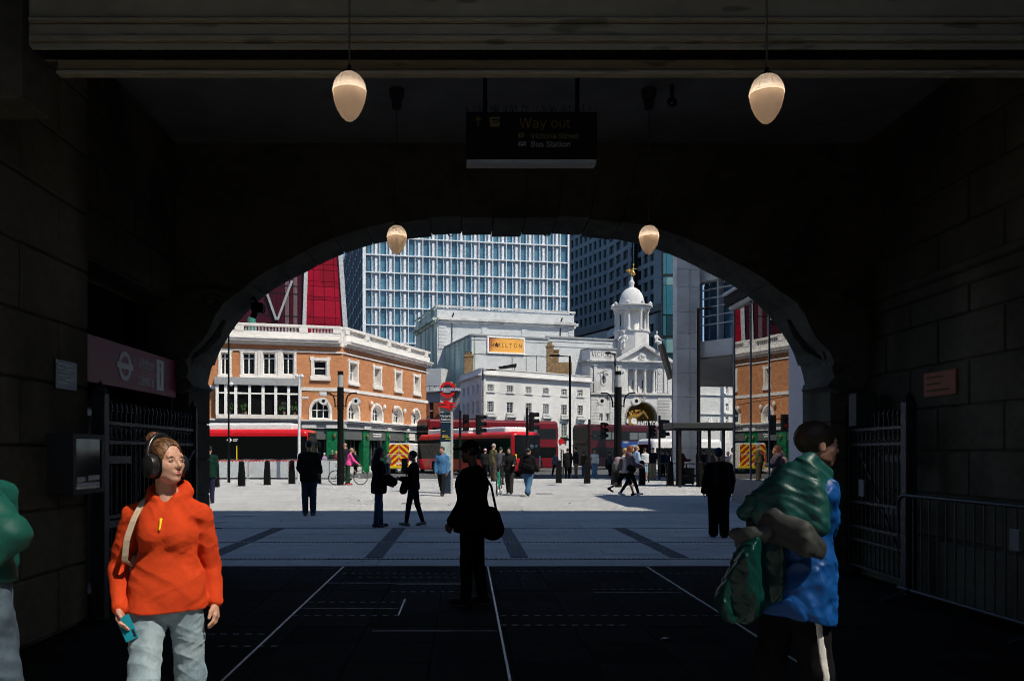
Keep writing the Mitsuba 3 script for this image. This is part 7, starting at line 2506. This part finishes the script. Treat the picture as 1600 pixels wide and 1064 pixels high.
F = man('person in a long black coat talking by the bollards, left of a pair', 887, 747.5, 701, .1, top=dict(m=cloth(.014, .014, .015), g=.06, hem=.62, flare=.02), bottom=dict(m=BLACK, g=.02), hair=('short', 'dark'), h=.026)
F = man('person in a dark jacket and pale trousers talking by the bollards, right of a pair', 900, 747, 699, 1.2, arms=((25, 6, 50), (25, 6, 50)), top=dict(m=cloth(.025, .026, .028), g=.045, hem=.82), bottom=dict(m=cloth(.18, .15, .12), g=.022), hair=('short', 'dark'), h=.026)
F = man('person in a white blouse and light jeans with hand raised to the head', 929, 747, 703, 3.0, arms=((12, 8, 20), (60, 35, 120)), top=dict(m=cloth(.72, .70, .68), g=.04, hem=.92, kind='blouse'), bottom=dict(m=cloth(.16, .28, .42), g=.035), shoes=(.7, .7, .7), hair=('long', 'brown'), h=.022)
F = man('red-haired person in a grey-purple sweatshirt and leggings walking right', 985, 775, 695, -1.5, legs=WALK, arms=((30, 6, 45), (15, 6, 60)), top=dict(m=cloth(.12, .10, .13), g=.05, hem=.84, kind='sweatshirt', hood=.8), bottom=dict(m=cloth(.010, .010, .012), g=.008, kind='leggings'), shoes=(.75, .75, .75), hair=('long', 'auburn'), h=.018)
bag('black_handbag', 'black shoulder bag of the red-haired person', 'bag', [F.W['pel'] + (-.06, -.2, .06), F.W['pel'] + (.04, -.2, .02)], [.11, .11], BLACK, strap=[F.W['shoR'] + (0, -.03, .05), F.W['pel'] + (0, -.2, .15)])
F = man('person in black shorts and a pale top walking behind the redhead', 976, 774, 699, -1.5, legs=(-26, 30, 24, 8), arms=((10, 6, 40), (10, 6, 40)), top=dict(m=cloth(.6, .55, .55), g=.04, hem=.86), bottom=dict(m=BLACK, g=.03, e=.05, kind='shorts'), shoes=(.02, .02, .02), hair=('short', 'blond'), h=.018)
bag('rucksack', 'bulky pink and grey rucksack on the back of the walker in shorts', 'backpack', [F.W['chest'] + (-.24, -.05, .02), F.W['chest'] + (-.25, -.05, -.2)], [.15, .15], cloth(.30, .22, .23))
bag('grey_rucksack', 'lower grey-green part of the luggage behind the walker in shorts', 'backpack', [F.W['chest'] + (-.34, -.1, -.12), F.W['chest'] + (-.32, -.1, -.26)], [.12, .12], cloth(.10, .11, .11))
F = man('person in a light blue shirt and beige trousers walking behind the bollards', 995, 752, 696, -1.3, legs=WALK2, top=dict(m=cloth(.35, .48, .62), g=.04, hem=.86, kind='shirt'), bottom=dict(m=KHAKI, g=.03), hair=('short', 'blond'), h=.024)
F = man('person in a pale grey top and denim shorts by the kerb', 1008, 751, 701, .5, arms=((15, 10, 70), (15, 10, 70)), top=dict(m=cloth(.5, .53, .55), g=.045, hem=.86, kind='shirt'), bottom=dict(m=cloth(.25, .35, .45), g=.03, e=.05, kind='shorts'), shoes=(.6, .6, .6), hair=('short', 'brown'), h=.024)
F = man('person in a black polo and beige trousers facing the camera by the kerb', 1020, 749.5, 700, 3.1, arms=((8, 12, 35), (8, 12, 35)), top=dict(m=cloth(.014, .016, .02), g=.03, hem=.88, sleeve=.3, kind='shirt'), bottom=dict(m=KHAKI, g=.03), shoes=(.2, .12, .08), hair=('short', 'dark'), h=.022)
F = man('person in dark navy standing left of a pair by the coach', 1036, 745, 704, .3, top=dict(m=NAVY, g=.04, hem=.82), bottom=dict(m=BLACK, g=.02), hair=('short', 'dark'), h=.026)
F = man('person in dark blue stooping a little, right of a pair by the coach', 1043.5, 745.5, 705, .9, top=dict(m=cloth(.02, .025, .05), g=.045, hem=.82), bottom=dict(m=BLACK, g=.02), hair=('short', 'dark'), h=.026)
F = man('person in a maroon top looking at a phone in the shade of the bus shelter', 1063, 758, 699, -1.2, arms=((30, 6, 60), (30, 6, 60)), top=dict(m=cloth(.05, .012, .016), g=.04, hem=.86), bottom=dict(m=BLACK, g=.03), hair=('short', 'dark'), skin='m_skin_dark', h=.022)
k = thing('suitcase', 'large black wheeled suitcase standing beside the person under the shelter', 'suitcase')
x, y = gp(1076.5, 758)
v = rbox(x - .25, x + .27, y - .02, y + .28, .06, .80, .06)
part(k, 'case', (np.asarray(v.vertices), np.asarray(v.faces)), 'm_black', 40)
for q in (-.18, .2):
    part(k, 'wheel', MB().tube([(x + q - .02, y + .12, .04), (x + q + .02, y + .12, .04)], .04, 10), 'm_lead', 40)
part(k, 'handle', MB().tube([(x - .12, y + .13, .8), (x - .12, y + .13, 1.05), (x + .12, y + .13, 1.05), (x + .12, y + .13, .8)], .012, 6), 'm_steel', 40)
F = man('person in a white and grey jacket just left of the mirrored kiosk', 1146, 757, 700, .8, top=dict(m=cloth(.40, .36, .32), g=.05, hem=.84), bottom=dict(m=CHAR, g=.03), hair=('short', 'dark'), skin='m_skin_mid', h=.022)
for i, (px, yf, yt, col, hr, yaw, lab) in enumerate(((507, 741.5, 708, (.35, .22, .42), 'white', 1.0, 'white-haired person in lilac outside the pub, leftmost behind the barriers'), (519, 742, 704, (.02, .02, .022), 'grey', .3, 'grey-haired person in black outside the pub behind the barriers'), (525.5, 742, 705, (.16, .05, .05), 'blond', 3.0, 'blond person in a dark red top outside the pub behind the barriers'),
                                                     (555.5, 741, 705, (.015, .015, .018), 'brown', 2.6, 'person in a black hoodie standing outside the pub to the right of the pink rider'), (606, 741, 706, (.12, .12, .13), 'dark', -.5, 'person in grey beside the chevron van'),
                                                     (1100, 751, 703, (.016, .016, .02), 'dark', .2, 'person in dark clothes waiting behind the shelter posts, left of two'), (1110, 752, 704, (.03, .03, .035), 'dark', 2.2, 'person in charcoal waiting behind the shelter posts, right of two'), (1031, 744, 706, (.3, .3, .32), 'blond', -1.0, 'small distant person in a pale top by the coach wheel'))):
    man(lab, px, yf, yt, yaw, top=dict(m=cloth(*col), g=.04, hem=.82), bottom=dict(m=BLACK if i % 2 else NAVY, g=.025), hair=('short', hr), h=.03)
for i, (px, yf, yt, col, hr, yaw, lab) in enumerate(((1118, 752, 706, (.3, .1, .09), 'brown', -.6, 'person in a brick-red jumper behind the shelter, beside the blue-hooded person'), (1129, 751, 704, (.02, .02, .025), 'dark', .5, 'person in black under the right end of the bus shelter'), (1138, 753, 706, (.25, .26, .28), 'grey', 2.0, 'grey-haired person in a pale grey coat at the right end of the shelter'), (1086, 750, 706, (.05, .06, .10), 'brown', 2.7, 'person in slate blue behind the suitcase'),
                                                     (953, 744, 706, (.05, .05, .05), 'dark', -1.2, 'person in grey-black near the dark double-decker, by the lamp column'), (868, 743, 707, (.10, .12, .16), 'brown', .4, 'small distant person in blue-grey between the two red buses'), (912, 744, 706, (.05, .035, .02), 'dark', -.8, 'small distant person in brown before the dark double-decker'), (1052, 747, 704, (.04, .04, .045), 'dark', 1.6, 'person in charcoal just left of the bus shelter'))):
    man(lab, px, yf, yt, yaw, legs=(WALK if i % 2 else (0, 0, 0, 0)), top=dict(m=cloth(*col), g=.04, hem=.82), bottom=dict(m=BLACK if i % 3 else JEANS, g=.025), hair=('short', hr), h=.03)
# statues on the theatre
for i, (px, py, yaw, hy) in enumerate(((975, 543.5, 2.7, .3), (1026, 544, 3.6, -.4))):
    p = at(px, py + 2, 91.2)
    person('white stone seated statue on the theatre roof, %s of the turret' % ('left' if i == 0 else 'right'), p[0], p[1], 2.55, yaw, legs=(85, 85, 80, 88), arms=((25, 25, 40), (40, 30, 10)), hyaw=hy, stone='m_white_stone', name='roof_statue', cat='statue', z0=p[2], h=.04)
# ------------------------------------------------------------------ the three people close to the camera
def knit(a, b):
    return proc(lambda p, n, uv: mix(a, b, fbm(p.x * 7, p.y * 7, p.z * 5)) * (.92 + .16 * noise(p.x * 420, p.y * 420, p.z * 300)))


mat('m_fleece', knit((.58, .062, .016), (.46, .040, .012)), .95, .05, sheen=.35)
bumped('m_fleece', lambda p, n, uv: fbm(p.x * 70, p.y * 70, p.z * 55), .0035, 3e-3)
mat('m_denim', proc(lambda p, n, uv: mix((.30, .38, .42), (.20, .27, .32), smoothstep(.35, .7, fbm(p.x * 10, p.y * 10, p.z * 5))) * (.88 + .24 * noise(p.x * 420, p.y * 420, p.z * 90))), .9, .1)
bumped('m_denim', lambda p, n, uv: fbm(p.x * 45, p.y * 45, p.z * 28), .006, 3e-3)
mat('m_canvas', knit((.46, .38, .27), (.38, .31, .22)), .9, .1)
d = 3.8
HYAW = 3.25 + .92
_hd = rotz(HYAW) @ np.array([0, -.80, .60])
_ha = rotz(HYAW) @ np.array([1.0, 0, 0])
_hb = np.cross(_hd, _ha)


def strands(p):
    a = p.x * _ha[0] + p.y * _ha[1] + p.z * _ha[2]
    b = p.x * _hb[0] + p.y * _hb[1] + p.z * _hb[2]
    c = p.x * _hd[0] + p.y * _hd[1] + p.z * _hd[2]
    return .6 * noise(a * 230, b * 230, c * 14) + .4 * noise(a * 90, b * 90, c * 7)


mat('m_hair_ginger', proc(lambda p, n, uv: mix((.05, .021, .010), (.21, .105, .052), smoothstep(.25, .8, strands(p)))), .42, .45)
bumped('m_hair_ginger', lambda p, n, uv: strands(p), .004, 1.5e-3)
A = lambda px, py, dd=d: at(px, py, dd)
F = person('person in an orange half-zip fleece and pale jeans with headphones, looking aside', A(262, 0)[0], d, 1.575, 3.25, legs=(-14, 6, 16, 6), hyaw=.92, hpitch=5, face=True, hair=('bun', 'ginger'), h=.005, wr=.006, build=.86,
           joints={'shoR': A(209, 806, 3.83), 'shoL': A(313, 804, 3.84), 'elbR': A(188, 884, 3.88), 'wriR': A(188, 950, 3.72), 'elbL': A(329, 884, 3.93), 'wriL': A(335, 938, 3.88)},
           top=dict(m='m_fleece', g=.019, hem=.87, flare=.010, hood=.85, vneck=True, wf=(7, 7, 9), sleeve=.99, kind='fleece', hs=1.2, bust=True, ks=.006, creases=((.009, ((8, 2, 12), (3, 5, 4), (2, 3, 5))), (.006, ((13, 6, -19), (5, 8, 6), (3, 4, 6)))), cuff=.043), bottom=dict(m='m_denim', g=.020, kind='jeans', creases=((.008, ((6, 3, 13), (3, 5, 4), (2, 3, 5))), (.006, ((14, 6, -24), (5, 8, 6), (3, 4, 6))))), shoes=(.5, .5, .5),
           extra=dict(curlR=.45, curlL=.5))
W, s, Rh, Rt = F.W, F.s, F.Rh, F.Rt
hc = W['head']
part(F.key, 'zip_pull', MB().tube([W['neck0'] + Rt @ np.array([0, .140, -.092]) * s, W['neck0'] + Rt @ np.array([.004, .158, -.150]) * s], [.006, .004], 6), 'm_yellow', 50)
# loose strands at the temple and hairline
m = MB()
rs = random.Random(4)
for i in range(30):
    sd = 1 if i % 2 else -1
    a = rs.uniform(-.2, 1.25)
    q0 = np.array([sd * .078 * math.cos(a * .9), .03 + .03 * rs.random(), .035 + .078 * math.sin(a)])
    q1 = np.array([sd * .080 * math.cos(a * .8), -.045, .045 + .066 * math.sin(a)])
    q2 = np.array([sd * .02, -.095, .085])
    m.tube([hc + Rh @ (q * (1, 1, 1)) * s * 1.05 for q in (q0, q1 * 1.02, q2)], [.0008, .0014, .001], 3, cap=False)
part(F.key, 'hair_strands', m, 'm_hair_ginger', kind='stuff')
# headphones
hp = thing('headphones', 'black over-ear headphones worn by the person in orange', 'headphones')
arc = [hc + Rh @ np.array([.096 * math.cos(t), -.018 - .012 * math.sin(t), .002 + .142 * math.sin(t)]) * s * 1.03 for t in np.linspace(.02, PI - .02, 22)]
part(hp, 'headband', MB().tube(arc, .0115, 8), 'm_headset', 50)
arc2 = [hc + Rh @ np.array([.089 * math.cos(t), -.018 - .012 * math.sin(t), .002 + .134 * math.sin(t)]) * s * 1.03 for t in np.linspace(.5, PI - .5, 16)]
part(hp, 'head_pad', MB().tube(arc2, .011, 8), 'm_black_matte', 50)
for sd in (-1, 1):
    Mh = np.eye(4)
    Mh[:3, 0], Mh[:3, 1], Mh[:3, 2], Mh[:3, 3] = Rh[:, 1], Rh[:, 2], Rh[:, 0] * sd, hc + Rh @ np.array([sd * .066, -.006, -.018]) * s * 1.03
    Mh[:3, :3] *= 1.22
    cup = MB().lathe([(.036, .0), (.041, .010), (.041, .020), (.036, .034), (.022, .041), (.0001, .043)], seg=24)
    v, f = cup.get()
    v[:, 1] *= 1.15
    part(hp, 'ear_cup', (v, f), 'm_headset', 40, M=Mh)
    v2, f2 = MB().lathe([(.034, -.012), (.043, -.008), (.043, .004), (.036, .006)], seg=24).get()
    v2[:, 1] *= 1.15
    part(hp, 'ear_cushion', (v2, f2), 'm_black_matte', 40, M=Mh)
mat('m_headset', (.012, .012, .014), .3, .5)
# phone in the right hand
ph = thing('phone', 'teal phone held low in the right hand of the person in orange', 'phone')
wr = W['wriR']
dd_ = wr - W['elbR']
dd_ /= np.linalg.norm(dd_)
c = A(199, 981, 3.66)
ax_ = np.array([.42, -.05, -.9])
ax_ /= np.linalg.norm(ax_)
nx_ = np.array([.35, -.9, .2])
nx_ -= ax_ * (nx_ @ ax_)
nx_ /= np.linalg.norm(nx_)
Mp = np.eye(4)
Mp[:3, 0], Mp[:3, 1], Mp[:3, 2], Mp[:3, 3] = np.cross(ax_, nx_), ax_, nx_, c
v = rbox(-.029, .029, -.058, .058, -.004, .004, .0035)
mat('m_phone', (.01, .19, .26), .2, .6)
part(ph, 'case', (np.asarray(v.vertices), np.asarray(v.faces)), 'm_phone', 40, M=Mp)
part(ph, 'lens_strip', MB().cbox(-.023, -.011, .015, .05, .0038, .0058, .0008), 'm_black', M=Mp)
# tote bag behind the right hip
tb = thing('tote_bag', 'beige canvas tote bag hanging from the shoulder of the person in orange', 'bag')
sh = W['shoR']
pts = [sh + (.045, .06, -.10), sh + (.055, .0, .075), sh + (.035, -.085, .03), A(207, 850, 3.66), A(204, 880, 3.74), A(210, 915, 3.86)]
ctr = pts
m = MB()
for i in range(len(ctr) - 1):
    a, b = ctr[i], ctr[i + 1]
    w_ = np.array([.018, 0, .0])
    n_ = np.array([0, -.003, .002])
    m.hexa([a - w_ - n_, a + w_ - n_, b + w_ - n_, b - w_ - n_, a - w_ + n_, a + w_ + n_, b + w_ + n_, b - w_ + n_])
strap_pts = [sh + (.075, .09, -.16), sh + (.075, .06, .05), sh + (.07, .0, .088), sh + (.064, -.06, .062), sh + (.046, -.112, -.01), sh + (.022, -.13, -.10), sh + (.004, -.112, -.20), A(209, 885, 3.86)]
ts = np.linspace(0, len(strap_pts) - 1, 30)
sp_ = np.array([[np.interp(t, range(len(strap_pts)), [q[k_] for q in strap_pts]) for k_ in range(3)] for t in ts])
vv, ff = [], []
for i, q in enumerate(sp_):
    for e in ((-.014, 0), (.014, 0), (.014, .004), (-.014, .004)):
        vv.append(q + (e[0], -e[1] * .5, e[1]))
for i in range(len(sp_) - 1):
    for k_ in range(4):
        ff.append((i * 4 + k_, i * 4 + (k_ + 1) % 4, (i + 1) * 4 + (k_ + 1) % 4, (i + 1) * 4 + k_))
part(tb, 'strap', (np.array(vv), np.array(ff)), 'm_canvas')
f_ = wrinkle(U(.03, *chain([A(209, 872, 3.86), A(209, 940, 3.86), A(213, 985, 3.86)], [.015, .040, .045])), .012, (14, 14, 9), 6)
soft(tb, 'bag', f_, A(170, 1010, 3.7), A(250, 850, 4.1), .009, 'm_canvas')

# person with the bundle
d = 4.0
B_ = lambda px, py, dd=d: at(px, py, dd)
mat('m_rain_blue', proc(lambda p, n, uv: mix((.004, .062, .235), (.003, .040, .16), fbm(p.x * 6, p.y * 6, p.z * 6))), .45, .25)
mat('m_quilt', proc(lambda p, n, uv: mix((.005, .062, .054), (.003, .032, .030), fbm(p.x * 5, p.y * 5, p.z * 9))), .45, .4)
mat('m_quilt_grey', proc(lambda p, n, uv: mix((.034, .037, .037), (.016, .018, .018), fbm(p.x * 5, p.y * 5, p.z * 9))), .6, .3)
mat('m_plastic_green', (.002, .026, .022), .32, .3)
Fb = person('person in a blue rain jacket carrying a green quilt bundle, striding to the right', B_(1243, 0)[0], d, 1.67, -PI / 2 + .06, legs=(-13, 10, 9, 3), lean=7, hyaw=-.05, hpitch=-2, face=True, hair=('short', 'brown'), h=.0075, wr=.010, build=1.0,
            joints={'elbR': B_(1240, 852, 3.90), 'wriR': B_(1216, 866, 4.0), 'elbL': B_(1264, 826, 4.16), 'wriL': B_(1270, 775, 4.02)},
            top=dict(m='m_rain_blue', g=.046, hem=.76, flare=.03, wf=(7, 7, 13), kind='rain_jacket', sleeve=.96, creases=((.022, ((5, 2, 9), (3, 6, 4), (2, 3, 4))), (.013, ((15, 5, -16), (6, 8, 9), (3, 4, 6))), (.007, ((30, 9, 26), (9, 12, 10), (6, 8, 9))))), bottom=dict(m=cloth(.008, .008, .009), g=.026, kind='tracksuit_trousers'), shoes=(.02, .02, .02), skin='m_skin', extra=dict(curlR=1.0, curlL=.9))
mat('m_stubble', (.24, .125, .085), .8, .1)
W, s, Rb = Fb.W, Fb.s, Fb.Rb
tr_ = Fb.trouser
side = Rb[:, 0]
for nm_, t in (('trouser_stripe', 'R'),):
    hip, kn, an = W['hip' + t], W['knee' + t], W['ank' + t]

    def stripe(p, hip=hip, kn=kn, an=an):
        a = off(tr_, .004)(p)
        best = None
        out = []
        for q0, q1 in ((hip, kn), (kn, an)):
            ax = (q1 - q0) / np.linalg.norm(q1 - q0)
            fw = np.cross(ax, side)
            out.append(np.maximum(np.abs((p - _p(q0)) @ _p(fw)) - .017, np.maximum(-((p - _p(q0)) @ _p(ax)) - .12, ((p - _p(q1)) @ _p(ax)) - .02)))
        return np.maximum(np.maximum(a, np.minimum(out[0], out[1])), -((p - _p(hip)) @ _p(side)) + .02)
    P0 = np.array([hip, kn, an])
    soft(Fb.key, nm_, stripe, P0.min(0) - .2, P0.max(0) + .2, .007, cloth(.55, .52, .50), label='pale stripe down the trouser leg')
hc, Rh = W['head'], Fb.Rh
f_ = AND(local(SUB(.005, off(head_sdf(), .0012), U(.004, ell((0, .10, -.06), (.024, .05, .011)), ell((0, .1, -.02), (.03, .06, .028)))), hc, Rh, s * 1.02), half(hc + Rh @ np.array([0, 0, -.052]) * s, Rh @ np.array([0, -.55, 1.0])), half(hc + Rh @ np.array([0, -.01, 0]) * s, -Rh[:, 1]))
soft(Fb.key, 'stubble_beard', f_, hc - .16, hc + .16, .005, 'm_stubble')
qb = thing('quilt_bundle', 'bundle of green and grey quilts slung over the shoulder of the striding person', 'bundle')


def folds(f0, dirn, fr, amp):
    """padded channels: uneven ridges across dirn"""
    e = np.array(dirn, float) / np.linalg.norm(dirn)
    a = np.cross(e, (0, 1, 0))
    return wrinkle(creased(creased(f0, amp * 1.7, (e * fr * .36, a * 3, (0, 3, 0)), 41), amp * .7, (e * fr * .9, a * 6, (0, 6, 0)), 47), amp * .5, (24, 24, 24), 9)


rolls = []
for i in range(6):
    r_ = (.040, .050, .053, .055, .052, .046)[i]
    rolls += chain([B_(1293 - 2 * i, 742 + 16 * i, 3.86 - .01 * i), B_(1262 + 3 * i, 722 + 20 * i, 3.80 - .012 * i), B_(1222 + 4 * i, 745 + 17 * i, 3.84 - .012 * i), B_(1186 + 2 * i, 778 + 10 * i, 3.90), B_(1170 + 3 * i, 800 + 6 * i, 3.96)], [r_ * .72, r_, r_ * 1.15, r_, r_ * .6])
main_f = U(.022, U(.05, *chain([B_(1278, 765, 3.95), B_(1240, 755, 3.96), B_(1195, 795, 4.0)], [.075, .09, .07])), *rolls)
soft(qb, 'green_quilt', folds(main_f, (.6, .1, .8), 60, .0075), B_(1130, 880, 3.6), B_(1330, 690, 4.2) + (0, .1, 0), .008, 'm_quilt')
rolls = []
for i in range(3):
    rolls += chain([B_(1176 + 3 * i, 818 + 9 * i, 3.92), B_(1214 + 4 * i, 806 + 15 * i, 3.80 - .01 * i), B_(1256 + 3 * i, 826 + 15 * i, 3.70 - .008 * i), B_(1282, 852 + 8 * i, 3.74)], [.030, .040, .036, .022])
gq = U(.018, *rolls)
soft(qb, 'grey_quilt', folds(gq, (.5, .1, .85), 70, .006), B_(1120, 920, 3.5), B_(1320, 770, 4.1), .008, 'm_quilt_grey', label='dark grey quilt at the lower edge')
g2 = U(.02, *chain([B_(1146, 834, 3.92), B_(1176, 838, 3.87), B_(1202, 830, 3.82)], [.026, .042, .036]), *chain([B_(1158, 850, 3.9), B_(1190, 848, 3.86)], [.03, .034]))
soft(qb, 'grey_cushion', folds(g2, (.8, .1, .5), 60, .006), B_(1110, 890, 3.7), B_(1230, 790, 4.1), .008, 'm_quilt_pale', label='paler grey padded corner')
mat('m_quilt_pale', (.05, .055, .053), .6, .3)
g3 = U(.04, *chain([B_(1163, 800, 3.92), B_(1176, 786, 3.9)], [.04, .045]))
soft(qb, 'green_corner', folds(g3, (.3, .1, .9), 70, .008), B_(1140, 830, 3.7), B_(1200, 760, 4.1), .009, 'm_quilt')
pb = thing('plastic_bag', 'translucent dark green plastic bag hanging below the quilt bundle', 'bag')
f_ = U(.05, *chain([B_(1200, 842, 3.82), B_(1180, 880, 3.83), B_(1152, 940, 3.86)], [.045, .085, .095]), *chain([B_(1212, 860, 3.84), B_(1196, 915, 3.88), B_(1176, 952, 3.88)], [.05, .075, .05]))
slab_ = lambda p: np.abs(p[:, 1] - 3.85) - (.055 + .03 * np.sin(p[:, 0] * 31 + p[:, 2] * 4)).astype(np.float32)
crm = creased(creased(U(.03, AND(f_, slab_)), .026, ((24, 3, 5), (4, 6, 3), (3, 4, 2)), 61), .012, ((36, 12, 18), (9, 14, 20), (6, 8, 9)), 63)
soft(pb, 'bag', crm, B_(1090, 1000, 3.6), B_(1250, 820, 4.2), .008, 'm_plastic_green')

part(Fb.key, 'cuff_piping', MB().tube([B_(1258, 800, 3.72), B_(1250, 838, 3.74), B_(1238, 868, 3.78)], [.012, .014, .008], 6), 'm_quilt_pale', 50, label='pale piping at the sleeve') if False else None
# person leaving at the left edge
d = 3.3
C_ = lambda px, py, dd=d: at(px, py, dd)
mat('m_jacket_green', proc(lambda p, n, uv: mix((.005, .075, .056), (.003, .048, .038), fbm(p.x * 7, p.y * 7, p.z * 7))), .6, .25)
mat('m_denim_grey', proc(lambda p, n, uv: mix((.075, .105, .14), (.045, .065, .09), smoothstep(.35, .7, fbm(p.x * 12, p.y * 12, p.z * 6))) * (.9 + .2 * noise(p.x * 300, p.y * 300, p.z * 80))), .9, .1)
Fc = person('person in a green jacket and grey-blue jeans leaving at the left edge', C_(-66, 0)[0], d + .06, 1.66, PI / 2 - .1, legs=(-12, 14, 16, 4), h=.010, wr=.014, hair=('short', 'brown'), build=1.08,
            joints={'shoL': C_(-30, 782, 3.2), 'elbL': C_(14, 834, 3.16), 'wriL': C_(-30, 872, 3.1), 'hipL': C_(-38, 880, 3.24), 'kneeL': C_(-16, 965, 3.24), 'ankL': C_(6, 1095, 3.3), 'heelL': C_(16, 1110, 3.3), 'toeL': C_(-20, 1120, 3.3)},
            top=dict(m='m_jacket_green', g=.05, hem=1.07, wf=(8, 8, 13), creases=((.008, ((7, 2, 10), (3, 6, 4), (2, 3, 4))), (.006, ((15, 5, -20), (6, 8, 9), (3, 4, 6))))), bottom=dict(m='m_denim_grey', g=.036, kind='jeans', creases=((.010, ((6, 3, 13), (3, 5, 4), (2, 3, 5))),)), shoes=(.1, .1, .1))
